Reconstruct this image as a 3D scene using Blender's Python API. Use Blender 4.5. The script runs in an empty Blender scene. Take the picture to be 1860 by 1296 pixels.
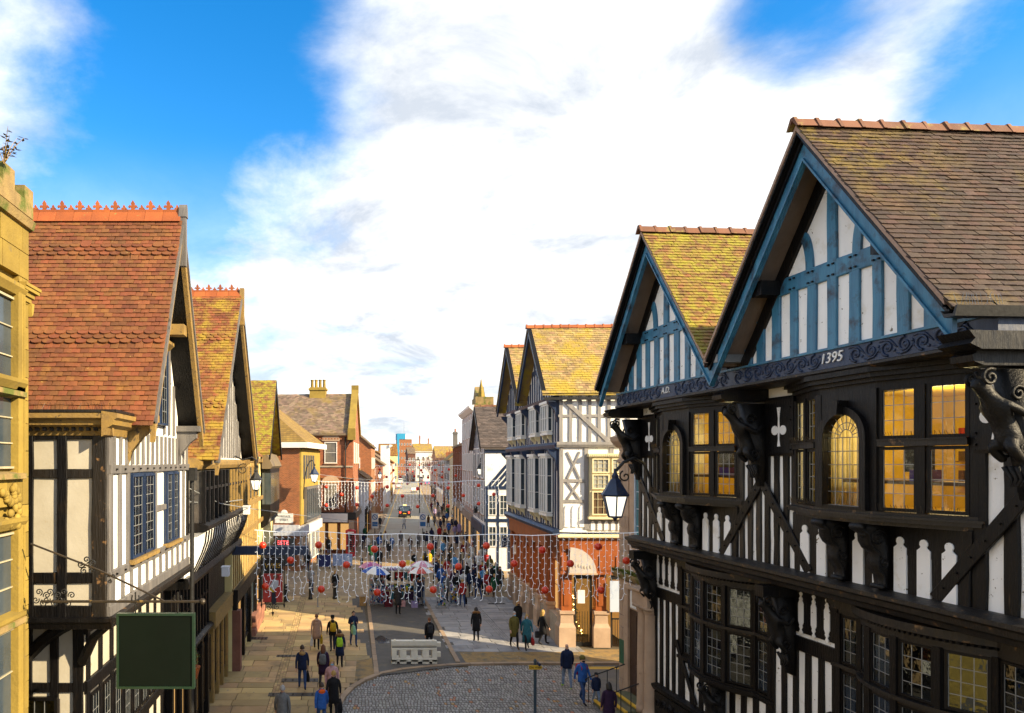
import bpy, bmesh, math, random
from mathutils import Vector, Matrix
random.seed(11)
R = math.radians
sc = bpy.context.scene
COL = sc.collection
PI = math.pi

# ------------------------------------------------------------------ camera
F, CX, HY, CH = 1250.0, 620.0, 840.0, 9.0      # focal length and principal point of the photograph, eye height
cam_d = bpy.data.cameras.new('camera')
cam = bpy.data.objects.new('camera', cam_d); COL.objects.link(cam)
cam.location = (0, 0, CH); cam.rotation_euler = (R(90), 0, 0)
cam_d.sensor_fit = 'HORIZONTAL'; cam_d.sensor_width = 36.0
cam_d.lens = F / 1860 * 36
cam_d.shift_x = (930 - CX) / 1860; cam_d.shift_y = (HY - 648) / 1860
cam_d.clip_start = 0.1; cam_d.clip_end = 6000
sc.camera = cam

# ------------------------------------------------------------------ light
SUN_EL, SUN_AZ = R(27), math.atan2(0.86, -0.51)     # azimuth from +Y towards +X: behind the right shoulder
sun_dir = Vector((math.sin(SUN_AZ) * math.cos(SUN_EL), math.cos(SUN_AZ) * math.cos(SUN_EL), math.sin(SUN_EL)))
sun_d = bpy.data.lights.new('sun', 'SUN'); sun_d.energy = 2.0; sun_d.angle = R(0.6); sun_d.color = (1.0, 0.80, 0.50)
sun = bpy.data.objects.new('sun', sun_d); COL.objects.link(sun)
sun.rotation_euler = sun_dir.to_track_quat('Z', 'Y').to_euler()

world = bpy.data.worlds.new('World'); sc.world = world; world.use_nodes = True
def build_world():
    nt = world.node_tree; N = nt.nodes; L = nt.links; N.clear()
    out = N.new('ShaderNodeOutputWorld')
    sky = N.new('ShaderNodeTexSky'); sky.sky_type = 'NISHITA'; sky.sun_disc = False
    sky.sun_elevation = SUN_EL; sky.sun_rotation = SUN_AZ
    sky.air_density = 1.0; sky.dust_density = 0.25; sky.ozone_density = 2.6; sky.altitude = 20
    hs = N.new('ShaderNodeHueSaturation'); hs.inputs['Saturation'].default_value = 1.4
    L.new(sky.outputs[0], hs.inputs['Color'])
    bg1 = N.new('ShaderNodeBackground'); bg1.inputs['Strength'].default_value = 0.05
    L.new(hs.outputs[0], bg1.inputs['Color'])
    tc = N.new('ShaderNodeTexCoord')
    nrm = N.new('ShaderNodeVectorMath'); nrm.operation = 'NORMALIZE'; L.new(tc.outputs['Generated'], nrm.inputs[0])
    d = nrm.outputs[0]
    sep = N.new('ShaderNodeSeparateXYZ'); L.new(d, sep.inputs[0])
    def math_(op, a, b=None, c=None):
        n = N.new('ShaderNodeMath'); n.operation = op
        for i, x in enumerate((a, b, c)):
            if x is None: continue
            if isinstance(x, (int, float)): n.inputs[i].default_value = x
            else: L.new(x, n.inputs[i])
        return n.outputs[0]
    # cloud layer seen in perspective: horizontal position over (height + a little)
    zz = math_('ADD', math_('MAXIMUM', sep.outputs[2], 0.0), 0.22)
    cmb = N.new('ShaderNodeCombineXYZ')
    L.new(math_('DIVIDE', sep.outputs[0], zz), cmb.inputs[0]); L.new(math_('DIVIDE', sep.outputs[1], zz), cmb.inputs[1])
    def noise(scale, det, rough, loc=(0, 0, 0), vec=None, dist=0.0):
        mp = N.new('ShaderNodeMapping'); mp.inputs['Location'].default_value = loc
        L.new(vec or cmb.outputs[0], mp.inputs[0])
        n = N.new('ShaderNodeTexNoise'); n.inputs['Scale'].default_value = scale; n.inputs['Detail'].default_value = det
        n.inputs['Roughness'].default_value = rough; n.inputs['Distortion'].default_value = dist
        L.new(mp.outputs[0], n.inputs['Vector']); return n.outputs['Fac']
    def blob(px, py, r):
        c = Vector(((px - CX) / F, 1.0, (HY - py) / F)).normalized()
        v = N.new('ShaderNodeVectorMath'); v.operation = 'DISTANCE'; L.new(d, v.inputs[0]); v.inputs[1].default_value = c
        m = N.new('ShaderNodeMapRange'); m.interpolation_type = 'SMOOTHSTEP'
        m.inputs['From Min'].default_value = r; m.inputs['From Max'].default_value = r * 0.25
        L.new(v.outputs['Value'], m.inputs['Value']); return m.outputs[0]
    n1 = noise(1.5, 9, 0.62, (3.1, 1.7, 0), dist=0.25)
    n3 = noise(4.5, 6, 0.6, (1.0, 5.0, 0), dist=0.3)
    f = math_('ADD', math_('MULTIPLY_ADD', n1, 1.25, 0.06), math_('MULTIPLY', n3, 0.40))
    f = math_('MULTIPLY_ADD', blob(950, 190, 0.38), 0.30, f)
    f = math_('MULTIPLY_ADD', blob(1250, 330, 0.42), 0.22, f)
    f = math_('MULTIPLY_ADD', blob(800, 560, 0.40), 0.16, f)
    f = math_('MULTIPLY_ADD', blob(80, 150, 0.15), 0.34, f)
    f = math_('MULTIPLY_ADD', blob(330, 60, 0.34), -0.52, f)
    f = math_('MULTIPLY_ADD', blob(150, 380, 0.26), -0.22, f)
    f = math_('MULTIPLY_ADD', blob(1450, 40, 0.12), -0.50, f)
    f = math_('MULTIPLY_ADD', blob(1810, 110, 0.12), -0.50, f)
    f = math_('MULTIPLY_ADD', blob(1640, 60, 0.12), 0.10, f)
    f = math_('MULTIPLY_ADD', blob(450, 330, 0.12), 0.18, f)
    mr = N.new('ShaderNodeMapRange'); mr.interpolation_type = 'SMOOTHSTEP'
    mr.inputs['From Min'].default_value = 0.52; mr.inputs['From Max'].default_value = 1.12
    L.new(f, mr.inputs['Value'])
    # thin brightening towards the horizon
    hz = N.new('ShaderNodeMapRange'); hz.interpolation_type = 'SMOOTHSTEP'
    hz.inputs['From Min'].default_value = 0.43; hz.inputs['From Max'].default_value = 0.05
    L.new(sep.outputs[2], hz.inputs['Value'])
    mask = math_('MAXIMUM', mr.outputs[0], math_('MULTIPLY', hz.outputs[0], 0.96))
    n2 = noise(2.6, 9, 0.62, (7.3, 2.2, 0), dist=0.4)
    rp = N.new('ShaderNodeValToRGB'); L.new(n2, rp.inputs[0])
    rp.color_ramp.elements[0].position = 0.36; rp.color_ramp.elements[0].color = (0.44, 0.48, 0.54, 1)
    rp.color_ramp.elements[1].position = 0.64; rp.color_ramp.elements[1].color = (1.0, 0.98, 0.93, 1)
    bg2 = N.new('ShaderNodeBackground'); L.new(rp.outputs[0], bg2.inputs['Color']); bg2.inputs['Strength'].default_value = 0.275
    mx = N.new('ShaderNodeMixShader'); L.new(mask, mx.inputs[0]); L.new(bg1.outputs[0], mx.inputs[1]); L.new(bg2.outputs[0], mx.inputs[2])
    L.new(mx.outputs[0], out.inputs['Surface'])
build_world()
vs = sc.view_settings
vs.view_transform = 'Standard'; vs.look = 'None'; vs.gamma = 1.0; vs.exposure = 2.6; vs.use_curve_mapping = False
sc.render.engine = 'CYCLES'
cy = sc.cycles
cy.use_denoising = True; cy.max_bounces = 7; cy.diffuse_bounces = 4; cy.glossy_bounces = 3
cy.transmission_bounces = 4; cy.transparent_max_bounces = 10; cy.sample_clamp_indirect = 4.0
cy.caustics_reflective = False; cy.caustics_refractive = False

# ------------------------------------------------------------------ materials
MATS = {}
def M(name, c1, c2=None, scale=3.0, rough=0.7, rnd=0.0, bump=0.0, bscale=18.0, patch=None, pscale=2.0, plo=0.5, phi=0.62,
      spot=None, sscale=25.0, slo=0.66, shi=0.72, metal=0.0, emit=None, estr=0.0, stretch=None, spec=0.5, brick=None, huer=0.0, patchrough=None):
    if name in MATS: return MATS[name]
    m = bpy.data.materials.new(name); m.use_nodes = True
    nt = m.node_tree; N = nt.nodes; L = nt.links
    b = N['Principled BSDF']; b.inputs['Roughness'].default_value = rough; b.inputs['Metallic'].default_value = metal
    b.inputs['Specular IOR Level'].default_value = spec
    geo = N.new('ShaderNodeNewGeometry')
    vec = geo.outputs['Position']
    if stretch:
        mp = N.new('ShaderNodeMapping'); mp.inputs['Scale'].default_value = stretch; L.new(vec, mp.inputs[0]); vec2 = mp.outputs[0]
    else: vec2 = vec
    def noise(s, v=vec2, det=5.0, ro=0.6):
        n = N.new('ShaderNodeTexNoise'); n.inputs['Scale'].default_value = s; n.inputs['Detail'].default_value = det
        n.inputs['Roughness'].default_value = ro; L.new(v, n.inputs['Vector']); return n.outputs['Fac']
    def ramp(fac, lo, hi):
        r = N.new('ShaderNodeMapRange'); r.inputs['From Min'].default_value = lo; r.inputs['From Max'].default_value = hi
        L.new(fac, r.inputs['Value']); return r.outputs[0]
    def mix(fac, a, bcol):
        x = N.new('ShaderNodeMix'); x.data_type = 'RGBA'; L.new(fac, x.inputs[0])
        for s, v in ((6, a), (7, bcol)):
            if isinstance(v, tuple): x.inputs[s].default_value = v + (1,)
            else: L.new(v, x.inputs[s])
        return x.outputs[2]
    c2 = c2 or tuple(v * 0.75 for v in c1)
    col = mix(ramp(noise(scale), 0.32, 0.68), c1, c2)
    bumpsrc = None
    if brick:
        tc = N.new('ShaderNodeTexCoord'); sp = N.new('ShaderNodeSeparateXYZ'); L.new(tc.outputs['Object'], sp.inputs[0])
        ad = N.new('ShaderNodeMath'); ad.operation = 'ADD'; L.new(sp.outputs[0], ad.inputs[0]); L.new(sp.outputs[1], ad.inputs[1])
        cb = N.new('ShaderNodeCombineXYZ'); L.new(ad.outputs[0], cb.inputs[0]); L.new(sp.outputs[2], cb.inputs[1])
        if brick.get('flat'):
            L.new(sp.outputs[0], cb.inputs[0]); L.new(sp.outputs[1], cb.inputs[1])
        bt = N.new('ShaderNodeTexBrick'); L.new(cb.outputs[0], bt.inputs['Vector'])
        bt.inputs['Scale'].default_value = 1.0; bt.inputs['Brick Width'].default_value = brick['w']; bt.inputs['Row Height'].default_value = brick['h']
        bt.inputs['Mortar Size'].default_value = brick.get('m', 0.008); bt.inputs['Mortar Smooth'].default_value = 0.2
        bt.inputs['Color1'].default_value = (1, 1, 1, 1); bt.inputs['Color2'].default_value = (brick.get('v', 0.6),) * 3 + (1,)
        bt.inputs['Mortar'].default_value = (1, 1, 1, 1); bt.inputs['Bias'].default_value = 0.0
        mm = N.new('ShaderNodeMix'); mm.data_type = 'RGBA'; mm.blend_type = 'MULTIPLY'; mm.inputs[0].default_value = 1.0
        L.new(col, mm.inputs[6]); L.new(bt.outputs['Color'], mm.inputs[7])
        col = mix(bt.outputs['Fac'], mm.outputs[2], brick.get('mortar', (0.35, 0.30, 0.24)))
        iv = N.new('ShaderNodeMath'); iv.operation = 'SUBTRACT'; iv.inputs[0].default_value = 1.0; L.new(bt.outputs['Fac'], iv.inputs[1])
        bumpsrc = iv.outputs[0]
    if rnd or huer:
        oi = N.new('ShaderNodeObjectInfo'); ad = N.new('ShaderNodeMath'); ad.operation = 'ADD'
        L.new(oi.outputs['Random'], ad.inputs[0]); L.new(geo.outputs['Random Per Island'], ad.inputs[1])
        fr = N.new('ShaderNodeMath'); fr.operation = 'FRACT'; L.new(ad.outputs[0], fr.inputs[0])
        hs = N.new('ShaderNodeHueSaturation'); mr = N.new('ShaderNodeMapRange')
        mr.inputs['To Min'].default_value = 1 - rnd; mr.inputs['To Max'].default_value = 1 + rnd
        L.new(fr.outputs[0], mr.inputs['Value']); L.new(mr.outputs[0], hs.inputs['Value'])
        if huer:
            m3 = N.new('ShaderNodeMath'); m3.operation = 'MULTIPLY'; m3.inputs[1].default_value = 7.31; L.new(fr.outputs[0], m3.inputs[0])
            f3 = N.new('ShaderNodeMath'); f3.operation = 'FRACT'; L.new(m3.outputs[0], f3.inputs[0])
            mh = N.new('ShaderNodeMapRange'); mh.inputs['To Min'].default_value = 0.5 - huer; mh.inputs['To Max'].default_value = 0.5 + huer
            L.new(f3.outputs[0], mh.inputs['Value']); L.new(mh.outputs[0], hs.inputs['Hue'])
        L.new(col, hs.inputs['Color']); col = hs.outputs[0]
    if patch: col = mix(ramp(noise(pscale, vec, 6.0, 0.65), plo, phi), col, patch)
    if spot: col = mix(ramp(noise(sscale, vec2, 3.0, 0.7), slo, shi), col, spot)
    L.new(col, b.inputs['Base Color'])
    rr = ramp(noise(scale * 2.3), 0.2, 0.8)
    mr = N.new('ShaderNodeMapRange'); mr.inputs['To Min'].default_value = max(0.02, rough - 0.12); mr.inputs['To Max'].default_value = min(1, rough + 0.12)
    L.new(rr, mr.inputs['Value']); L.new(mr.outputs[0], b.inputs['Roughness'])
    if bump:
        bn = N.new('ShaderNodeBump'); bn.inputs['Strength'].default_value = min(1.0, bump); bn.inputs['Distance'].default_value = 0.02
        L.new(noise(bscale), bn.inputs['Height']); L.new(bn.outputs[0], b.inputs['Normal'])
        if bumpsrc is not None:
            b2 = N.new('ShaderNodeBump'); b2.inputs['Strength'].default_value = 0.6; b2.inputs['Distance'].default_value = 0.02
            L.new(bumpsrc, b2.inputs['Height']); L.new(bn.outputs[0], b2.inputs['Normal']); L.new(b2.outputs[0], b.inputs['Normal'])
    if emit:
        b.inputs['Emission Color'].default_value = emit + (1,); b.inputs['Emission Strength'].default_value = estr
    MATS[name] = m; return m
def glass_mat(name, tint=(0.8, 0.85, 0.85), refl=0.10, rough=0.03, gcol=(0.95, 0.97, 1, 1)):
    if name in MATS: return MATS[name]
    m = bpy.data.materials.new(name); m.use_nodes = True; N = m.node_tree.nodes; L = m.node_tree.links; N.clear()
    o = N.new('ShaderNodeOutputMaterial'); t = N.new('ShaderNodeBsdfTransparent'); t.inputs[0].default_value = tint + (1,)
    g = N.new('ShaderNodeBsdfGlossy'); g.inputs['Roughness'].default_value = rough; g.inputs['Color'].default_value = gcol
    fr = N.new('ShaderNodeLayerWeight'); fr.inputs[0].default_value = 0.5
    pw = N.new('ShaderNodeMath'); pw.operation = 'POWER'; pw.inputs[1].default_value = 5.0; L.new(fr.outputs['Facing'], pw.inputs[0])
    ad = N.new('ShaderNodeMath'); ad.operation = 'MULTIPLY_ADD'; ad.use_clamp = True; ad.inputs[1].default_value = 0.45; ad.inputs[2].default_value = refl + 0.03; L.new(pw.outputs[0], ad.inputs[0])
    geo = N.new('ShaderNodeNewGeometry'); nz = N.new('ShaderNodeTexNoise'); nz.inputs['Scale'].default_value = 6.0; L.new(geo.outputs['Position'], nz.inputs['Vector'])
    bp = N.new('ShaderNodeBump'); bp.inputs['Strength'].default_value = 0.15; bp.inputs['Distance'].default_value = 0.02; L.new(nz.outputs[0], bp.inputs['Height']); L.new(bp.outputs[0], g.inputs['Normal'])
    mx = N.new('ShaderNodeMixShader'); L.new(ad.outputs[0], mx.inputs[0]); L.new(t.outputs[0], mx.inputs[1]); L.new(g.outputs[0], mx.inputs[2])
    L.new(mx.outputs[0], o.inputs[0]); MATS[name] = m; return m

def add_sunlit_patch(m, centre, r0, r1, colour, scale=2.5, lo=.38, hi=.58):
    """sunlit gold with a mossy tint, painted into the colour of one roof corner"""
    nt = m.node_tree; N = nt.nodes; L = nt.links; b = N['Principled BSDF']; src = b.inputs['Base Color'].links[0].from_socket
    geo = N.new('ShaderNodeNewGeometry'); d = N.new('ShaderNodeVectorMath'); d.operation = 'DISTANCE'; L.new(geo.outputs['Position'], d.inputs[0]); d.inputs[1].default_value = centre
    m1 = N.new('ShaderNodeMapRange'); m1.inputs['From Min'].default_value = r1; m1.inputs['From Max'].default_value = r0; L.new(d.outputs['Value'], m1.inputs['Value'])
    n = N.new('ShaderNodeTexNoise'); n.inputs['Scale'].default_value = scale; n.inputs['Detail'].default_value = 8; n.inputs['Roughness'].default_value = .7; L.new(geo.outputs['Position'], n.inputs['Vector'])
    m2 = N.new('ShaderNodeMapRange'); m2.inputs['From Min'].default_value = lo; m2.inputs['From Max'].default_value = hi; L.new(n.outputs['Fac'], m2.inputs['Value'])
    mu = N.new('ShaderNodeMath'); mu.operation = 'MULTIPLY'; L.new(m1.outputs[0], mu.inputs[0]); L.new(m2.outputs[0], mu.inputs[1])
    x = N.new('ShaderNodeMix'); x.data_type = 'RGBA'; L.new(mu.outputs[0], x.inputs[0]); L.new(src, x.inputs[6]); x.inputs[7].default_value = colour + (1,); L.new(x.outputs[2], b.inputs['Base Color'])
plaster = M('plaster', (0.86, 0.86, 0.85), (0.80, 0.80, 0.79), 1.6, 0.8, bump=0.3, bscale=14, spot=(0.17, 0.14, 0.10), sscale=8.0, slo=0.665, shi=0.69, patch=(0.66, 0.62, 0.53), pscale=1.6, plo=0.58, phi=0.72)
plaster_old_shaded = M('plaster_old_shaded', (0.46, 0.43, 0.36), (0.38, 0.35, 0.28), 1.4, 0.85, bump=0.2, bscale=10, spot=(0.33, 0.27, 0.18), sscale=5.0, slo=0.68, shi=0.76)  # old plaster, base colour darkened so the end wall looks shaded
plaster_cream = M('plaster_cream', (0.74, 0.64, 0.32), (0.68, 0.56, 0.24), 1.5, 0.8, bump=0.2, bscale=12, spot=(0.33, 0.25, 0.12), sscale=6.0, slo=0.70, shi=0.76)
timber = M('timber_black', (0.0018, 0.0018, 0.0025), (0.0050, 0.0045, 0.0050), 6, 0.42, bump=0.7, bscale=34, stretch=(1, 1, 0.12), spot=(0.045, 0.028, 0.014), sscale=9, slo=0.67, shi=0.75, spec=0.25, patch=(0.008, 0.0055, 0.004), pscale=3.0, plo=0.52, phi=0.66)
carved_m = M('carved_oak', (0.0022, 0.0023, 0.003), (0.006, 0.0055, 0.0055), 9, 0.5, bump=0.8, bscale=26, spec=0.3, patch=(0.014, 0.011, 0.008), pscale=7.0, plo=0.55, phi=0.68)
timber_worn = M('timber_worn', (0.0035, 0.003, 0.003), (0.011, 0.0075, 0.005), 5, 0.5, bump=0.6, bscale=30, stretch=(1, 1, 0.12), patch=(0.20, 0.11, 0.045), pscale=4.5, plo=0.60, phi=0.70)
timber_sky_sheen = M('timber_sky_sheen', (0.018, 0.105, 0.20), (0.045, 0.20, 0.33), 4, 0.42, bump=0.4, bscale=30, stretch=(1, 1, 0.15), patch=(0.02, 0.03, 0.05), pscale=2.2, plo=0.52, phi=0.68)  # black gable timber with the sky's blue sheen painted into its colour
timber_navy = M('timber_navy', (0.006, 0.016, 0.050), (0.012, 0.032, 0.085), 4, 0.45, bump=0.3, bscale=25, stretch=(1, 1, 0.2))
timber_grey = M('timber_grey', (0.085, 0.082, 0.085), (0.15, 0.14, 0.135), 5, 0.65, bump=0.5, bscale=30, stretch=(1, 1, 0.12), spot=(0.05, 0.045, 0.04), sscale=8, slo=0.62, shi=0.7)
timber_pale = M('timber_pale', (0.20, 0.195, 0.20), (0.29, 0.275, 0.265), 5, 0.65, bump=0.5, bscale=30, stretch=(1, 1, 0.12), spot=(0.07, 0.06, 0.055), sscale=8, slo=0.64, shi=0.72)
timber_ochre = M('timber_ochre', (0.30, 0.19, 0.045), (0.20, 0.13, 0.05), 5, 0.6, bump=0.5, bscale=30, spot=(0.05, 0.04, 0.03), sscale=7, slo=0.60, shi=0.7)
soffit_m = M('soffit_board', (0.30, 0.235, 0.19), (0.22, 0.17, 0.14), 2, 0.8, bump=0.3)
tile_red = M('tile_red', (0.190, 0.066, 0.018), (0.125, 0.042, 0.014), 1.3, 0.75, rnd=0.24, huer=0.012, bump=0.35, bscale=40, patch=(0.24, 0.11, 0.02), pscale=1.6, plo=0.60, phi=0.75, spot=(0.42, 0.34, 0.10), sscale=11, slo=0.71, shi=0.76)
tile_gold = M('tile_gold', (0.22, 0.088, 0.022), (0.155, 0.055, 0.018), 1.2, 0.75, rnd=0.26, huer=0.02, bump=0.35, bscale=40, patch=(0.30, 0.20, 0.02), pscale=1.8, plo=0.48, phi=0.62, spot=(0.30, 0.30, 0.05), sscale=9, slo=0.68, shi=0.75)
tile_brown = M('tile_brown', (0.052, 0.023, 0.012), (0.028, 0.014, 0.010), 0.9, 0.75, rnd=0.42, huer=0.015, bump=0.45, bscale=40, patch=(0.15, 0.10, 0.012), pscale=0.9, plo=0.60, phi=0.76, spot=(0.30, 0.27, 0.18), sscale=10, slo=0.70, shi=0.75)
tile_moss = M('tile_moss', (0.23, 0.115, 0.03), (0.15, 0.075, 0.03), 1.0, 0.85, rnd=0.28, huer=0.02, bump=0.5, bscale=40, patch=(0.27, 0.235, 0.018), pscale=3.5, plo=0.42, phi=0.60, spot=(0.13, 0.13, 0.02), sscale=9, slo=0.62, shi=0.7)
tile_goldslate = M('tile_goldslate', (0.34, 0.24, 0.10), (0.25, 0.17, 0.08), 1.0, 0.8, rnd=0.30, huer=0.02, bump=0.4, bscale=40, patch=(0.36, 0.26, 0.03), pscale=0.8, plo=0.46, phi=0.60, spot=(0.12, 0.09, 0.06), sscale=7, slo=0.64, shi=0.72)
tile_dark = M('tile_dark', (0.105, 0.080, 0.070), (0.075, 0.06, 0.055), 1.0, 0.8, rnd=0.35, bump=0.3, bscale=40)
tile_slate = M('tile_slate', (0.22, 0.155, 0.105), (0.15, 0.11, 0.085), 0.8, 0.75, rnd=0.40, huer=0.02, bump=0.3, bscale=40, patch=(0.24, 0.17, 0.05), pscale=0.6, plo=0.5, phi=0.7)
terracotta = M('terracotta', (0.36, 0.095, 0.018), (0.25, 0.062, 0.014), 2.0, 0.7, rnd=0.18, bump=0.25, bscale=30, spot=(0.22, 0.2, 0.05), sscale=7, slo=0.66, shi=0.72)
terracotta_pale = M('terracotta_pale', (0.17, 0.068, 0.034), (0.125, 0.052, 0.028), 2.0, 0.8, rnd=0.22, bump=0.3, bscale=30, patch=(0.26, 0.22, 0.05), pscale=2.2, plo=0.55, phi=0.68)
add_sunlit_patch(tile_brown, (9.6, 14.0, 15.4), 0.3, 3.0, (0.18, 0.125, 0.010), lo=.44, hi=.60)  # gold of the sunlit apex put into the tile colour, mossy in tint
mortar = M('mortar', (0.40, 0.27, 0.20), (0.28, 0.19, 0.14), 6, 0.9, bump=0.8, bscale=22)
lead_m = M('lead', (0.36, 0.38, 0.40), (0.24, 0.26, 0.28), 2, 0.5, metal=0.3, bump=0.2)
came = M('lead_came', (0.32, 0.33, 0.33), (0.22, 0.23, 0.24), 6, 0.5, metal=0.4)
iron = M('iron_black', (0.012, 0.012, 0.013), (0.02, 0.02, 0.02), 8, 0.45, metal=0.2, bump=0.2)
iron_rust = M('iron_gold_worn', (0.02, 0.018, 0.015), (0.05, 0.035, 0.02), 8, 0.5, metal=0.3, patch=(0.35, 0.22, 0.06), pscale=6, plo=0.62, phi=0.7)
stone_gold = M('stone_gold', (0.30, 0.21, 0.036), (0.21, 0.145, 0.026), 1.4, 0.85, rnd=0.2, bump=0.5, bscale=16, spot=(0.16, 0.12, 0.05), sscale=3.2, slo=0.62, shi=0.76)
stone_moss = M('stone_moss', (0.30, 0.21, 0.08), (0.20, 0.14, 0.06), 3, 0.9, bump=0.8, bscale=14, patch=(0.10, 0.12, 0.02), pscale=2.5, plo=0.5, phi=0.62)
stone_buff = M('stone_buff', (0.46, 0.33, 0.23), (0.36, 0.25, 0.17), 1.5, 0.8, rnd=0.14, bump=0.4, bscale=16, spot=(0.16, 0.12, 0.08), sscale=3.2, slo=0.64, shi=0.78)
stone_grey = M('stone_grey', (0.36, 0.31, 0.25), (0.27, 0.23, 0.18), 1.5, 0.8, rnd=0.12, bump=0.4, bscale=14, spot=(0.12, 0.10, 0.08), sscale=3, slo=0.62, shi=0.76)
stone_red = M('stone_red', (0.30, 0.13, 0.085), (0.20, 0.085, 0.06), 2, 0.85, rnd=0.25, bump=0.6, bscale=14)
brown_wood = M('brown_woodwork', (0.34, 0.095, 0.022), (0.24, 0.062, 0.016), 3, 0.42, bump=0.2, bscale=20, stretch=(1, 1, 0.25))
brick_orange = M('brick_orange', (0.40, 0.13, 0.040), (0.32, 0.095, 0.034), 1.2, 0.85, bump=0.2, bscale=40, brick=dict(w=0.235, h=0.08, m=0.010, v=0.58, mortar=(0.36, 0.24, 0.13)))
brick_red = M('brick_red', (0.40, 0.115, 0.040), (0.30, 0.080, 0.032), 0.9, 0.85, bump=0.2, bscale=40, brick=dict(w=0.235, h=0.08, m=0.010, v=0.55, mortar=(0.32, 0.19, 0.11)))
brick_dark = M('brick_dark', (0.16, 0.05, 0.03), (0.11, 0.04, 0.028), 1, 0.85, bump=0.2, bscale=40, brick=dict(w=0.235, h=0.08, m=0.010, v=0.6, mortar=(0.2, 0.14, 0.1)))
white_paint = M('white_paint', (0.80, 0.80, 0.78), (0.72, 0.72, 0.70), 3, 0.5, bump=0.1)
cream_paint = M('cream_paint', (0.74, 0.66, 0.42), (0.68, 0.60, 0.38), 3, 0.55)
off_white = M('off_white_plastic', (0.76, 0.70, 0.56), (0.62, 0.57, 0.45), 2.5, 0.5, bump=0.1, spot=(0.25, 0.22, 0.16), sscale=6, slo=0.66, shi=0.74)
pale_blue = M('pale_blue_panel', (0.52, 0.60, 0.74), (0.48, 0.56, 0.70), 2, 0.5)
pale_grey = M('pale_grey_panel', (0.58, 0.60, 0.66), (0.52, 0.54, 0.60), 2, 0.5)
black_panel = M('black_panel', (0.010, 0.010, 0.013), (0.014, 0.014, 0.017), 3, 0.4)
green_sign = M('green_sign', (0.0014, 0.0042, 0.0024), (0.0020, 0.0056, 0.0032), 1.5, 0.6, spec=0.15)
room_warm = M('room_wall', (0.62, 0.42, 0.045), (0.52, 0.34, 0.035), 0.8, 0.8)
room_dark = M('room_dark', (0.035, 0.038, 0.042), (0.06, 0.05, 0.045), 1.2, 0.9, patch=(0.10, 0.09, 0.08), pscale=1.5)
glass = glass_mat('window_glass', (0.90, 0.91, 0.86), 0.0, gcol=(0.62, 0.66, 0.70, 1))
glass_dark = glass_mat('window_glass_dark', (0.45, 0.50, 0.54), 0.10, gcol=(0.62, 0.72, 0.85, 1))
tile_pattern = M('tile_pattern_gold', (0.30, 0.20, 0.04), (0.22, 0.13, 0.035), 1.0, 0.8, bump=0.3, bscale=30, brick=dict(w=.30, h=.17, m=.012, v=.7, mortar=(.08, .05, .02)))
pane_sky = M('pane_far', (0.03, 0.045, 0.06), (0.06, 0.08, 0.10), 1.2, 0.12, spec=0.8)
# ------------------------------------------------------------------ helpers
def W(px, py, Z): return Vector(((px - CX) / F * Z, Z, CH - (py - HY) / F * Z))
def G(px, py):
    Z = F * CH / (py - HY); return Vector(((px - CX) / F * Z, Z, 0.0))
def link(o, parent=None):
    COL.objects.link(o)
    if parent is not None: o.parent = parent
    return o
def tag(o, label, cat, group=None, kind=None):
    if label: o['label'] = label
    if cat: o['category'] = cat
    if group: o['group'] = group
    if kind: o['kind'] = kind
    return o
FRAME = {}
def thing(name, label, cat, loc=(0, 0, 0), rz=0.0, group=None):
    o = bpy.data.objects.new(name, None); link(o); o.empty_display_size = 0.2
    o.location = loc; o.rotation_euler = (0, 0, rz)
    FRAME[o] = Matrix.Translation(Vector(loc)) @ Matrix.Rotation(rz, 4, 'Z')
    return tag(o, label, cat, group)
def frame_of(o):
    m = FRAME.get(o)
    while m is None and o is not None:
        o = o.parent; m = FRAME.get(o)
    return m or Matrix.Identity(4)
def put(me, name, parent, mat=None, loc=(0, 0, 0), rot=None, scale=None, matrix=None):
    o = bpy.data.objects.new(name, me); link(o, parent)
    if matrix is not None: o.matrix_basis = matrix
    else:
        o.location = loc
        if rot: o.rotation_euler = rot
        if scale: o.scale = scale
    if mat is not None:
        if not me.materials: me.materials.append(mat)
        if me.materials[0] is not mat:
            o.material_slots[0].link = 'OBJECT'; o.material_slots[0].material = mat
    return o
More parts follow.
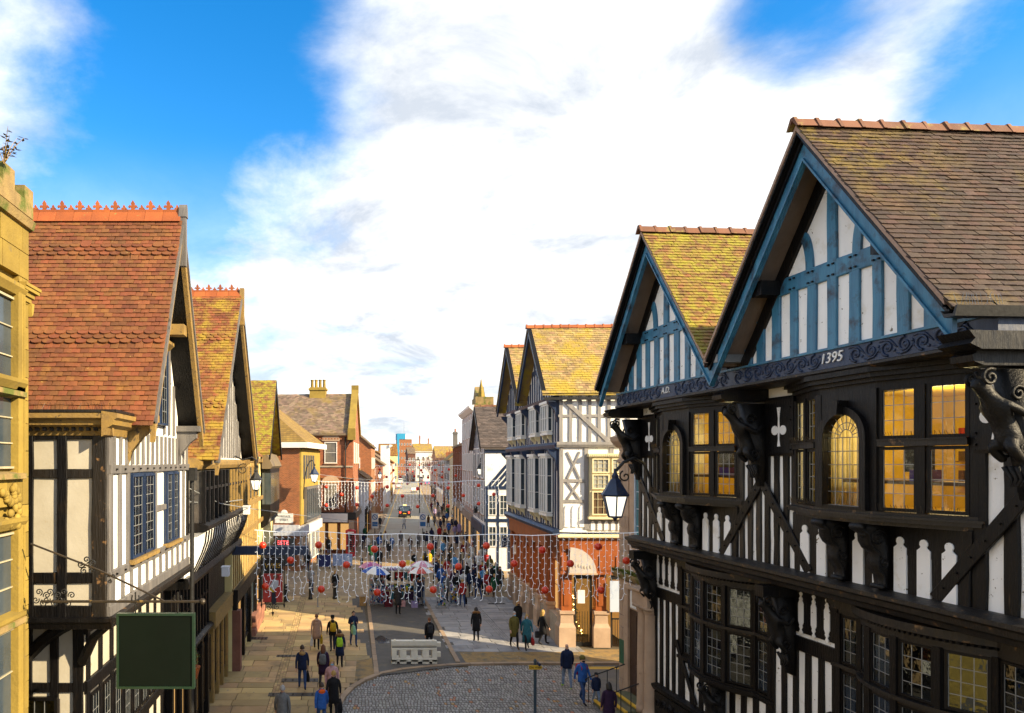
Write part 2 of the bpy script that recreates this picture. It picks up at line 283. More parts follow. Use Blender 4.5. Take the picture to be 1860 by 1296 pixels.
class MB:
    def __init__(s): s.v = []; s.f = []; s.m = []
    def add(s, vs_, fs_, mi=0):
        k = len(s.v); s.v.extend([tuple(v) for v in vs_]); s.f.extend([[i + k for i in f] for f in fs_]); s.m.extend([mi] * len(fs_)); return s
    def box(s, x0, x1, y0, y1, z0, z1, mi=0):
        return s.add([(x0, y0, z0), (x1, y0, z0), (x1, y1, z0), (x0, y1, z0), (x0, y0, z1), (x1, y0, z1), (x1, y1, z1), (x0, y1, z1)],
                     [(0, 3, 2, 1), (4, 5, 6, 7), (0, 1, 5, 4), (1, 2, 6, 5), (2, 3, 7, 6), (3, 0, 4, 7)], mi)
    def prism(s, poly, a0, a1, axis='y', mi=0):
        n = len(poly)
        def P(p, a): return {'y': (p[0], a, p[1]), 'x': (a, p[0], p[1]), 'z': (p[0], p[1], a)}[axis]
        vs_ = [P(p, a0) for p in poly] + [P(p, a1) for p in poly]
        return s.add(vs_, [list(range(n))[::-1], list(range(n, 2 * n))] + [(i, (i + 1) % n, n + (i + 1) % n, n + i) for i in range(n)], mi)
    def tube(s, pts, r, n=6, mi=0, closed=False):
        pts = [Vector(p) for p in pts]; k = len(pts)
        if isinstance(r, (int, float)): r = [r] * k
        vs_ = []; prev = None
        for i, p in enumerate(pts):
            t = (pts[(i + 1) % k] - pts[i - 1]) if closed else (pts[min(i + 1, k - 1)] - pts[max(i - 1, 0)])
            t = t.normalized() if t.length > 1e-9 else Vector((0, 0, 1))
            a = prev if prev is not None else (Vector((0, 0, 1)) if abs(t.z) < 0.9 else Vector((1, 0, 0)))
            a = (a - t * a.dot(t)); a = a.normalized() if a.length > 1e-6 else t.orthogonal().normalized(); prev = a
            b = t.cross(a)
            for j in range(n):
                q = 2 * PI * j / n; vs_.append(p + (a * math.cos(q) + b * math.sin(q)) * r[i])
        fs_ = []
        for i in range(k if closed else k - 1):
            for j in range(n):
                fs_.append((i * n + j, i * n + (j + 1) % n, ((i + 1) % k) * n + (j + 1) % n, ((i + 1) % k) * n + j))
        if not closed: fs_ += [list(range(n))[::-1], list(range((k - 1) * n, k * n))]
        return s.add(vs_, fs_, mi)
    def lathe(s, prof, n=12, c=(0, 0, 0), mi=0, sx=1.0, sy=1.0, ph=0.0):
        vs_ = []; k = len(prof)
        for r, z in prof:
            for j in range(n):
                q = 2 * PI * j / n + ph; vs_.append((c[0] + r * math.cos(q) * sx, c[1] + r * math.sin(q) * sy, c[2] + z))
        fs_ = [(i * n + j, i * n + (j + 1) % n, (i + 1) * n + (j + 1) % n, (i + 1) * n + j) for i in range(k - 1) for j in range(n)]
        fs_ += [list(range(n))[::-1], list(range((k - 1) * n, k * n))]
        return s.add(vs_, fs_, mi)
    def ball(s, c, r, n=10, k=6, mi=0):
        if isinstance(r, (int, float)): r = (r, r, r)
        vs_ = [(c[0], c[1], c[2] - r[2])]
        for i in range(1, k):
            a = -PI / 2 + PI * i / k
            for j in range(n):
                q = 2 * PI * j / n; vs_.append((c[0] + r[0] * math.cos(a) * math.cos(q), c[1] + r[1] * math.cos(a) * math.sin(q), c[2] + r[2] * math.sin(a)))
        vs_.append((c[0], c[1], c[2] + r[2])); t = len(vs_) - 1
        fs_ = [(0, 1 + (j + 1) % n, 1 + j) for j in range(n)]
        fs_ += [(1 + i * n + j, 1 + i * n + (j + 1) % n, 1 + (i + 1) * n + (j + 1) % n, 1 + (i + 1) * n + j) for i in range(k - 2) for j in range(n)]
        fs_ += [(t, 1 + (k - 2) * n + j, 1 + (k - 2) * n + (j + 1) % n) for j in range(n)]
        return s.add(vs_, fs_, mi)
    def loft(s, rings, mi=0, cap=True):
        n = len(rings[0]); vs_ = [p for r in rings for p in r]
        fs_ = [(i * n + j, i * n + (j + 1) % n, (i + 1) * n + (j + 1) % n, (i + 1) * n + j) for i in range(len(rings) - 1) for j in range(n)]
        if cap: fs_ += [list(range(n))[::-1], list(range((len(rings) - 1) * n, len(rings) * n))]
        return s.add(vs_, fs_, mi)
    def mesh(s, name, mats=None, smooth=False):
        me = bpy.data.meshes.new(name); me.from_pydata(s.v, [], s.f)
        if mats is not None:
            for m in (mats if isinstance(mats, (list, tuple)) else [mats]): me.materials.append(m)
        if any(s.m): me.polygons.foreach_set('material_index', s.m)
        if smooth: me.polygons.foreach_set('use_smooth', [True] * len(s.f))
        me.update(); return me
    def obj(s, name, mats, parent=None, smooth=False, loc=None, rz=None):
        o = bpy.data.objects.new(name, s.mesh(name, mats, smooth)); link(o, parent)
        if loc is not None: o.location = loc
        if rz is not None: o.rotation_euler = (0, 0, rz)
        return o
def box(name, mat, parent, *a):
    return MB().box(*a).obj(name, mat, parent)
def structure(o): o['kind'] = 'structure'; return o
def stuff(o): o['kind'] = 'stuff'; return o

def beam(parent, p, q, w, d, n, mat, name='timber', jit=0.010, seg=None):
    """hewn timber from p to q lying on a face with outward normal n, w wide, d proud"""
    p = Vector(p); q = Vector(q); n = Vector(n).normalized(); a = q - p; Ln = a.length; a.normalize(); s = a.cross(n).normalized()
    k = seg or max(1, min(6, int(Ln / 0.5)))
    vs_ = []
    for i in range(k + 1):
        c = p.lerp(q, i / k)
        j1 = random.uniform(-jit, jit); j2 = random.uniform(-jit, jit); j3 = random.uniform(-jit, jit) * 0.4
        for (u, v) in ((-w / 2 + j1, 0), (w / 2 + j2, 0), (w / 2 + j2, d * 0.8), (w / 2 * 0.90 + j2, d + j3), (-w / 2 * 0.90 + j1, d + j3), (-w / 2 + j1, d * 0.8)):
            vs_.append(c + s * u + n * v)
    fs_ = [(i * 6 + j, i * 6 + (j + 1) % 6, (i + 1) * 6 + (j + 1) % 6, (i + 1) * 6 + j) for i in range(k) for j in range(6)]
    fs_ += [tuple(range(6))[::-1], tuple(range(k * 6, k * 6 + 6))]
    return MB().add(vs_, fs_).obj(name, mat, parent)
FRONT = (0, -1, 0)
def stud(parent, x, z0, z1, w, y, mat, d=0.05, name='stud'): return beam(parent, (x, y, z0), (x, y, z1), w, d, FRONT, mat, name)
def rail(parent, x0, x1, z, h, y, mat, d=0.055, name='rail'): return beam(parent, (x0, y, z), (x1, y, z), h, d, FRONT, mat, name)
def pegs(parent, pts, mat=None, n=FRONT, r=0.022):
    for p in pts:
        put(PEG, 'peg', parent, mat or timber, p)
def curved(parent, pts, w, y0, y1, mat, name='brace'):
    """curved timber following pts (x,z), w wide"""
    L_, R_ = [], []
    for i, (x, z) in enumerate(pts):
        a = Vector(pts[max(i - 1, 0)]); b = Vector(pts[min(i + 1, len(pts) - 1)]); t = (b - a).normalized(); nn = Vector((-t.y, t.x)) * w / 2
        L_.append((x + nn.x, z + nn.y)); R_.append((x - nn.x, z - nn.y))
    mb = MB(); k = len(pts)
    vs_ = [(p[0], y0, p[1]) for p in L_] + [(p[0], y0, p[1]) for p in R_] + [(p[0], y1, p[1]) for p in L_] + [(p[0], y1, p[1]) for p in R_]
    fs_ = []
    for i in range(k - 1):
        fs_ += [(i, i + 1, k + i + 1, k + i), (2 * k + i, 3 * k + i, 3 * k + i + 1, 2 * k + i + 1), (i, 2 * k + i, 2 * k + i + 1, i + 1), (k + i, k + i + 1, 3 * k + i + 1, 3 * k + i)]
    fs_ += [(0, k, 3 * k, 2 * k), (k - 1, 3 * k - 1, 4 * k - 1, 2 * k - 1)]
    return mb.add(vs_, fs_).obj(name, mat, parent)
def moulding(parent, prof, x0, x1, mat, name='moulding'):
    """profile of (y,z) swept along x"""
    return MB().prism(prof, x0, x1, 'x').obj(name, mat, parent)

PEG = MB().box(-0.022, 0.022, -0.03, 0.0, -0.016, 0.016).mesh('peg', timber)
UNIT = MB().box(-0.5, 0.5, -0.5, 0.5, 0, 1).mesh('unit_block', None)
PANE = MB().box(-0.5, 0.5, -0.003, 0.003, -0.5, 0.5).mesh('pane', glass)
PANE_D = MB().box(-0.5, 0.5, -0.003, 0.003, -0.5, 0.5).mesh('pane', glass_dark)

def leaded(parent, o, ang, w, h, cols, rows, dark=False, fm=None, fw=0.055, name='window', single=False):
    """leaded light: frame with came lattice, every quarry its own pane. o = bottom centre on the outside face"""
    fm = fm or timber
    mb = MB(); mb.box(-w / 2, -w / 2 + fw, -0.03, 0.05, 0, h).box(w / 2 - fw, w / 2, -0.03, 0.05, 0, h)
    mb.box(-w / 2 + fw, w / 2 - fw, -0.028, 0.05, 0, fw).box(-w / 2 + fw, w / 2 - fw, -0.028, 0.05, h - fw, h)
    win = mb.obj(name, fm, parent, loc=o, rz=ang)
    iw, ih = w - 2 * fw, h - 2 * fw
    lt = MB()
    for i in range(1, cols):
        x = -iw / 2 + iw * i / cols + random.uniform(-0.004, 0.004); lt.box(x - 0.007, x + 0.007, 0.004, 0.016, fw, h - fw)
    for j in range(1, rows):
        z = fw + ih * j / rows; lt.box(-iw / 2, iw / 2, 0.003, 0.017, z - 0.007, z + 0.007)
    lt.box(-iw / 2, -iw / 2 + 0.012, 0.002, 0.018, fw, h - fw).box(iw / 2 - 0.012, iw / 2, 0.002, 0.018, fw, h - fw)
    lt.obj('leading', came, win)
    pm = PANE_D if dark else PANE
    if single:
        put(pm, 'pane', win, None, (0, 0.01, h / 2), None, (iw, 1, ih)); return win
    for i in range(cols):
        for j in range(rows):
            put(pm, 'pane', win, None, (-iw / 2 + iw * (i + 0.5) / cols, 0.01, fw + ih * (j + 0.5) / rows),
                (random.gauss(0, 0.012), 0, random.gauss(0, 0.02)), (iw / cols - 0.004, 1, ih / rows - 0.004))
    return win
def sash(parent, o, ang, w, h, cols=2, rows=2, fm=None, glassm=None, fw=0.07, name='window', sill=True, barw=0.03):
    fm = fm or white_paint; glassm = glassm or pane_sky
    mb = MB(); mb.box(-w / 2, -w / 2 + fw, -0.07, 0.02, 0, h).box(w / 2 - fw, w / 2, -0.07, 0.02, 0, h)
    mb.box(-w / 2 + fw, w / 2 - fw, -0.068, 0.02, 0, fw).box(-w / 2 + fw, w / 2 - fw, -0.068, 0.02, h - fw, h)
    for i in range(1, cols): x = -w / 2 + w * i / cols; mb.box(x - barw / 2, x + barw / 2, -0.045, 0.0, fw, h - fw)
    for j in range(1, rows): z = h * j / rows; mb.box(-w / 2 + fw, w / 2 - fw, -0.043, 0.0, z - barw / 2, z + barw / 2)
    win = mb.obj(name, fm, parent, loc=o, rz=ang)
    put(PANE, 'pane', win, glassm, (0, -0.012, h / 2), None, (w - 2 * fw, 1, h - 2 * fw))
    if sill: box('sill', stone_buff, win, -w / 2 - 0.06, w / 2 + 0.06, -0.12, 0.02, -0.09, -0.003)
    return win

# ---------------------------------------------------------------- roof tiles
def tile_meshes(tw, tl, th, mat, fish=False):
    out = []
    for k in range(4):
        j = lambda a=0.006: random.uniform(-a, a)
        x = tw * 0.485; mb = MB()
        if fish:
            poly = [(-x, tl), (-x, tl * 0.32)] + [(-x * math.cos(PI * i / 6), tl * 0.32 * (1 - math.sin(PI * i / 6))) for i in range(1, 6)] + [(x, tl * 0.32), (x, tl)]
            mb.prism(poly, 0, th, 'z')
        else:
            y0, y1 = j(), j(); c = 0.008
            mb.add([(-x, y0, 0), (x, y1, 0), (x, tl, 0), (-x, tl, 0), (-x, y0, th + j(0.003)), (0, (y0 + y1) / 2 + j(0.003), th + c * 0.5), (x, y1, th + j(0.003)), (x, tl, th), (-x, tl, th)],
                   [(0, 3, 2, 1), (4, 5, 8), (5, 7, 8), (5, 6, 7), (0, 1, 6, 5, 4), (1, 2, 7, 6), (2, 3, 8, 7), (3, 0, 4, 8)])
        out.append(mb.mesh('tile', mat))
    return out
def tiles(parent, origin, u, v, width, length, tw, gauge, mat, keep=300, th=0.018, fishbands=(), skew=0.0, clip=None):
    """lay tiles over a slope: origin = one eave corner, u along the eave, v up the slope (unit vectors, parent coords)"""
    u = Vector(u); v = Vector(v); origin = Vector(origin); n = u.cross(v).normalized()
    if n.z < 0: n = -n
    right = v.cross(n)
    plain = tile_meshes(tw, gauge * 1.7, th, mat); fishm = tile_meshes(tw * 1.35, gauge * 2.0, th * 2.2, mat, True); tw0 = tw
    FM = frame_of(parent); camp = Vector((0, 0, CH)); rows = int(length / gauge); cols = int(width / tw) + 1
    items = []
    for r in range(rows):
        fish = any(a <= r < b for a, b in fishbands)
        tw = tw0 * 1.35 if fish else tw0
        for c in range(cols):
            uu = (c + (0.5 if r % 2 else 0.0)) * tw; half = (c == 0 and r % 2 == 0)
            if half: uu = tw * .25
            if uu + tw * .5 > width + .02: continue
            uu += random.uniform(-0.006, 0.006)
            p = origin + u * uu + v * (r * gauge + random.uniform(-0.006, 0.006)) + n * (0.012 + random.uniform(0, 0.006))
            if clip and not clip(p): continue
            tilt = -math.atan2(th * (2.0 if fish else 1.15), gauge) + random.gauss(0, 0.02)
            if random.random() < 0.02: tilt += 0.08
            mm = Matrix((right, v, n)).transposed().to_4x4()
            mm = Matrix.Translation(p + n * th * (1.6 if fish else 1)) @ mm @ Matrix.Rotation(random.gauss(0, 0.012), 4, 'Z') @ Matrix.Rotation(tilt, 4, 'X')
            if half: mm = mm @ Matrix.Diagonal((.5, 1, 1, 1))
            w = FM @ p
            z = w.y; px = CX + F * w.x / max(z, 0.1); py = HY - F * (w.z - CH) / max(z, 0.1)
            vis = -30 < px < 1890 and -30 < py < 1330
            items.append(((w - camp).length + (0 if vis else 1000), random.choice(fishm if fish else plain), mm))
    items.sort(key=lambda t: t[0])
    for d, me, mm in items[:keep]: put(me, 'tile', parent, None, matrix=mm)
    rest = MB()
    for d, me, mm in items[keep:]:
        rest.add([mm @ q.co for q in me.vertices], [list(p.vertices) for p in me.polygons])
    if rest.v: stuff(rest.obj('tiles_beyond', mat, parent))
def slope_vecs(xc, hw, zf, za, s):
    L_ = math.hypot(hw, za - zf)
    return Vector((-s * hw / L_, 0, (za - zf) / L_)), L_
def chevron(parent, xc, hw, zf, za, t, y0, y1, mat, name='roof'):
    return MB().prism([(xc - hw, zf), (xc, za), (xc + hw, zf), (xc + hw, zf + t), (xc, za + t), (xc - hw, zf + t)], y0, y1, 'y').obj(name, mat, parent)
def barge(parent, xc, hw, zf, za, t, y0, y1, mat, name='bargeboard', sides=(-1, 1)):
    for s in sides:
        MB().prism([(xc + s * hw, zf), (xc, za), (xc, za + t), (xc + s * hw, zf + t)], y0, y1, 'y').obj(name, mat, parent)
def ridge(parent, xc, z, y0, y1, n, mat, r=0.16, name='ridge_tile'):
    L_ = (y1 - y0) / n
    mb = MB(); mb.prism([(-r * 1.0, -r * 1.05), (-r * 0.25, 0.03), (r * 0.25, 0.03), (r, -r * 1.05), (r * 0.8, -r * 1.05), (0, -0.01), (-r * 0.8, -r * 1.05)], 0.0, L_ - 0.006, 'y')
    mb.prism([(-r * 1.12, -r * 1.05), (-r * 0.3, 0.065), (r * 0.3, 0.065), (r * 1.12, -r * 1.05), (r * 0.8, -r * 1.05), (0, 0.0), (-r * 0.8, -r * 1.05)], L_ * 0.0 - 0.02, 0.05, 'y')
    me = mb.mesh('ridge_tile', mat)
    for i in range(n):
        put(me, name, parent, None, (xc + random.uniform(-0.006, 0.006), y0 + i * L_, z + random.uniform(-0.008, 0.008)), (random.gauss(0, 0.008), random.gauss(0, 0.012), 0))
def spiral(cx, cz, y, r0, turns, start=0.0, dirn=1, n=18):
    return [(cx + r0 * (1 - 0.85 * t) * math.cos(start + dirn * 2 * PI * turns * t), y, cz + r0 * (1 - 0.85 * t) * math.sin(start + dirn * 2 * PI * turns * t)) for t in [i / n for i in range(n + 1)]]
def arc_pts(cx, cz, r, a0, a1, n=10): return [(cx + r * math.cos(a0 + (a1 - a0) * i / n), cz + r * math.sin(a0 + (a1 - a0) * i / n)) for i in range(n + 1)]

TEXTS = {}
def text_mesh(s, size, ext=0.004, shear=0.0):
    key = (s, size, ext, shear)
    if key in TEXTS: return TEXTS[key]
    cu = bpy.data.curves.new('lettering', 'FONT'); cu.body = s; cu.size = size; cu.extrude = ext; cu.align_x = 'CENTER'; cu.align_y = 'CENTER'; cu.shear = shear; cu.resolution_u = 3
    o = bpy.data.objects.new('lettering', cu); COL.objects.link(o)
    dg = bpy.context.evaluated_depsgraph_get()
    me = bpy.data.meshes.new_from_object(o.evaluated_get(dg)); me.name = 'lettering'; me.materials.clear()
    bpy.data.objects.remove(o); TEXTS[key] = me; return me
def lettering(parent, s, size, o, mat, rz=0.0, ext=0.004, shear=0.0):
    me = text_mesh(s, size, ext, shear).copy(); me.materials.append(mat)
    return put(me, 'lettering', parent, None, o, (R(90), 0, rz))
for _t in (('1395', 0.30, 0.012, 0.2), ('A.D.', 0.26, 0.012, 0.2), ('WHS', 0.30, 0.006, 0.0), ('TO LET', 0.5, 0.01, 0.0), ('FOREGATE', 0.22, 0.004, 0.0), ('STREET', 0.22, 0.004, 0.0),
           ('City Walls', 0.10, 0.002, 0.0), ('LOOK', 0.5, 0.01, 0.0), ('AHEAD', 0.4, 0.01, 0.0), ('ESTE', 0.5, 0.01, 0.0)):
    text_mesh(*_t)

def skin_mesh(joints, bones, root, sub=1):
    names = list(joints); me = bpy.data.meshes.new('skin_src')
    me.from_pydata([joints[k][:3] for k in names], [(names.index(a), names.index(b)) for a, b in bones], [])
    o = bpy.data.objects.new('skin_src', me); COL.objects.link(o)
    sk = o.modifiers.new('skin', 'SKIN'); sk.use_smooth_shade = True
    for i, k in enumerate(names):
        r = joints[k][3]; d = me.skin_vertices[0].data[i]
        d.radius = r if isinstance(r, tuple) else (r, r); d.use_root = (k == root)
    if sub:
        s = o.modifiers.new('sub', 'SUBSURF'); s.levels = sub; s.render_levels = sub
    dg = bpy.context.evaluated_depsgraph_get()
    out = bpy.data.meshes.new_from_object(o.evaluated_get(dg)); bpy.data.objects.remove(o); bpy.data.meshes.remove(me)
    out.polygons.foreach_set('use_smooth', [True] * len(out.polygons)); return out
# ------------------------------------------------------------------ people: shared meshes (made before the scene fills up)
def pose_joints(kind):
    """walking / standing adult, 1.72 m, facing -y"""
    st = {'stand': 0.0, 'walk': 0.24, 'walk2': -0.24, 'carry': 0.12, 'phone': 0.16}[kind]
    j = {'pelvis': (0, 0, 0.94, (0.15, 0.115)), 'belly': (0, -0.005, 1.10, (0.145, 0.11)), 'chest': (0, 0.005, 1.28, (0.165, 0.115)), 'collar': (0, 0.012, 1.405, (0.10, 0.085)),
         'neck': (0, 0.0, 1.475, 0.052), 'jaw': (0, -0.022, 1.545, (0.066, 0.072)), 'head': (0, -0.008, 1.625, (0.078, 0.094)), 'crown': (0, 0.004, 1.69, (0.058, 0.07)), 'nose': (0, -0.112, 1.588, 0.013)}
    b = [('pelvis', 'belly'), ('belly', 'chest'), ('chest', 'collar'), ('collar', 'neck'), ('neck', 'jaw'), ('jaw', 'head'), ('head', 'crown'), ('head', 'nose')]
    for s, nm in ((-1, 'l'), (1, 'r')):
        f = -st * s          # this leg forward (negative y) or back
        kb = 0.05 if f < 0 else -0.0
        j['hip' + nm] = (s * 0.085, 0, 0.88, 0.088)
        j['knee' + nm] = (s * 0.095, f * 0.55 - 0.03 - kb, 0.49, 0.062)
        j['calf' + nm] = (s * 0.098, f * 0.8 + 0.005, 0.32, 0.056)
        hl = 0.0 if f <= 0 else abs(f) * 0.32
        j['ank' + nm] = (s * 0.10, f * 1.0 + 0.02, 0.085 + hl, 0.042)
        j['toe' + nm] = (s * 0.112, f * 1.0 - 0.15, 0.038 + hl * 0.15, (0.042, 0.032))
        b += [('pelvis', 'hip' + nm), ('hip' + nm, 'knee' + nm), ('knee' + nm, 'calf' + nm), ('calf' + nm, 'ank' + nm), ('ank' + nm, 'toe' + nm)]
        j['sho' + nm] = (s * 0.172, 0.012, 1.385, 0.064)
        sw = -f * 0.75
        if kind in ('carry', 'phone') and (s == 1 or kind == 'phone'):
            j['elb' + nm] = (s * 0.225, 0.05, 1.12, 0.050); j['wri' + nm] = (s * 0.13, -0.19, 1.15, 0.036); j['han' + nm] = (s * 0.10, -0.245, 1.185, (0.034, 0.024))
            j['fin' + nm] = (s * 0.07, -0.285, 1.215, (0.026, 0.014)); j['thu' + nm] = (s * 0.115, -0.262, 1.235, 0.012)
        else:
            j['elb' + nm] = (s * 0.232, 0.03 + sw * 0.45, 1.115, 0.050); j['wri' + nm] = (s * 0.236, sw * 0.95 - 0.03, 0.885, 0.036)
            j['han' + nm] = (s * 0.236, sw * 1.05 - 0.045, 0.82, (0.026, 0.036)); j['fin' + nm] = (s * 0.226, sw * 1.08 - 0.055, 0.735, (0.014, 0.026)); j['thu' + nm] = (s * 0.224, sw * 1.1 - 0.09, 0.80, 0.012)
        b += [('collar', 'sho' + nm), ('sho' + nm, 'elb' + nm), ('elb' + nm, 'wri' + nm), ('wri' + nm, 'han' + nm), ('han' + nm, 'fin' + nm), ('han' + nm, 'thu' + nm)]
    return j, b
PEOPLE = {}
for _k in ('stand', 'walk', 'walk2', 'carry', 'phone'):
    _j, _b = pose_joints(_k); _me = skin_mesh(_j, _b, 'pelvis', 1); _me.name = 'body'
    hands = [Vector(_j['han' + s][:3]) for s in 'lr']
    wr = [Vector(_j['wri' + s][:3]) for s in 'lr']
    mi = []
    for p in _me.polygons:
        c = p.center
        hand = any((c - h).length < 0.075 or (c - h).dot((h - w).normalized()) > -0.02 and (c - h).length < 0.16 for h, w in zip(hands, wr))
        if hand and c.z > 0.7: k = 0
        elif c.z > 1.455: k = 0
        elif c.z < 0.105 and True: k = 3
        elif c.z < 0.93 and abs(c.x) < 0.20: k = 2
        else: k = 1
        if k == 0 and 1.615 < c.z < 1.645 and c.y < -0.085 and 0.018 < abs(c.x) < 0.05: k = 3
        mi.append(k)
    for _m in range(4): _me.materials.append(None)
    _me.polygons.foreach_set('material_index', mi)
    PEOPLE[_k] = (_me, _j)
def garment(hem, flare, n=16, top=1.455):
    rings = []
    for z, rx, ry, yo in ((hem, 0.185 + flare, 0.155 + flare, 0.0), (hem + (0.95 - hem) * 0.5, 0.182 + flare * 0.6, 0.152 + flare * 0.6, 0.0), (0.97, 0.182 + flare * .25, 0.150 + flare * .2, 0.0), (1.12, 0.172, 0.142, -0.002), (1.27, 0.188, 0.148, 0.003), (1.36, 0.19, 0.135, 0.01), (1.42, 0.135, 0.105, 0.012), (top + .02, 0.082, 0.080, 0.008), (top + .05, 0.078, 0.078, 0.004)):
        if z < hem - 1e-6: continue
        ring = []
        for k in range(n):
            a = 2 * PI * k / n; w = 1 + (0.035 * math.sin(3 * a + z * 9) + 0.03 * math.sin(5 * a + 1.3 + z * 4)) * (1 if z < 1.0 else 0.3)
            ring.append((rx * w * math.cos(a), yo + ry * w * math.sin(a), z + (0.012 * math.sin(4 * a) if z == hem else 0)))
        rings.append(ring)
    return MB().loft(rings, cap=True).mesh('coat', None, True)
COATS = {'jacket': garment(0.80, 0.0), 'coat': garment(0.56, 0.02), 'long': garment(0.36, 0.05), 'puffer': garment(0.62, 0.015)}
def head_shell(rx, ry, rz, cz, cy, cut=None, n=14, k=9, drop=0.0):
    rings = []
    for i in range(k + 1):
        a = PI * i / k * 0.5; ring = []
        for q in range(n):
            t = 2 * PI * q / n; front = max(0, -math.sin(t))
            zz = cz + rz * math.cos(PI / 2 - a) if False else cz + rz * math.sin(PI / 2 - a)
            low = (1 - front) ** 1.0
            f = i / k
            z = cz + rz * math.cos(f * PI / 2) - f * f * (drop * low) - f * 0.055 * low + 0.0
            if front > 0.35: z = max(z, cz + rz * 0.30 * front)
            r = math.sin(f * PI / 2)
            wv = 1 + 0.05 * math.sin(5 * t + f * 6)
            ring.append((rx * r * wv * math.cos(t), cy + ry * r * wv * math.sin(t), z))
        rings.append(ring)
    return MB().loft(rings).mesh('hair', None, True)
HAIR = {'short': head_shell(0.092, 0.106, 0.098, 1.64, 0.010), 'long': head_shell(0.108, 0.112, 0.108, 1.64, 0.022, drop=0.22), 'bob': head_shell(0.104, 0.11, 0.106, 1.64, 0.016, drop=0.10), 'bald': None}
def beanie():
    mb = MB(); mb.lathe([(0.098, -0.02), (0.104, 0.02), (0.098, 0.06), (0.075, 0.10), (0.03, 0.125), (0.012, 0.13)], 14, (0, 0.006, 1.645), sy=1.1); return mb.mesh('hat', None, True)
def cap_hat():
    mb = MB(); mb.lathe([(0.094, 0.0), (0.096, 0.04), (0.075, 0.085), (0.02, 0.10)], 14, (0, 0.006, 1.65), sy=1.1)
    mb.prism([(-0.07, -0.09), (-0.05, -0.17), (0.05, -0.17), (0.07, -0.09)], 1.648, 1.66, 'z'); return mb.mesh('cap', None, True)
def hood_up():
    mb = MB(); mb.ball((0, 0.03, 1.62), (0.115, 0.125, 0.13), 12, 8); return mb.mesh('hood', None, True)
def hood_down():
    mb = MB(); mb.ball((0, 0.105, 1.43), (0.125, 0.07, 0.085), 12, 6); return mb.mesh('hood', None, True)
def fur():
    pts = [(0.15 * math.cos(a), 0.03 + 0.12 * math.sin(a), 1.47 + 0.035 * math.sin(a)) for a in [2 * PI * i / 14 for i in range(14)]]
    mb = MB().tube(pts, [0.05 + 0.012 * ((i * 7) % 3) for i in range(14)], 7, closed=True); return mb.mesh('fur_trim', None, True)
HATS = {'beanie': beanie(), 'cap': cap_hat(), 'hood': hood_up(), 'hooddown': hood_down(), 'fur': fur()}
def mask_mesh():
    mb = MB(); mb.ball((0, -0.062, 1.557), (0.062, 0.052, 0.045), 10, 6); return mb.mesh('face_mask', None, True)
MASK = mask_mesh()
def pack_mesh():
    mb = MB(); rings = []
    for z, rx, ry in ((1.0, 0.10, 0.05), (1.02, 0.135, 0.075), (1.15, 0.145, 0.085), (1.32, 0.135, 0.07), (1.40, 0.10, 0.045)):
        rings.append([(rx * math.copysign(abs(math.cos(a)) ** 0.6, math.cos(a)), 0.205 + ry * math.copysign(abs(math.sin(a)) ** 0.6, math.sin(a)), z) for a in [2 * PI * k / 14 for k in range(14)]])
    mb.loft(rings); mb.tube([(0.09, 0.16, 1.40), (0.11, 0.02, 1.47), (0.11, -0.13, 1.32), (0.12, 0.0, 1.05)], 0.018, 5); mb.tube([(-0.09, 0.16, 1.40), (-0.11, 0.02, 1.47), (-0.11, -0.13, 1.32), (-0.12, 0.0, 1.05)], 0.018, 5)
    return mb.mesh('backpack', None, True)
PACK = pack_mesh()
def bag_mesh(w, h, d):
    mb = MB(); mb.loft([[(-w * .45, -d * .5, -h), (w * .45, -d * .5, -h), (w * .45, d * .5, -h), (-w * .45, d * .5, -h)], [(-w * .5, -d * .6, -h * .5), (w * .5, -d * .6, -h * .5), (w * .5, d * .6, -h * .5), (-w * .5, d * .6, -h * .5)], [(-w * .48, -d * .25, 0), (w * .48, -d * .25, 0), (w * .48, d * .25, 0), (-w * .48, d * .25, 0)]])
    mb.tube([(-w * .25, 0, -0.01), (-w * .18, 0, 0.12), (0, 0, 0.17), (w * .18, 0, 0.12), (w * .25, 0, -0.01)], 0.010, 5); return mb.mesh('bag', None)
BAG = bag_mesh(0.34, 0.36, 0.12)
HUE = {'black': (0.012, 0.012, 0.014), 'charcoal': (0.035, 0.036, 0.04), 'navy': (0.012, 0.022, 0.065), 'blue': (0.03, 0.12, 0.42), 'sky blue': (0.10, 0.32, 0.62), 'red': (0.38, 0.025, 0.025), 'maroon': (0.13, 0.015, 0.025),
       'olive': (0.14, 0.12, 0.03), 'beige': (0.52, 0.33, 0.23), 'pink': (0.62, 0.36, 0.36), 'white': (0.66, 0.66, 0.64), 'grey': (0.16, 0.165, 0.17), 'light grey': (0.36, 0.37, 0.38), 'purple': (0.035, 0.015, 0.045), 'lilac': (0.36, 0.30, 0.52),
       'green': (0.02, 0.10, 0.05), 'teal': (0.03, 0.15, 0.19), 'yellow': (0.60, 0.38, 0.02), 'lime': (0.42, 0.72, 0.04), 'orange': (0.75, 0.12, 0.015), 'brown': (0.10, 0.045, 0.02), 'tan': (0.42, 0.26, 0.10), 'denim': (0.035, 0.075, 0.20), 'pale denim': (0.20, 0.28, 0.42), 'mint': (0.28, 0.55, 0.38)}
def cloth(c): return M('cloth_' + c.replace(' ', '_'), HUE[c], tuple(v * 0.65 for v in HUE[c]), 9.0, 0.85, bump=0.9, bscale=13, spec=0.25)
skin_ms = [M('skin_fair', (0.55, 0.32, 0.22), (0.50, 0.28, 0.19), 9, 0.55), M('skin_tan', (0.40, 0.21, 0.13), (0.36, 0.18, 0.11), 9, 0.55)]
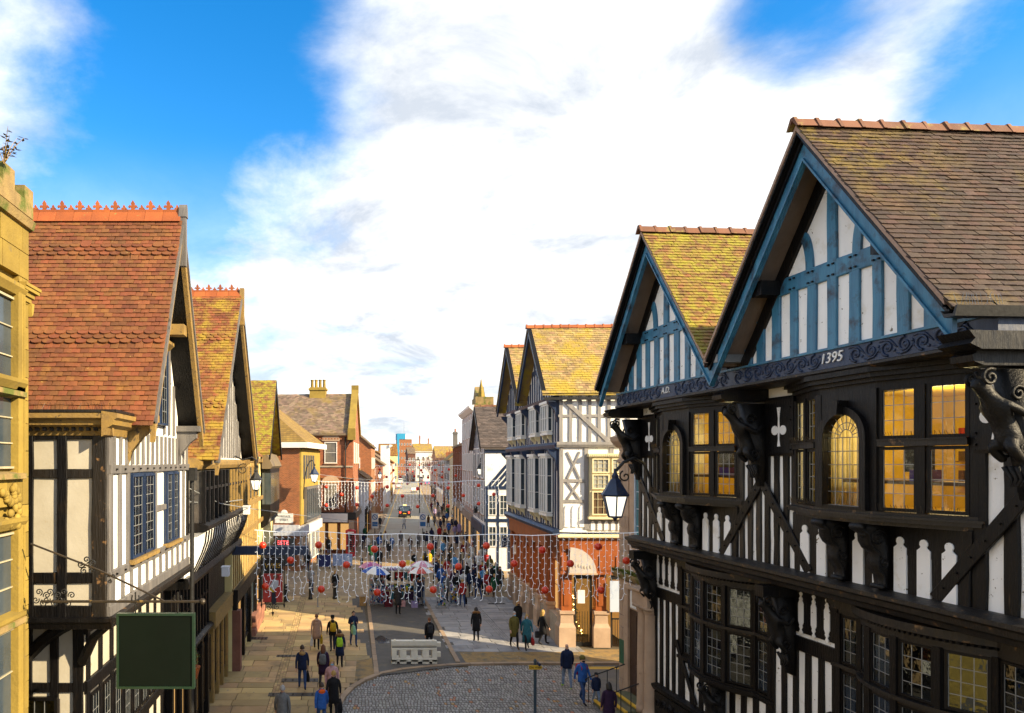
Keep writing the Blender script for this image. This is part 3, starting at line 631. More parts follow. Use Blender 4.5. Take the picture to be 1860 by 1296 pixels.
HAIRC = {'brown': (0.045, 0.022, 0.010), 'dark': (0.014, 0.010, 0.008), 'blond': (0.50, 0.30, 0.07), 'grey': (0.42, 0.40, 0.38), 'auburn': (0.16, 0.05, 0.015)}
def hair_m(c): return M('hair_' + c, HAIRC[c], tuple(v * 0.6 for v in HAIRC[c]), 30, 0.55, bump=0.5, bscale=60)
fur_m = M('fur_brown', (0.26, 0.12, 0.03), (0.14, 0.06, 0.02), 40, 0.95, bump=1.0, bscale=70)
mask_m = M('mask_blue', (0.25, 0.50, 0.66), (0.22, 0.45, 0.60), 9, 0.8)
def person(label, loc, rz, top='black', legs='black', hair='short', hairc='brown', pose='walk', coat='jacket', hat=None, hatc=None, pack=None, mask=False, h=1.72, shoes='black', group=None, skin=0, hoodc=None, maskc=None):
    s = h / 1.72
    me, j = PEOPLE[pose]
    o = bpy.data.objects.new('person', me); link(o); o.location = loc; o.rotation_euler = (0, 0, rz); o.scale = (s, s, s)
    tag(o, label, 'person', group)
    for i, m in enumerate((skin_ms[skin], cloth(top), cloth(legs), cloth(shoes))):
        o.material_slots[i].link = 'OBJECT'; o.material_slots[i].material = m
    if coat: put(COATS[coat], 'dress' if coat == 'long' else 'coat', o, cloth(top)) if False else setmat(put(COATS[coat], 'coat', o), cloth(top))
    if hat != 'hood' and HAIR.get(hair): setmat(put(HAIR[hair], 'hair', o), hair_m(hairc))
    if hat in ('beanie', 'cap', 'hood'): setmat(put(HATS[hat], {'beanie': 'hat', 'cap': 'cap', 'hood': 'hood'}[hat], o), cloth(hatc or top))
    if hat == 'fur': setmat(put(HATS['fur'], 'fur_trim', o), fur_m)
    if hat == 'hood' and hoodc == 'fur': setmat(put(HATS['fur'], 'fur_trim', o), fur_m)
    if hat == 'hooddown': setmat(put(HATS['hooddown'], 'hood', o), cloth(hatc or top))
    if mask: setmat(put(MASK, 'face_mask', o), cloth(maskc) if maskc else mask_m)
    if pack: setmat(put(PACK, 'backpack', o), cloth(pack))
    return o
def setmat(o, m):
    if not o.data.materials: o.data.materials.append(None)
    o.material_slots[0].link = 'OBJECT'; o.material_slots[0].material = m; return o
def held_bag(label, who_loc, rz, side, c, pose='walk', h=1.72, scale=1.0, cat='bag', name='shopping_bag'):
    j = PEOPLE[pose][1]; p = Vector(j['fin' + ('r' if side > 0 else 'l')][:3]) * (h / 1.72)
    p = Matrix.Rotation(rz, 3, 'Z') @ p
    o = setmat(put(BAG, name, None, None, Vector(who_loc) + p + Vector((0, 0, -0.12 * scale)), (0, 0, rz + PI / 2), (scale,) * 3), cloth(c))
    return tag(o, label, cat)
# ------------------------------------------------------------------ big timbered building on the right
RB = thing('timbered_building', 'large black and white timbered building with twin mossy gables and oriel windows', 'building', (11.6 - .06 * 17.2, 17.2, 0), math.atan2(-1, .06))
XL, XR = -6.35, 6.6
def scroll_console(parent, x, z1, z0, dep, w, ybase, mat, name='scroll_bracket'):
    """S-shaped carved console: top roll, belly, lower scroll"""
    h = z1 - z0
    prof = [(0, z1), (-dep, z1), (-dep * 1.02, z1 - h * .10), (-dep * .80, z1 - h * .16), (-dep * .78, z1 - h * .28), (-dep * .66, z1 - h * .38), (-dep * .42, z1 - h * .46), (-dep * .50, z1 - h * .56), (-dep * .46, z1 - h * .68), (-dep * .26, z1 - h * .80), (-dep * .22, z1 - h * .92), (-dep * .30, z0), (0, z0)]
    mb = MB(); mb.prism([(ybase + a, b) for a, b in prof], x - w / 2, x + w / 2, 'x')
    for s in (-1, 1):
        xx = x + s * w / 2
        for (cy_, cz_, r_, st) in ((-dep * .42, z1 - h * .22, h * .14, 0.5), (-dep * .24, z1 - h * .60, h * .10, 2.0)):
            mb.tube([(xx, ybase + a, b) for a, _, b in spiral(cy_, cz_, 0, r_, 1.6, st, s)], 0.022, 5)
        mb.tube([(xx, ybase + a * .9, b) for a, b in prof[2:12]], 0.020, 5)
    mb.tube([(x - w / 2 - .02, ybase - dep * .95, z1 - h * .05), (x + w / 2 + .02, ybase - dep * .95, z1 - h * .05)], h * .055, 8)
    mb.tube([(x - w / 2 - .02, ybase - dep * .27, z0 + h * .03), (x + w / 2 + .02, ybase - dep * .27, z0 + h * .03)], h * .04, 8)
    for k in range(5): mb.ball((x, ybase - dep * (.78 - .07 * k), z1 - h * (.17 + .055 * k)), (w * .42, .05, .05), 8, 5)
    return mb.obj(name, carved_m, parent, True)
def figure_corbel(parent, x, z1, z0, dep, ybase, mat, name='carved_figure'):
    """figure leaning out of the wall: head under the beam, torso, scrolled tail back to the wall"""
    h = z1 - z0
    j = {'tail': (x, ybase - .06, z0, .07), 't2': (x, ybase - dep * .14, z0 + h * .14, .11), 't3': (x, ybase - dep * .20, z0 + h * .26, .10), 'hip': (x, ybase - dep * .34, z0 + h * .42, (.17, .15)),
         'belly': (x, ybase - dep * .45, z0 + h * .54, (.15, .14)), 'chest': (x, ybase - dep * .62, z0 + h * .68, (.19, .15)), 'neck': (x, ybase - dep * .72, z0 + h * .79, .085), 'head': (x, ybase - dep * .84, z0 + h * .87, (.12, .12)), 'crown': (x, ybase - dep * .86, z0 + h * .96, .11), 'nose': (x, ybase - dep * .84 - .16, z0 + h * .86, .022)}
    b = [('tail', 't2'), ('t2', 't3'), ('t3', 'hip'), ('hip', 'belly'), ('belly', 'chest'), ('chest', 'neck'), ('neck', 'head'), ('head', 'crown'), ('head', 'nose')]
    for s, n in ((-1, 'l'), (1, 'r')):
        j['s' + n] = (x + s * .2, ybase - dep * .58, z0 + h * .70, .075); j['e' + n] = (x + s * .25, ybase - dep * .34, z0 + h * .62, .06); j['w' + n] = (x + s * .2, ybase - dep * .12, z0 + h * .72, .05)
        j['k' + n] = (x + s * .17, ybase - dep * .52, z0 + h * .36, .085); j['f' + n] = (x + s * .14, ybase - dep * .30, z0 + h * .24, .06)
        b += [('chest', 's' + n), ('s' + n, 'e' + n), ('e' + n, 'w' + n), ('hip', 'k' + n), ('k' + n, 'f' + n)]
    me = skin_mesh(j, b, 'hip', 1); me.name = name; me.materials.append(carved_m)
    o = put(me, name, parent)
    mb = MB()
    mb.prism([(ybase, z1), (ybase - dep * .55, z1), (ybase - dep * .08, z0 - h * .08), (ybase, z0 - h * .08)], x - .13, x + .13, 'x')
    for s in (-1, 1):
        for (cy_, cz_, r_, st) in ((-dep * .84, z0 + h * .93, h * .075, 1.0), (-dep * .30, z0 + h * .34, h * .09, 2.6), (-dep * .40, z0 + h * .80, h * .07, 0.0)):
            mb.tube([(x + s * .15, ybase + a, b) for a, _, b in spiral(cy_, cz_, 0, r_, 1.5, st, s)], .028, 5)
    for k in range(4): mb.tube([(x - .16 + .1 * k, ybase - dep * .3, z0 + h * .2), (x - .12 + .08 * k, ybase - dep * .22, z0 + h * .1), (x - .08 + .05 * k, ybase - dep * .28, z0 + h * .03)], [.04, .035, .01], 5)
    mb.obj('backing', carved_m, o, True)
    return o
# walls -------------------------------------------------------------
OC = (-3.1, 3.25); OHW = 2.15                      # oriel centres and half width
def rb_walls():
    w = MB()
    w.box(XL, XR, 0.0, 10.0, 6.2, 7.93)
    edges = [XL, OC[0] - OHW + .1, OC[0] + OHW - .1, OC[1] - OHW + .1, OC[1] + OHW - .1, XR]
    for a, b in ((0, 1), (2, 3), (4, 5)): w.box(edges[a], edges[b], 0.0, 0.35, 7.93, 10.55)
    w.box(XL, XR, 0.0, 10.0, 10.55, 11.3)
    w.box(XL, XL + .3, .35, 10, 7.93, 10.55).box(XR - .3, XR, .35, 10, 7.93, 10.55)
    w.obj('wall', plaster, RB)
    lo = MB(); LC = (-2.5, 3.85)
    xs = [XL + .15, LC[0] - 2.1, LC[0] + 2.1, LC[1] - 2.1, LC[1] + 2.1, XR]
    lo.box(XL + .15, XR, .5, 10, 0, 2.86)
    for a, b in ((0, 1), (2, 3), (4, 5)): lo.box(xs[a], xs[b], .5, .9, 2.86, 5.85)
    lo.box(XL + .15, XR, .5, 10, 5.85, 6.2)
    lo.box(XL + .15, XL + .5, .9, 10, 2.86, 5.85)
    lo.obj('lower_wall', plaster, RB)
rb_walls()
# rooms behind the oriels, lit
lampshade = M('lampshade', (0.8, 0.7, 0.5), emit=(1.0, 0.72, 0.32), estr=1.2)
for c in OC:
    r = MB()
    x0, x1, y0, y1, z0, z1 = c - OHW + .12, c + OHW - .12, .36, 3.6, 7.94, 10.54
    for q in ([(x0, y1, z0), (x1, y1, z0), (x1, y1, z1), (x0, y1, z1)], [(x0, y0, z0), (x0, y1, z0), (x0, y1, z1), (x0, y0, z1)], [(x1, y0, z0), (x1, y1, z0), (x1, y1, z1), (x1, y0, z1)],
              [(x0, y0, z0), (x1, y0, z0), (x1, y1, z0), (x0, y1, z0)], [(x0, y0, z1), (x1, y0, z1), (x1, y1, z1), (x0, y1, z1)]): r.add(q, [(0, 1, 2, 3)])
    r.obj('room', room_warm, RB)
    lp = MB().lathe([(.05, .1), (.22, -.1), (.2, -.12)], 12, (c, 2.6, 10.3)).tube([(c, 2.6, 10.4), (c, 2.6, 10.54)], .012, 5).obj('lamp_shade', lampshade, RB)
    ld = bpy.data.lights.new('room_lamp', 'POINT'); ld.energy = 26 if c > 0 else 19; ld.color = (1.0, .80, .40); ld.shadow_soft_size = .25
    lo_ = bpy.data.objects.new('room_lamp', ld); link(lo_, RB); lo_.location = (c, 1.5, 9.85)
    box('desk', M('desk_wood', (.20, .10, .04)), RB, c - 1.6, c + 1.6, .7, 1.3, 8.55, 8.62)
    mon = MB().box(c - .35, c + .30, 1.0, 1.06, 8.8, 9.35).box(c - .05, c + .05, 1.02, 1.08, 8.62, 8.8).obj('monitor', black_panel, RB)
    box('file_box', M('box_violet', (.16, .08, .45)), RB, c + .05, c + .5, .75, 1.0, 8.62, 8.85)
    cu = MB()
    for k in range(18): cu.tube([(c - 1.93 + .03 * (k % 2), .42 + .06 * k, 8.0), (c - 1.93 + .03 * (k % 2), .42 + .06 * k + .02 * math.sin(k), 10.4)], .045, 6)
    cu.obj('curtain', M('curtain', (.88, .78, .46)), RB, True)
    for k in range(3):
        box('shelf', M('desk_wood', (.20, .10, .04)), RB, c - 1.5, c + .6, 3.3, 3.55, 8.5 + .5 * k, 8.53 + .5 * k)
        for q in range(12): box('book', cloth(random.choice(['red', 'navy', 'tan', 'green', 'white', 'brown'])), RB, c - 1.45 + .16 * q, c - 1.35 + .16 * q + random.uniform(0, .05), 3.32, 3.5, 8.532 + .5 * k, 8.532 + .5 * k + random.uniform(.2, .34))
    box('cupboard', M('cupboard', (.30, .14, .05)), RB, c + .9, c + 1.6, 2.9, 3.5, 7.95, 9.6)
# jetty moulding -----------------------------------------------------
moulding(RB, [(-.02, 6.02), (-.16, 6.05), (-.20, 6.14), (-.30, 6.20), (-.32, 6.30), (-.42, 6.36), (-.42, 6.44), (-.10, 6.50), (.02, 6.50)], XL - .2, XR + .1, timber_worn, 'jetty_moulding')
box('jetty_soffit', timber, RB, XL, XR, .0, .52, 6.0, 6.03)
# oriels -------------------------------------------------------------
def oriel(c):
    pts = [(-OHW, 0.0), (-.70, -.55), (.70, -.55), (OHW, 0.0)]
    def ring(off): return [(c - OHW - off, .30), (c - OHW - off, -off * .4), (c - .70 - off * .45, -.55 - off), (c + .70 + off * .45, -.55 - off), (c + OHW + off, -off * .4), (c + OHW + off, .30)]
    sl = MB(); sl.prism(ring(.04), 7.80, 7.88, 'z').prism(ring(.16), 7.88, 7.95, 'z').prism(ring(.20), 7.95, 8.00, 'z').prism(ring(.10), 8.00, 8.06, 'z')
    sl.obj('oriel_sill', timber_worn, RB)
    hd = MB(); hd.prism(ring(.0), 10.42, 10.55, 'z').prism(ring(.08), 10.55, 10.63, 'z').prism(ring(.18), 10.63, 10.72, 'z').prism(ring(.26), 10.72, 10.82, 'z')
    hd.obj('oriel_cornice', timber, RB)
    # posts at the corners
    for (dx, dy) in pts:
        w_ = .085
        box('oriel_post', timber, RB, c + dx - w_, c + dx + w_, dy - .05, dy + .12, 8.06, 10.42)
    # side facets: two lights wide, two tiers
    for s in (-1, 1):
        a = Vector((c + s * .70, -.55, 0)); b = Vector((c + s * OHW, 0, 0))
        if s < 0: a, b = b, a
        t = (b - a); Ln = t.length; t.normalize(); ang = math.atan2(t.y, t.x)
        tr = MB().box(-Ln / 2 + .08, Ln / 2 - .08, -.10, .06, -.06, .05).box(-Ln / 2 + .08, Ln / 2 - .08, -.13, .02, .05, .075)
        m_ = (a + b) / 2; tr.obj('transom', timber_worn, RB, loc=(m_.x, m_.y, 9.36), rz=ang)
        box_ = MB().box(-.06, .06, -.06, .08, 0, 2.36); box_.obj('mullion', timber, RB, loc=(m_.x, m_.y, 8.06), rz=ang)
        lw = (Ln - .17 - .12) / 2
        for k in (-1, 1):
            p = m_ + t * k * (lw / 2 + .065)
            leaded(RB, (p.x, p.y, 8.08), ang, lw, 1.21, 3, 4, fw=.06)
            leaded(RB, (p.x, p.y, 9.44), ang, lw, .98, 3, 3, fw=.06)
        sp = MB()
        for q in range(26):
            u_ = -Ln / 2 + .1 + (Ln - .2) * q / 25; sp.tube([(u_, -.11, .07), (u_ + random.uniform(-.05, .05), -.16, .21)], .0035, 3)
        stuff(sp.obj('bird_spikes', iron_rust, RB, loc=(m_.x, m_.y, 9.36), rz=ang))
        sp2 = MB()
        for q in range(30):
            u_ = -Ln / 2 + .1 + (Ln - .2) * q / 29; sp2.tube([(u_, -.13, 0), (u_ + random.uniform(-.05, .05), -.17, .16)], .0035, 3)
        stuff(sp2.obj('bird_spikes', iron_rust, RB, loc=(m_.x, m_.y, 8.05), rz=ang))
    # centre: arched light with radiating head
    r = .47; zs = 9.50; zb = 8.12
    fr = MB()
    out = [(r + .16) * 1.0]
    # surround board with arched opening: built from strips
    ro = r + .15
    segs = arc_pts(0, zs, r, 0, PI, 16); sego = arc_pts(0, zs, ro, 0, PI, 16)
    for i in range(16):
        (x0, z0), (x1, z1) = segs[i], segs[i + 1]; (X0, Z0), (X1, Z1) = sego[i], sego[i + 1]
        fr.prism([(x0, z0), (X0, Z0), (X1, Z1), (x1, z1)], -.14, .06, 'y')
    fr.box(r, ro, -.14, .06, zb - .04, zs).box(-ro, -r, -.14, .06, zb - .04, zs).box(-ro, ro, -.13, .06, zb - .06, zb)
    fr.prism([(-.06, zs + r - .02), (.06, zs + r - .02), (.09, zs + ro + .12), (-.09, zs + ro + .12)], -.26, .0, 'y')
    fr.tube([(-.11, -.20, zs + ro + .08), (.11, -.20, zs + ro + .08)], .05, 8)
    win = fr.obj('arched_window', timber, RB, loc=(c, -.55, 0))
    ld = MB()
    def bar(p, q, w_=.009):
        a_, b_ = Vector((p[0], 0, p[1])), Vector((q[0], 0, q[1])); ld.tube([a_, b_], w_, 4)
    ncol, nrow = 5, 5
    for i in range(1, ncol): x = -r + 2 * r * i / ncol; bar((x, zb), (x, zs))
    for k in range(nrow + 1): z = zb + (zs - zb) * k / nrow; bar((-r, z), (r, z))
    for rad in (.16, .30):
        pp = arc_pts(0, zs, rad, 0, PI, 14)
        for i in range(14): bar(pp[i], pp[i + 1])
    for k in range(1, 10):
        a_ = PI * k / 10; bar((.16 * math.cos(a_), zs + .16 * math.sin(a_)), (r * math.cos(a_), zs + r * math.sin(a_)))
    ld.obj('leading', came, win)
    for i in range(ncol):
        for k in range(nrow):
            put(PANE, 'pane', win, None, (-r + 2 * r * (i + .5) / ncol, .012, zb + (zs - zb) * (k + .5) / nrow), (random.gauss(0, .012), 0, random.gauss(0, .02)), (2 * r / ncol - .004, 1, (zs - zb) / nrow - .004))
    for ra, rb_, nn in ((.0, .16, 2), (.16, .30, 10), (.30, r, 10)):
        for k in range(nn):
            a0, a1 = PI * k / nn, PI * (k + 1) / nn
            poly = [(ra * math.cos(a0), ra * math.sin(a0)), (rb_ * math.cos(a0), rb_ * math.sin(a0)), (rb_ * math.cos((a0 + a1) / 2), rb_ * math.sin((a0 + a1) / 2)), (rb_ * math.cos(a1), rb_ * math.sin(a1))]
            if ra > 0: poly.append((ra * math.cos(a1), ra * math.sin(a1)))
            MB().prism([(x, zs + z) for x, z in poly], .009, .015, 'y').obj('pane', glass, win)
    # spandrels above the arch: small top lights
    top = 10.42
    spd = MB(); n_ = 12
    for i in range(n_):
        a0, a1 = PI * i / n_, PI * (i + 1) / n_
        x0, x1 = ro * math.cos(a0), ro * math.cos(a1)
        spd.prism([(x0, zs + ro * math.sin(a0)), (x0, top), (x1, top), (x1, zs + ro * math.sin(a1))], -.04, .04, 'y')
    spd.obj('spandrel', timber, win)
    # board below with keyhole panels, then consoles
    for k in range(8): hole(RB, c - 1.75 + .5 * k, 6.5, 7.36, .27, -.085)
    rail(RB, c - OHW, c + OHW, 7.52, .62, 0, timber, .075, 'spandrel_board')
    for k in range(9): stud(RB, c - 2.0 + .5 * k, 6.5, 7.25, .22, 0, timber, .072)
    for dx in (-.62, .40): scroll_console(RB, c + dx, 7.80, 6.52, .62, .24, -.06, timber)
    return
def hole(parent, x, z0, z1, w, y, mat=None):
    """white panel with a round-headed keyhole top"""
    h = w / 2
    poly = [(x - h, z0), (x + h, z0), (x + h, z1), (x + h * .55, z1 + h * .35)] + arc_pts(x, z1 + h * .95, h * .62, -PI / 4, PI * 1.25, 8) + [(x - h * .55, z1 + h * .35), (x - h, z1)]
    return MB().prism(poly, y - .012, y + .1, 'y').obj('keyhole_panel', mat or plaster, parent)
for c in OC: oriel(c)
# upper wall studs between the oriels and at the ends ------------------
def bay_studs():
    for x in (-.82, -.49, -.16, .16, .49, .82): stud(RB, x, 6.5, 9.15, .165, 0, timber_worn if x < 0 else timber)
    for x in (-6.22, -5.88, -5.54, -5.22): stud(RB, x, 6.5, 9.15, .16, 0, timber_worn)
    for x in (5.5, 6.02, 6.5): stud(RB, x, 6.5, 9.15, .24, 0, timber)
    for a, b in ((-.98, 1.1), (XL, -5.2), (5.4, XR)): rail(RB, a, b, 9.86, 1.42, 0, timber, .062, 'upper_board')
    for x in (-.60, .62, -5.55, 5.78): fleur(x, 9.80)
    for x0 in (0.0, XL + .1, 6.35):
        for s in (-1, 1):
            if x0 < -6 and s < 0 or x0 > 6.3 and s > 0: continue
            beam(RB, (x0 + s * .08, -.055, 8.45), (x0 + s * 1.62, -.055, 6.52), .24, .05, FRONT, timber if x0 >= 0 else timber_worn, 'brace')
            pegs(RB, [(x0 + s * (.2 + .25 * k), -.105, 8.30 - .31 * k) for k in range(6)])
    pegs(RB, [(x, -.06, z) for x in (-.3, .3, 1.0, 5.45, 6.1) for z in (9.3, 9.5, 10.0, 10.3)])
def fleur(x, z):
    mb = MB(); mb.prism([(x - .035, z + .0), (x - .02, z + .25), (x - .06, z + .52), (x + .06, z + .52), (x + .02, z + .25), (x + .035, z), (x + .02, z - .25), (x + .05, z - .42), (x - .05, z - .42), (x - .02, z - .25)], -.075, -.055, 'y')
    for s in (-1, 1): mb.prism([(x, z - .04)] + arc_pts(x + s * .14, z - .03, .115, PI if s > 0 else 0, -PI if s > 0 else 2 * PI, 12), -.074, -.055, 'y')
    mb.obj('fleur_panel', plaster, RB)
bay_studs()
for x, mt in ((XL + .12, timber), (0.0, timber), (6.35, timber)):
    figure_corbel(RB, x, 10.45, 8.55, 1.05, -.03, mt)
    b = MB(); b.box(x - .17, x + .17, -1.05, 0, 10.50, 10.80).prism([(-1.05, 10.50), (-1.22, 10.56), (-1.24, 10.66), (-1.16, 10.70), (-1.22, 10.76), (-1.05, 10.80)], x - .19, x + .19, 'x'); b.obj('beam_end', timber, RB)
# end wall towards the camera side
for z0, z1 in ((0.2, 6.0), (6.5, 10.5)):
    for k in range(13): beam(RB, (XR, .3 + .75 * k, z0), (XR, .3 + .75 * k, z1), .22, .05, (1, 0, 0), timber, 'stud')
for z in (3.2, 6.25, 8.4, 10.6): beam(RB, (XR, 0, z), (XR, 10, z), .26, .06, (1, 0, 0), timber, 'rail')
for k in range(4): beam(RB, (XR + .03, .5 + 2.4 * k, 6.6), (XR + .03, 2.2 + 2.4 * k, 8.3), .22, .05, (1, 0, 0), timber, 'brace')
# lower storey -----------------------------------------------------------
LC = (-2.5, 3.85)
def bow(c):
    hwid, prot = 1.45, .55; Rr = (hwid ** 2 + prot ** 2) / (2 * prot)
    def arc(off=0.0, n=12):
        a = math.asin(hwid / Rr); return [(c + (Rr + off) * math.sin(-a + 2 * a * i / n), .5 + Rr - prot - (Rr + off) * math.cos(-a + 2 * a * i / n)) for i in range(n + 1)]
    def slab(z0, z1, off, mat, name, mb=None):
        poly = [(c - 2.15 - off * .4, .8), (c - 2.15 - off * .4, .5 - off)] + arc(off) + [(c + 2.15 + off * .4, .5 - off), (c + 2.15 + off * .4, .8)]
        return (mb or MB()).prism(poly, z0, z1, 'z')
    s1 = MB(); slab(2.72, 2.80, .02, None, '', s1); slab(2.80, 2.90, .12, None, '', s1); slab(2.90, 2.96, .06, None, '', s1); s1.obj('bow_sill', timber, RB)
    s2 = MB(); slab(4.36, 4.42, .02, None, '', s2); slab(4.42, 4.50, .10, None, '', s2); s2.obj('bow_transom', timber_worn, RB)
    s3 = MB(); slab(5.60, 5.72, .02, None, '', s3); slab(5.72, 5.82, .10, None, '', s3); slab(5.82, 5.98, .18, None, '', s3); s3.obj('bow_cornice', timber_worn, RB)
    pp = arc(0, 4)
    de = MB()
    for i, (x, y) in enumerate(arc(.11, 34)): de.box(x - .03, x + .03, y - .04, y + .04, 5.755, 5.80)
    stuff(de.obj('dentils', timber, RB))
    for (x, y) in pp + [(c - 2.05, .5), (c + 2.05, .5)]:
        box('bow_post', timber, RB, x - .07, x + .07, y - .06, y + .10, 2.96, 5.62)
    fac = [((c - 2.0, .5), (c - 1.5, .5))] + [(pp[i], pp[i + 1]) for i in range(4)] + [((c + 1.5, .5), (c + 2.0, .5))]
    for a, b in fac:
        a = Vector((a[0], a[1], 0)); b = Vector((b[0], b[1], 0)); t = b - a; Ln = t.length; ang = math.atan2(t.y, t.x); m_ = (a + b) / 2
        w_ = Ln - .15 if Ln > .6 else Ln - .02
        leaded(RB, (m_.x, m_.y, 2.98), ang, w_, 1.37, 3 if w_ > .5 else 2, 5, dark=True, fw=.05)
        leaded(RB, (m_.x, m_.y, 4.52), ang, w_, 1.07, 3 if w_ > .5 else 2, 4, dark=True, fw=.05)
    r = MB(); x0, x1, y0, y1, z0, z1 = c - 2.1, c + 2.1, .9, 4, 2.86, 5.84
    for q in ([(x0, y1, z0), (x1, y1, z0), (x1, y1, z1), (x0, y1, z1)], [(x0, y0, z0), (x0, y1, z0), (x0, y1, z1), (x0, y0, z1)], [(x1, y0, z0), (x1, y1, z0), (x1, y1, z1), (x1, y0, z1)],
              [(x0, y0, z0), (x1, y0, z0), (x1, y1, z0), (x0, y1, z0)], [(x0, y0, z1), (x1, y0, z1), (x1, y1, z1), (x0, y1, z1)]): r.add(q, [(0, 1, 2, 3)])
    r.obj('room', room_dark, RB)
    figure_corbel(RB, c + .1, 2.72, 1.2, .7, .45, timber)
for c in LC: bow(c)
def low_studs():
    y = .5
    for a, b, sp in ((XL + .2, LC[0] - 2.15, .36), (LC[0] + 2.15, LC[1] - 2.15, .42), (LC[1] + 2.15, XR, .42)):
        n = max(1, int(round((b - a) / sp))); w_ = (b - a) / n
        for i in range(n + 1): stud(RB, a + w_ * i, .2, 4.75, .17, y, timber)
        rail(RB, a - .08, b + .08, 4.62, .35, y, timber, .06)
        rail(RB, a - .08, b + .08, 5.45, 1.1, y, timber, .045, 'upper_board')
        for i in range(n):
            x = a + w_ * (i + .5)
            prof = [(.02, -.50), (.055, -.46), (.02, -.40), (.06, -.34), (.045, -.3), (.085, -.22), (.085, .22), (.045, .3), (.06, .34), (.02, .40), (.055, .46), (.02, .50)]
            MB().prism([(x + p, 5.38 + q) for p, q in prof] + [(x - p, 5.38 + q) for p, q in prof[::-1]], y - .06, y - .03, 'y').obj('baluster_panel', plaster, RB)
    for c in LC:
        for k in range(9): stud(RB, c - 2.0 + .5 * k, 1.5, 2.75, .2, y, timber)
        beam(RB, (c - 2.3, .445, 3.3), (c - 1.2, .445, 1.6), .16, .05, FRONT, timber, 'brace')
    moulding(RB, [(.5, 1.30), (.36, 1.34), (.30, 1.45), (.30, 1.52), (.5, 1.56)], XL, XR, timber, 'ledge')
    box('stall_board', timber, RB, XL + .1, XR, .40, .5, .2, 1.28)
    cv = MB()
    for k in range(14):
        cv.tube([(x, .39, z) for x, _, z in spiral(XL + .5 + .35 * k, .95, 0, .17, 1.5, k * .7, 1 if k % 2 else -1)], .025, 5)
    cv.obj('carved_panel', timber, RB)
    for x, in ((XL + .2,), (.35,)): figure_corbel(RB, x, 5.75, 3.95, .85, .47, timber)
    for x in (XL + .2, .35): box('beam_end', timber, RB, x - .16, x + .16, -.38, .5, 5.72, 6.0)
low_studs()
# gables -------------------------------------------------------------------
GX = (-3.175, 3.175); GH = 3.175; T = 1.325; ZF = 10.88; ZA = ZF + GH * T
YW = -.75
moulding(RB, [(-.02, 10.80), (YW - .02, 10.80), (YW - .10, 10.85), (YW - .10, 10.90), (YW, 10.92), (-.02, 10.92)], XL, XR - .1, timber_worn, 'frieze_moulding')
box('frieze', timber_navy, RB, XL, XR - .1, YW - .03, 0, 10.92, 11.30)
moulding(RB, [(YW, 11.28), (YW - .07, 11.29), (YW - .07, 11.34), (YW, 11.35)], XL, XR - .1, timber_sky_sheen, 'frieze_cap')
def frieze_carving():
    y = YW - .035
    for gx in GX:
        k = 0; x = gx - 3.0
        while x < gx + 3.0:
            mb = MB()
            if abs(x - gx) > .34:
                up = 1 if k % 2 else -1
                mb.tube(spiral(x, 11.11 + .01 * up, y, .145, 1.35, PI / 2 * up, up, 16), [.030 - .001 * i for i in range(17)], 5)
                mb.tube([(x - .18, y, 11.11 - .12 * up), (x - .08, y, 11.11 - .15 * up), (x + .06, y, 11.11 - .12 * up), (x + .2, y, 11.11 + .02 * up)], [.012, .024, .024, .012], 5)
                mb.ball((x + .03, y, 11.11), (.05, .03, .05), 7, 4)
                for a_ in (0, 1, 2): mb.ball((x + .17 * math.cos(a_ * 2 + k), y, 11.11 + .13 * math.sin(a_ * 2 + k)), (.035, .02, .03), 6, 4)
                mb.obj('carved_scroll', timber_navy, RB, True)
            x += .36; k += 1
    lettering(RB, '1395', .30, (GX[1] - .02, YW - .045, 11.12), white_paint, 0, .012, .2)
    lettering(RB, 'A.D.', .26, (GX[0] - .02, YW - .045, 11.12), white_paint, 0, .012, .2)
frieze_carving()
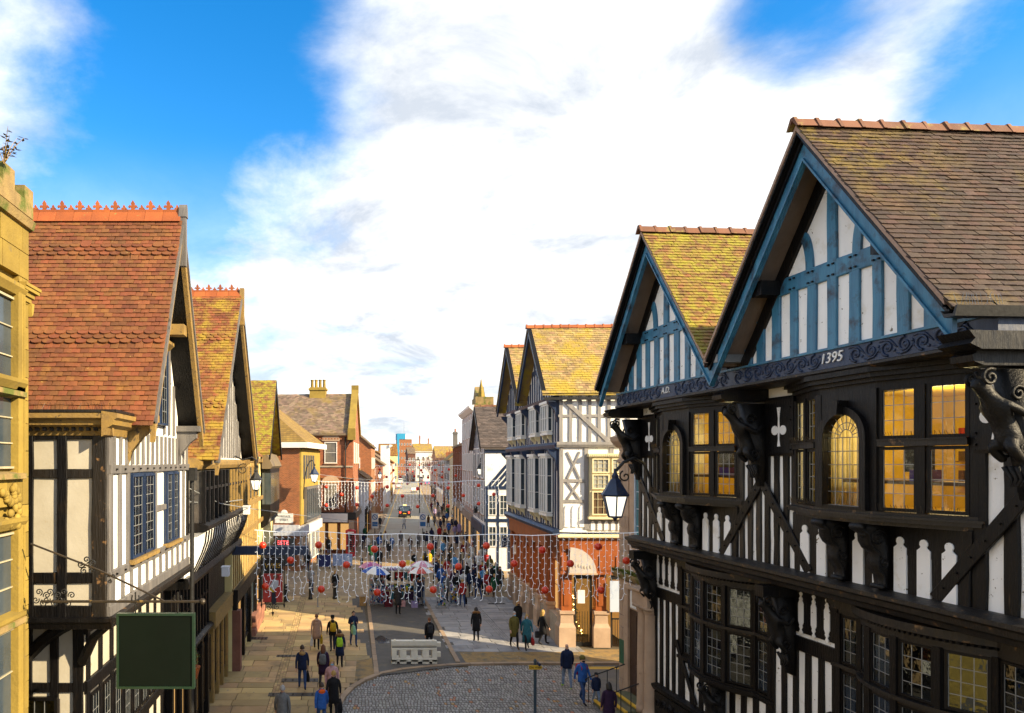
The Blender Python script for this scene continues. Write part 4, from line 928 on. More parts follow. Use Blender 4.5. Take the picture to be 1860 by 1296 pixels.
def gable(gx, mat):
    zb = 11.34; zt = ZA + .25; hwb = (zt - zb) / T
    MB().prism([(gx - hwb, zb - .06), (gx + hwb, zb - .06), (gx, zt)], YW, .0, 'y').obj('gable_wall', plaster, RB)
    def ztop(dx): return zt - abs(dx) * T
    for dx in (0, .56, -.56, 1.10, -1.10, 1.65, -1.65, 2.18, -2.18, 2.62, -2.62):
        zt_ = ztop(abs(dx) + .10)
        if zt_ - zb > .15:
            if dx == 0: stud(RB, gx, zb, zt_, .24, YW, mat, .06, 'king_post')
            else: stud(RB, gx + dx, zb, min(zt_, 12.75), .26 if abs(dx) != 1.10 else .22, YW, mat)
    rail(RB, gx - ztop(0) * 0 - 1.55, gx + 1.55, 12.92, .37, YW, mat, .055, 'collar')
    for s in (-1, 1):
        curved(RB, [(gx + s * (.62 + .26 * (1 - math.cos(t))), 13.08 + .80 * math.sin(t)) for t in [PI / 2 * i / 7 for i in range(8)]], .20, YW - .05, YW, mat)
        beam(RB, (gx + s * (hwb - .18), YW, zb - .05), (gx + s * .04, YW, zt - .24), .30, .062, FRONT, timber, 'rafter')
    pegs(RB, [(gx + dx, YW - .06, z) for dx in (-.62, -.50, -.06, .06, .5, .62, 1.04, 1.16, -1.04, -1.16) for z in (12.80, 13.02)])
    # soffit, barge boards, verge
    for s in (-1, 1):
        MB().prism([(gx + s * GH, ZF + .50), (gx, ZA + .50), (gx, ZA + .56), (gx + s * GH, ZF + .56)], -1.32, YW + .1, 'y').obj('soffit', soffit_m, RB)
        z1 = ZF + 1.9
        xx = gx + s * (ZA - z1) / T
        box('purlin_end', timber, RB, xx - .16 - s * .1, xx + .16 - s * .1, -1.26, YW, z1 - .02, z1 + .30)
    barge(RB, gx, GH, ZF, ZA, .50, -1.38, -1.30, mat)
    barge(RB, gx, GH, ZF + .02, ZA + .02, .06, -1.42, -1.30, mat, 'barge_bead')
    barge(RB, gx, GH, ZF + .40, ZA + .40, .10, -1.43, -1.31, timber, 'barge_bead')
    barge(RB, gx, GH, ZF + .52, ZA + .52, .11, -1.48, -1.30, timber, 'barge_moulding')
    barge(RB, gx, GH, ZF + .55, ZA + .55, .05, -1.54, -1.36, timber, 'barge_bead')
    barge(RB, gx, GH + .04, ZF + .58, ZA + .63, .10, -1.56, -1.30, mortar, 'verge')
    return
for gx, mt in ((GX[0], timber_sky_sheen), (GX[1], timber_sky_sheen)): gable(gx, mt)
zr0 = ZF + .62; zr1 = ZA + .62; TK = .08
roofs = []
for gx in GX:
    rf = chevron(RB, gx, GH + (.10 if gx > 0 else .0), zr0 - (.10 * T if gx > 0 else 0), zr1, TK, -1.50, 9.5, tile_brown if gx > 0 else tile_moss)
    roofs.append(rf)
# back wall triangles so that the roof closes
for gx in GX: MB().prism([(gx - GH, 11.2), (gx + GH, 11.2), (gx + GH, zr0), (gx, zr1), (gx - GH, zr0)], 9.2, 9.4, 'y').obj('gable_wall', plaster, RB)
v_, L_ = slope_vecs(GX[1], GH + .1, zr0 - .1 * T, zr1, 1)
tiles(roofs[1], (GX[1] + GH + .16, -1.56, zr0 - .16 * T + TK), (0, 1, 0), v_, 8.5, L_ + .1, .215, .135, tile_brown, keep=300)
v_, L_ = slope_vecs(GX[0], GH, zr0, zr1, 1)
tiles(roofs[0], (GX[0] + GH - .02, -1.56, zr0 + TK + .02), (0, 1, 0), v_, 5.5, L_ - .05, .20, .125, tile_moss, keep=300)
for gx, mt in ((GX[0], terracotta_pale), (GX[1], terracotta_pale)): ridge(RB, gx, zr1 + TK + .12, -1.62, 9.4, 24, mt, .15)
# left slopes carry a sheet of stepped courses (seen edge-on only)
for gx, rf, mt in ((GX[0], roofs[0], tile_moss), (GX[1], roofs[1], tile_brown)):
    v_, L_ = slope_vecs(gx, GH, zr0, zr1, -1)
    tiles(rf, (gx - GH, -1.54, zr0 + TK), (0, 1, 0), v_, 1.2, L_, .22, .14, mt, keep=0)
box('valley_lead', lead_m, RB, -.30, .30, -1.40, 9.0, zr0 - .05, zr0 + .14)
gt = MB().prism([(GX[1] + GH + .02, 11.36), (GX[1] + GH + .08, 11.24), (GX[1] + GH + .26, 11.24), (GX[1] + GH + .30, 11.40), (GX[1] + GH + .27, 11.40), (GX[1] + GH + .23, 11.28), (GX[1] + GH + .08, 11.30)], -1.6, 9.0, 'y').obj('gutter', iron, RB)
sp = MB()
for q in range(16): sp.tube([(GX[1] + GH + .16, -1.45 + .05 * q, 11.42), (GX[1] + GH + .16 + random.uniform(-.08, .08), -1.45 + .05 * q + random.uniform(-.05, .05), 11.62)], .003, 3)
stuff(sp.obj('bird_spikes', came, RB))
cp = MB().box(XR - .35, XR + .12, -1.30, 0, 10.72, 11.0).prism([(-1.30, 10.72), (-1.48, 10.80), (-1.40, 10.88), (-1.50, 11.0), (-1.30, 11.0)], XR - .4, XR + .14, 'x').obj('eaves_corbel', timber, RB)

# ------------------------------------------------------------------ stone entrance building beyond it
SB = thing('stone_bank_building', 'sandstone building with columned doorway squeezed beside the big timbered building', 'building', (12.3 - .06 * 25, 25, 0), math.atan2(-1, .06))
def stone_bank():
    b = MB().box(-1.45, 1.6, 0, 9, 0, 10.0); b.obj('wall', stone_buff, SB)
    # ashlar blocks on the pier by the corner
    z = 0.3; k = 0
    while z < 9.6:
        h = random.uniform(.42, .55)
        for (x0, x1) in (((-1.47, -1.0), (-.97, -.72)) if k % 2 else ((-1.47, -1.22), (-1.19, -.72))):
            box('ashlar_block', stone_buff, SB, x0, x1, -.03, .2, z, z + h - .015)
        z += h; k += 1
    moulding(SB, [(0, 4.55), (-.20, 4.62), (-.32, 4.80), (-.32, 4.88), (0, 4.95)], -1.55, 1.6, stone_moss, 'string_course')
    moulding(SB, [(0, 9.55), (-.12, 9.60), (-.30, 9.80), (-.34, 9.96), (0, 10.08)], -1.6, 1.6, stone_buff, 'cornice')
    moulding(SB, [(0, 8.95), (-.10, 9.0), (-.10, 9.1), (0, 9.15)], -1.5, 1.6, stone_buff, 'string_course')
    dr = MB().box(-.62, .45, -.015, .02, 0.45, 3.55).obj('door', M('door_brown', (.05, .022, .012), rough=.4), SB)
    for x0, x1 in ((-.56, -.1), (-.06, .40)):
        for z0, z1 in ((.6, 1.5), (1.6, 3.4)): box('door_panel', M('door_brown', (.05, .02, .01)), dr, x0, x1, -.03, -.01, z0, z1)
    for x in (-.78, .55): box('door_jamb', stone_buff, SB, x - .14, x + .14, -.10, .05, 0.3, 4.3)
    box('lintel', stone_buff, SB, -.95, 1.55, -.14, .05, 4.3, 4.55)
    sg = box('door_sign', white_paint, SB, -.55, .40, -.05, .0, 3.62, 4.22)
    MB().prism(arc_pts(-.30, 3.95, .10, 0, 2 * PI, 10), -.06, -.05, 'y').prism([(-.05, 3.85), (.25, 3.9), (.2, 4.0), (.0, 4.05)], -.06, -.05, 'y').obj('emblem', timber_navy, sg)
    for x in (.95, 1.45):
        c = MB().lathe([(.27, .3), (.27, .45), (.235, .50), (.225, .6), (.215, 2.2), (.19, 3.75), (.20, 3.8), (.24, 3.86), (.24, 3.95)], 16, (x, -.30, 0))
        c.box(x - .27, x + .27, -.58, -.02, 3.95, 4.05); c.obj('column', stone_buff, SB, True)
    box('entablature', stone_buff, SB, .62, 1.7, -.56, 0, 4.05, 4.50)
    moulding(SB, [(0, 4.50), (-.60, 4.50), (-.70, 4.56), (-.70, 4.62), (0, 4.66)], .55, 1.75, stone_buff, 'entablature_cap')
    sash(SB, (.30, 0, 6.05), 0, 1.0, 2.5, 2, 4, fm=M('window_paint_blue', (.50, .60, .70)), glassm=M('pane_teal', (.10, .30, .36), (.05, .14, .16), 1.0, .15))
    for x in (-.33, .93): box('window_surround', stone_buff, SB, x - .12, x + .12, -.07, .02, 5.95, 8.7)
    box('window_head', stone_buff, SB, -.5, 1.1, -.09, .02, 8.70, 8.92)
    pl = box('plaque', M('plaque_green', (.015, .10, .05), rough=.4), SB, -1.38, -.98, -.07, -.03, 1.35, 2.25)
    box('plaque_backing', stone_buff, pl, -1.42, -.94, -.035, -.02, 1.22, 2.29)
stone_bank()
def moss_tuft(parent, pts, n, mat, r=.06):
    mb = MB()
    for k in range(n):
        p = random.choice(pts); c = Vector(p) + Vector((random.uniform(-.12, .12), random.uniform(-.1, .1), 0))
        for q in range(3):
            a = random.uniform(0, 2 * PI); t = Vector((math.cos(a), math.sin(a), random.uniform(.2, 1.2))) * random.uniform(.5, 1) * r * 2
            s_ = Vector((-math.sin(a), math.cos(a), 0)) * r * .4; mb.add([c - s_, c + s_, c + t], [(0, 1, 2)])
    return stuff(mb.obj('moss', mat, parent))
moss_m = M('moss_green', (.10, .15, .015), (.16, .17, .02), 8, .9)
moss_tuft(SB, [(x * .1 - 1.5, -.2, 4.9) for x in range(30)], 260, moss_m)
steps = thing('entrance_steps', 'stone entrance steps with yellow painted edges beside the columned door', 'steps', (12.3 - .06 * 25, 25, 0), math.atan2(-1, .06))
yellow_paint = M('yellow_paint', (.70, .42, .02), (.60, .36, .03), 3, .6, spot=(.2, .15, .05), sscale=9, slo=.66, shi=.72)
for k in range(3):
    st = box('step', M('step_stone', (.10, .11, .05), (.16, .13, .08), 3, .8, bump=.4), steps, -.75, .95, -1.35 + .38 * k, -.02, .0 if k == 0 else .15 * k + .002, .15 * (k + 1))
    box('step_edge', yellow_paint, st, -.752, .952, -1.36 + .38 * k, -1.25 + .38 * k, .15 * (k + 1) - .05, .15 * (k + 1) + .006)
for x, w_ in ((-.85, 'far'), (1.0, 'near')):
    rl = thing('handrail', 'black iron handrail on the %s side of the yellow edged entrance steps' % w_, 'railing', (12.3 - .06 * 25, 25, 0), math.atan2(-1, .06), 'iron handrails at the entrance steps')
    for k in range(5): MB().tube([(x, -1.5 + .36 * k, 0), (x, -1.5 + .36 * k, .95 + .12 * k)], .016, 6).obj('baluster', iron, rl)
    MB().tube([(x, -1.62, .86), (x, -1.5, .95), (x, -.06, 1.43)], .024, 6).ball((x, -1.62, .86), .05).obj('rail', iron, rl)
# ------------------------------------------------------------------ corner pub with twin gables
PB = thing('corner_pub', 'corner timbered building with golden slate roof over a brown panelled ground floor', 'building', (10.6, 33.5, 0), R(-92.5))
pane_pale = M('pane_pale', (.36, .37, .34), (.26, .27, .25), 3, .2)
pane_warm2 = M('pane_brown', (.14, .09, .05), (.07, .05, .04), 1.2, .15)
def pub():
    SIDE = (1, 0, 0)
    MB().box(-12.2, 0, 0, 9, 5.6, 12.3).obj('wall', plaster, PB)
    for k in range(8): beam(PB, (0, .08 + .46 * k, 9.98), (0, .08 + .46 * k, 12.25), .17, .05, SIDE, timber_pale, 'stud')
    beam(PB, (.0, -.05, 11.25), (.0, 3.6, 11.25), .14, .045, SIDE, timber_pale, 'rail')
    beam(PB, (.03, .3, 11.95), (.03, 2.35, 10.0), .20, .05, SIDE, timber_pale, 'brace')
    for k in range(4): beam(PB, (0, .1 + 1.2 * k, 5.75), (0, .1 + 1.2 * k, 9.7), .2, .05, SIDE, timber_pale, 'stud')
    MB().prism([(x, z) for x, z in ((-.0, 9.70), (.10, 9.72), (.16, 9.85), (.16, 9.98), (0, 10.0))], -.15, 4.0, 'y').obj('jetty_beam', timber_pale, PB)
    for z in (8.1, 7.1): beam(PB, (0, .1, z), (0, 1.25, z), .16, .045, SIDE, timber_pale, 'rail')
    for s in (-1, 1):
        for z0 in (7.2, 8.2):
            beam(PB, (.01, .68 - s * .3, z0), (.01, .68 + s * .3, z0 + 1.3 if z0 > 8 else z0 + .85), .10, .045, SIDE, timber_pale, 'brace')
    for k in range(3): MB().prism([(.25 + .36 * k + a, z) for a, z in ((0, 5.85), (.22, 5.85), (.22, 6.7), (.18, 6.85), (.11, 6.92), (.04, 6.85), (0, 6.7))], .0, .05, 'x').obj('keyhole_panel', plaster, PB)
    # cream window bay on the side
    wb = MB().box(.0, .18, 1.42, 3.35, 6.35, 9.25).box(0, .30, 1.32, 3.45, 9.25, 9.42).box(0, .28, 1.34, 3.43, 6.25, 6.37).obj('window_bay', cream_paint, PB)
    for k, y in enumerate((1.92, 2.85)):
        for z0, h in ((6.45, 1.15), (7.7, .72), (8.48, .7)):
            sash(PB, (.20, y, z0), PI / 2, .82, h, 3, 3, fm=cream_paint, glassm=pane_pale if h < 1 else pane_warm2, fw=.06, sill=False, barw=.014)
    dn = MB()
    for k in range(24): dn.box(.30, .33, 1.34 + .088 * k, 1.39 + .088 * k, 9.28, 9.38)
    stuff(dn.obj('dentils', cream_paint, PB))
    for k in range(6):
        MB().prism([(1.5 + .32 * k + a, z) for a, z in ((0, 5.7), (.2, 5.7), (.2, 6.0), (.16, 6.12), (.1, 6.16), (.04, 6.12), (0, 6.0))], .0, .07, 'x').obj('keyhole_panel', plaster, PB)
    beam(PB, (0, 1.4, 5.95), (0, 3.6, 5.95), .5, .05, SIDE, timber_pale, 'board')
    # street front, navy timbers
    for k in range(26):
        x = -.1 - .48 * k
        stud(PB, x, 10.0, 12.2, .2, 0, timber_navy); stud(PB, x, 5.75, 9.7, .2, 0, timber_navy)
    MB().prism([(-.02, 9.62), (-.22, 9.68), (-.26, 9.85), (-.12, 9.98), (0, 9.98)], -12.2, .1, 'x').obj('jetty_beam', timber_navy, PB)
    MB().prism([(-.02, 5.35), (-.28, 5.45), (-.36, 5.62), (-.20, 5.75), (0, 5.75)], -12.2, .1, 'x').obj('jetty_beam', timber_navy, PB)
    MB().prism([(-.02, 12.0), (-.35, 12.05), (-.40, 12.2), (0, 12.3)], -12.2, .0, 'x').obj('frieze', timber_navy, PB)
    for gx in (-3.05, -9.15):
        for dx in (-1.3, 1.3):
            for z0, h, pr in ((10.5, 1.45, .32), (6.4, 2.9, .38)):
                x = gx + dx
                b = MB().box(x - .75, x + .75, -pr, 0, z0 - .12, z0).box(x - .78, x + .78, -pr - .04, 0, z0 + h, z0 + h + .14).box(x - .68, x + .68, -pr + .06, .0, z0, z0 + h); b.obj('oriel', white_paint, PB)
                for k in (-1, 0, 1): sash(PB, (x + .45 * k, -pr + .055, z0 + .05), 0, .42, h - .1, 1, 3 if h > 2 else 2, fm=white_paint, sill=False, fw=.05)
                sash(PB, (x + .685, -pr / 2 - .02, z0 + .05), PI / 2, pr * .8, h - .1, 1, 3 if h > 2 else 2, fm=white_paint, sill=False, fw=.05)
                for k in (-1, 1): MB().prism([(0, z0 - .12), (-pr * .9, z0 - .12), (-pr * .7, z0 - .3), (-pr * .3, z0 - .4), (0, z0 - .75)], x + .5 * k - .07, x + .5 * k + .07, 'x').obj('bracket', cream_paint, PB)
    for x in (-.15, -2.95, -6.1, -9.0, -12.0):
        for z in (12.0, 9.62): MB().prism([(0, z), (-.55, z), (-.5, z - .15), (-.2, z - .45), (-.08, z - 1.0), (0, z - 1.1)], x - .12, x + .12, 'x').obj('bracket', timber_navy, PB)
    # gables and roofs
    t = 1.18; hw = 3.05; zf = 12.25; za = zf + hw * t
    for i, gx in enumerate((-3.05, -9.15)):
        MB().prism([(gx - hw, zf), (gx + hw, zf), (gx, za)], -.2, 0, 'y').obj('gable_wall', plaster, PB)
        for k in range(-5, 6): stud(PB, gx + .5 * k, zf, za - abs(.5 * k) * t - .15, .2, -.2, timber_navy)
        rail(PB, gx - 1.5, gx + 1.5, zf + 1.6, .25, -.2, timber_navy)
        barge(PB, gx, hw + .1, zf - .25, za - .13, .42, -.80, -.70, timber_navy)
        barge(PB, gx, hw + .1, zf + .12, za + .24, .14, -.86, -.66, timber, 'verge')
        rf = chevron(PB, gx, hw + .18, zf + .0 - .18 * t + .2, za + .2, .08, -.84, 8, tile_goldslate)
        for s in (1, -1):
            v_, L_ = slope_vecs(gx, hw + .18, zf - .18 * t + .2, za + .2, s)
            tiles(rf, (gx + s * (hw + .18), -.86, zf - .18 * t + .28), (0, 1, 0), v_, 6.5 if s > 0 else 1.0, L_, .27, .165, tile_goldslate, keep=300 if (i == 0 and s > 0) else 0)
        ridge(PB, gx, za + .40, -.9, 8, 20, terracotta, .14)
    box('gutter', iron, PB, .15, .28, -.8, 8, 12.02, 12.14)
    # ground floor: brown panelled piers on sandstone bases
    MB().box(-12.2, -2.5, .55, 9, 0, 5.3).box(-2.5, -.05, 3.62, 9, 0, 5.3).obj('shop_core', room_dark, PB)
    fs = MB().box(-12.2, .02, .0, .5, 4.55, 5.35).box(-2.6, .02, 0, 9, 4.55, 5.35); fs.obj('fascia', brown_wood, PB)
    MB().prism([(-.02, 5.28), (-.2, 5.36), (-.2, 5.44), (0, 5.5)], -12.2, .12, 'x').obj('fascia_moulding', brown_wood, PB)
    MB().prism([(0, 5.28), (.2, 5.36), (.2, 5.44), (0, 5.5)], -.1, 9, 'y').obj('fascia_moulding', cream_paint, PB)
    def pier(x, y, w=.34):
        p = MB().box(x - w, x + w, y - w, y + w, 1.75, 4.6).obj('pier', brown_wood, PB)
        box('pier_panel', brown_wood, p, x - w * .55, x + w * .55, y - w - .03, y - w, 2.0, 4.2)
        box('pier_panel', brown_wood, p, x + w, x + w + .03, y - w * .55, y + w * .55, 2.0, 4.2)
        s = MB()
        def rr(a): return [(x - a, y - a), (x + a, y - a), (x + a, y + a), (x - a, y + a)]
        rings = [[(q[0], q[1], z) for q in rr(a)] for a, z in ((.40, 0), (.40, .95), (.32, 1.15), (.30, 1.55), (.36, 1.6), (.36, 1.75))]
        s.loft(rings).obj('pier_base', stone_buff, PB)
    pier(-.38, .40, .25); pier(-.36, 2.05, .25)
    for k in range(6): pier(-2.6 - 1.85 * k, .28, .22)
    for k in range(6):
        x = -1.75 - 1.85 * k
        box('stall_riser', stone_grey, PB, x - .9, x + .9, .1, .5, 0, 1.35)
        sash(PB, (x, .45, 1.4), 0, 1.35, 2.6, 2, 2, fm=brown_wood, glassm=pane_warm, sill=False)
        MB().prism([(x - .7, 4.05)] + arc_pts(x, 4.0, .68, 0, PI, 10) + [(x - .7, 4.0)], .25, .4, 'y').obj('arch_panel', brown_wood, PB)
    # carved arch panel and entrance on the side
    pn = box('side_panel', brown_wood, PB, -.04, .06, .05, 3.6, 3.55, 4.6)
    for y0, y1 in ((1.9, 2.6), (2.7, 3.45), (.1, .5)): box('side_panel_field', brown_wood, pn, .06, .09, y0, y1, 3.75, 4.45)
    sg = MB().prism([(.45, 3.62)] + arc_pts(.50, 3.62, 1.25, PI / 2, 0, 10), .1, .16, 'x').obj('arched_sign', M('sign_stone', (.56, .50, .46)), PB)
    box('sign_beading', stone_buff, sg, .1, .17, .42, 1.8, 3.55, 3.63)
    for k in range(7): MB().ball((.165, .62 + .14 * k, 3.95 + .05 * math.sin(k)), (.015, .055, .10), 6, 4).obj('sign_relief', M('sign_relief', (.50, .44, .36)), sg)
    dm = MB().box(-.30, -.22, .80, .88, 0, 3.5).box(-.30, -.22, 1.55, 1.65, 0, 3.5).box(-.30, -.22, .80, 1.65, 3.3, 3.5).box(-.29, -.23, .80, 1.65, .0, .2).obj('door', iron, PB)
    put(PANE, 'pane', dm, glass, (-.26, 1.2, 1.8), (0, 0, PI / 2), (.75, 1, 3.1))
    for k in range(5): box('door_bar', iron, dm, -.28, -.26, .92 + .13 * k, .94 + .13 * k, .2, 1.7)
    box('notice', white_paint, PB, -.21, -.20, .95, 1.3, 2.1, 2.75)
    lit = MB(); z0 = .05
    lit.add([(-.5, .75, z0), (-2.4, .75, z0), (-2.4, .75, 3.5), (-.5, .75, 3.5)], [(0, 1, 2, 3)]); lit.add([(-2.4, .75, z0), (-2.4, 3.4, z0), (-2.4, 3.4, 3.5), (-2.4, .75, 3.5)], [(0, 1, 2, 3)]); lit.add([(-.5, 3.4, z0), (-2.4, 3.4, z0), (-2.4, 3.4, 3.5), (-.5, 3.4, 3.5)], [(0, 1, 2, 3)])
    lit.obj('lobby', M('lobby_warm', (.45, .22, .05), emit=(1, .55, .15), estr=.05), PB)
    gl = MB().box(-.1, -.05, 2.5, 2.56, 0, 3.5).box(-.1, -.05, 3.5, 3.58, 0, 3.5).box(-.1, -.05, 2.5, 3.58, 3.3, 3.5).box(-.1, -.05, 2.5, 3.58, 1.35, 1.42).obj('iron_gate', iron, PB)
    for k in range(9): MB().tube([(-.08, 2.6 + .11 * k, .1), (-.08, 2.6 + .11 * k, 1.4)], .014, 5).obj('gate_bar', iron, gl)
    box('poster_board', pale_blue, PB, .02, .07, 2.42, 3.42, 1.75, 3.25)
pane_warm = M('pane_warm', (.30, .15, .03), (.08, .05, .03), 1.6, .15, emit=(1, .55, .18), estr=.12)
pub()
# Christmas tree with warm lights inside the pub doorway
xt = thing('christmas_tree', 'dark christmas tree with warm fairy lights in the brown corner doorway', 'tree', (11.45, 34.75, 0))
ct = MB()
for k in range(700):
    z = random.uniform(.35, 3.1); rr = (3.2 - z) * .24; a = random.uniform(0, 2 * PI); q = rr * random.uniform(.3, 1)
    c = Vector((q * math.cos(a), q * math.sin(a), z)); d_ = Vector((math.cos(a), math.sin(a), -.25)) * .16; s_ = Vector((-math.sin(a), math.cos(a), .3)) * .03
    ct.add([c - s_, c + s_, c + d_], [(0, 1, 2)])
ct.obj('crown', M('fir_green', (.012, .035, .015), (.02, .05, .02), 6, .8), xt)
MB().tube([(0, 0, 0), (0, 0, 3.1)], [.06, .01], 6).obj('trunk', timber, xt)
fl = MB()
for k in range(70):
    z = random.uniform(.4, 3.0); rr = (3.2 - z) * .25; a = random.uniform(0, 2 * PI); fl.ball((rr * math.cos(a), rr * math.sin(a), z), .022, 5, 4)
stuff(fl.obj('fairy_lights', M('fairy_warm', (1, .7, .3), emit=(1, .55, .15), estr=9.0), xt))

# ------------------------------------------------------------------ generic town building, front on -y
def town(name, label, loc, rz, w, dep, h, wall, roofm, roofh=3.0, ridge_dir='x', floors=2, wins=3, ww=1.0, wh=1.5, fm=None, shop=None, sidewins=0, win0=4.2, overhang=.25, cat='building', chimneys=(), band=None, parapet=None, cornice=None, group=None, keep=0, side='l', gm=None):
    """front from x=0..w at y=0, body behind; ridge_dir x: ridge along the street, y: gable to the street"""
    t = thing(name, label, cat, loc, rz, group)
    MB().box(0, w, 0, dep, 0, h).obj('wall', wall, t)
    fh = (h - win0) / max(1, floors)
    for f_ in range(floors):
        for k in range(wins):
            sash(t, (w * (k + .5) / wins, 0, win0 + fh * f_ + fh * .12), 0, ww, min(wh, fh * .72), 2, 2, fm=fm, fw=.09)
        for k in range(sidewins):
            y = dep * (k + .5) / sidewins
            for s_, x_, a_ in (('l', 0, -PI / 2), ('r', w, PI / 2)):
                if s_ in side: sash(t, (x_, y, win0 + fh * f_ + fh * .12), a_, ww, min(wh, fh * .72), 2, 2, fm=fm, fw=.09)
    if band:
        for f_ in range(floors): MB().box(-.06, w + .06, -.06, dep, win0 + fh * f_ - .2, win0 + fh * f_ - .06).obj('string_course', band, t)
    if shop:
        box('shop_fascia', shop, t, .05, w - .05, -.22, 0, 2.95, 3.75)
        n = max(1, int(w / 2.4))
        for k in range(n): sash(t, (w * (k + .5) / n, -.02, .35), 0, w / n - .3, 2.5, 2, 1, fm=shop, glassm=pane_warm if k % 2 else pane_sky, sill=False)
    if cornice: MB().prism([(0, h - .5), (-.12, h - .45), (-.5, h - .1), (-.55, h + .1), (0, h + .15)], -.3, w + .3, 'x').obj('cornice', cornice, t)
    o_ = overhang
    if roofh > 0:
        if ridge_dir == 'x':
            hw = dep / 2 + o_; t_ = roofh / (dep / 2); zf = h - o_ * t_
            rf = MB().prism([(-o_, zf), (dep / 2, h + roofh), (dep + o_, zf), (dep + o_, zf + .1), (dep / 2, h + roofh + .12), (-o_, zf + .1)], -o_, w + o_, 'x').obj('roof', roofm, t)
            MB().prism([(0, h), (dep, h), (dep / 2, h + roofh)], 0, .2, 'x').obj('gable_wall', gm or wall, t); MB().prism([(0, h), (dep, h), (dep / 2, h + roofh)], w - .2, w, 'x').obj('gable_wall', gm or wall, t)
            L_ = math.hypot(hw, roofh + o_ * t_); v_ = Vector((0, hw / L_, (roofh + o_ * t_) / L_))
            tiles(rf, (-o_, -o_, zf + .1), (1, 0, 0), v_, w + 2 * o_, L_, .33, .22, roofm, keep=keep, th=.025)
            MB().box(-o_, w + o_, dep / 2 - .12, dep / 2 + .12, h + roofh + .06, h + roofh + .2).obj('ridge', terracotta_pale, t)
        else:
            hw = w / 2 + o_; t_ = roofh / (w / 2); zf = h - o_ * t_
            rf = chevron(t, w / 2, hw, zf, h + roofh, .1, -o_ * 1.5, dep, roofm)
            MB().prism([(0, h), (w, h), (w / 2, h + roofh)], 0, .2, 'y').obj('gable_wall', gm or wall, t)
            for s in (-1, 1):
                v_, L_ = slope_vecs(w / 2, hw, zf, h + roofh, s); tiles(rf, (w / 2 + s * hw, -o_ * 1.5, zf + .1), (0, 1, 0), v_, dep, L_, .33, .22, roofm, keep=keep if s < 0 else 0, th=.025)
            barge(t, w / 2, hw, zf - .25, h + roofh - .25, .32, -o_ * 1.5 - .08, -o_ * 1.5, timber)
            ridge(t, w / 2, h + roofh + .22, -o_ * 1.5, dep, max(6, int(dep / .5)), terracotta_pale, .14)
    for (cx_, cy_, ch_) in chimneys:
        c = MB().box(cx_ - .35, cx_ + .35, cy_ - .35, cy_ + .35, h, ch_).box(cx_ - .42, cx_ + .42, cy_ - .42, cy_ + .42, ch_ - .35, ch_ - .2).obj('chimney', wall if wall is not plaster else brick_red, t)
        for q in (-.18, .18): MB().lathe([(.12, 0), (.10, .45), (.12, .5)], 8, (cx_ + q, cy_, ch_)).obj('chimney_pot', terracotta, c)
    return t
RZ = math.atan2(-1, -.09)     # right-hand fronts once the street bends
def on_right(Z, x, w): return ((x, Z, 0), RZ)
# the frame origin is the far end of the front (local x runs towards the camera)
def right_building(name, label, Znear, xnear, w, dep, h, wall, roofm, **k):
    loc = (xnear + .09 * w, Znear + w, 0); return town(name, label, loc, RZ, w, dep, h, wall, roofm, **k)
st = right_building('stone_house', 'narrow stone house front between the golden roofed pub and the timbered shop', 46.3, 12.1, 3.6, 8, 12.4, stone_grey, tile_dark, roofh=0, floors=2, wins=1, shop=stone_grey, cornice=stone_grey)
for k in range(5): MB().ball((3.3, -.25, 6.6 + .55 * k), (.35, .3, .4), 8, 6).obj('carving', stone_moss, st)
dt = right_building('timbered_shop', 'timbered shop with dark tiled roof and diagonal striped side wall', 57, 11.9, 9.5, 7, 10.3, plaster, tile_dark, roofh=3.6, ridge_dir='y', floors=2, wins=3, ww=1.5, wh=2.2, shop=timber_navy, gm=plaster)
for k in range(9): stud(dt, .2 + 1.14 * k, 4.0, 10.2, .2, 0, timber_navy)
for k in range(8): beam(dt, (9.5, .3 + .45 * k, 7.0), (9.5, .3 + .45 * k + 2.2, 9.6), .22, .05, (1, 0, 0), timber_navy, 'brace')
for z in (6.9, 9.9, 4.2): beam(dt, (9.5, 0, z), (9.5, 5, z), .25, .07, (1, 0, 0), timber_navy, 'rail')
for k in range(5): beam(dt, (9.5, .15 + .9 * k, 0.2), (9.5, .15 + .9 * k, 7.0), .18, .05, (1, 0, 0), timber_navy, 'stud')
for z in (2.0, 4.6):
    for k in range(4): sash(dt, (9.5, .6 + .9 * k, z), PI / 2, .66, 1.7, 2, 3, fm=white_paint, sill=False)
for k in range(10): stud(dt, .5 + .9 * k, 10.3, 10.3 + 3.4 - abs(.5 + .9 * k - 4.75) * .74, .18, 0, timber_navy)
cl = right_building('classical_bank', 'tall pale classical building with deep white cornice and rooftop pediment', 69, 13.3, 13, 9, 14.6, M('stone_pink', (.50, .38, .33), (.42, .32, .28), 1, .8, brick=dict(w=.9, h=.4, m=.012, v=.9, mortar=(.36, .28, .24))), tile_slate, roofh=0, floors=3, wins=5, ww=1.1, wh=1.9, cornice=white_paint, shop=stone_grey)
MB().box(9, 12.6, .2, 2.0, 14.7, 15.6).prism([(9.2, 15.6), (12.4, 15.6), (10.8, 16.8)], .3, 1.2, 'y').obj('pediment', stone_moss, cl)
MB().lathe([(.35, 0), (.3, .5), (.12, 1.3), (.02, 1.9)], 6, (12.2, .8, 15.6)).obj('finial', stone_gold, cl)
for k in range(6): MB().box(.3 + 2.45 * k, .55 + 2.45 * k, -.12, 0, 4.2, 14.0).obj('pilaster', white_paint, cl)
rb = right_building('red_brick_block', 'red brick block with ribbed front and shallow slate roof', 86, 15.2, 16, 8, 11.2, brick_red, tile_slate, roofh=1.8, floors=2, wins=8, ww=.9, wh=2.2, shop=stone_grey)
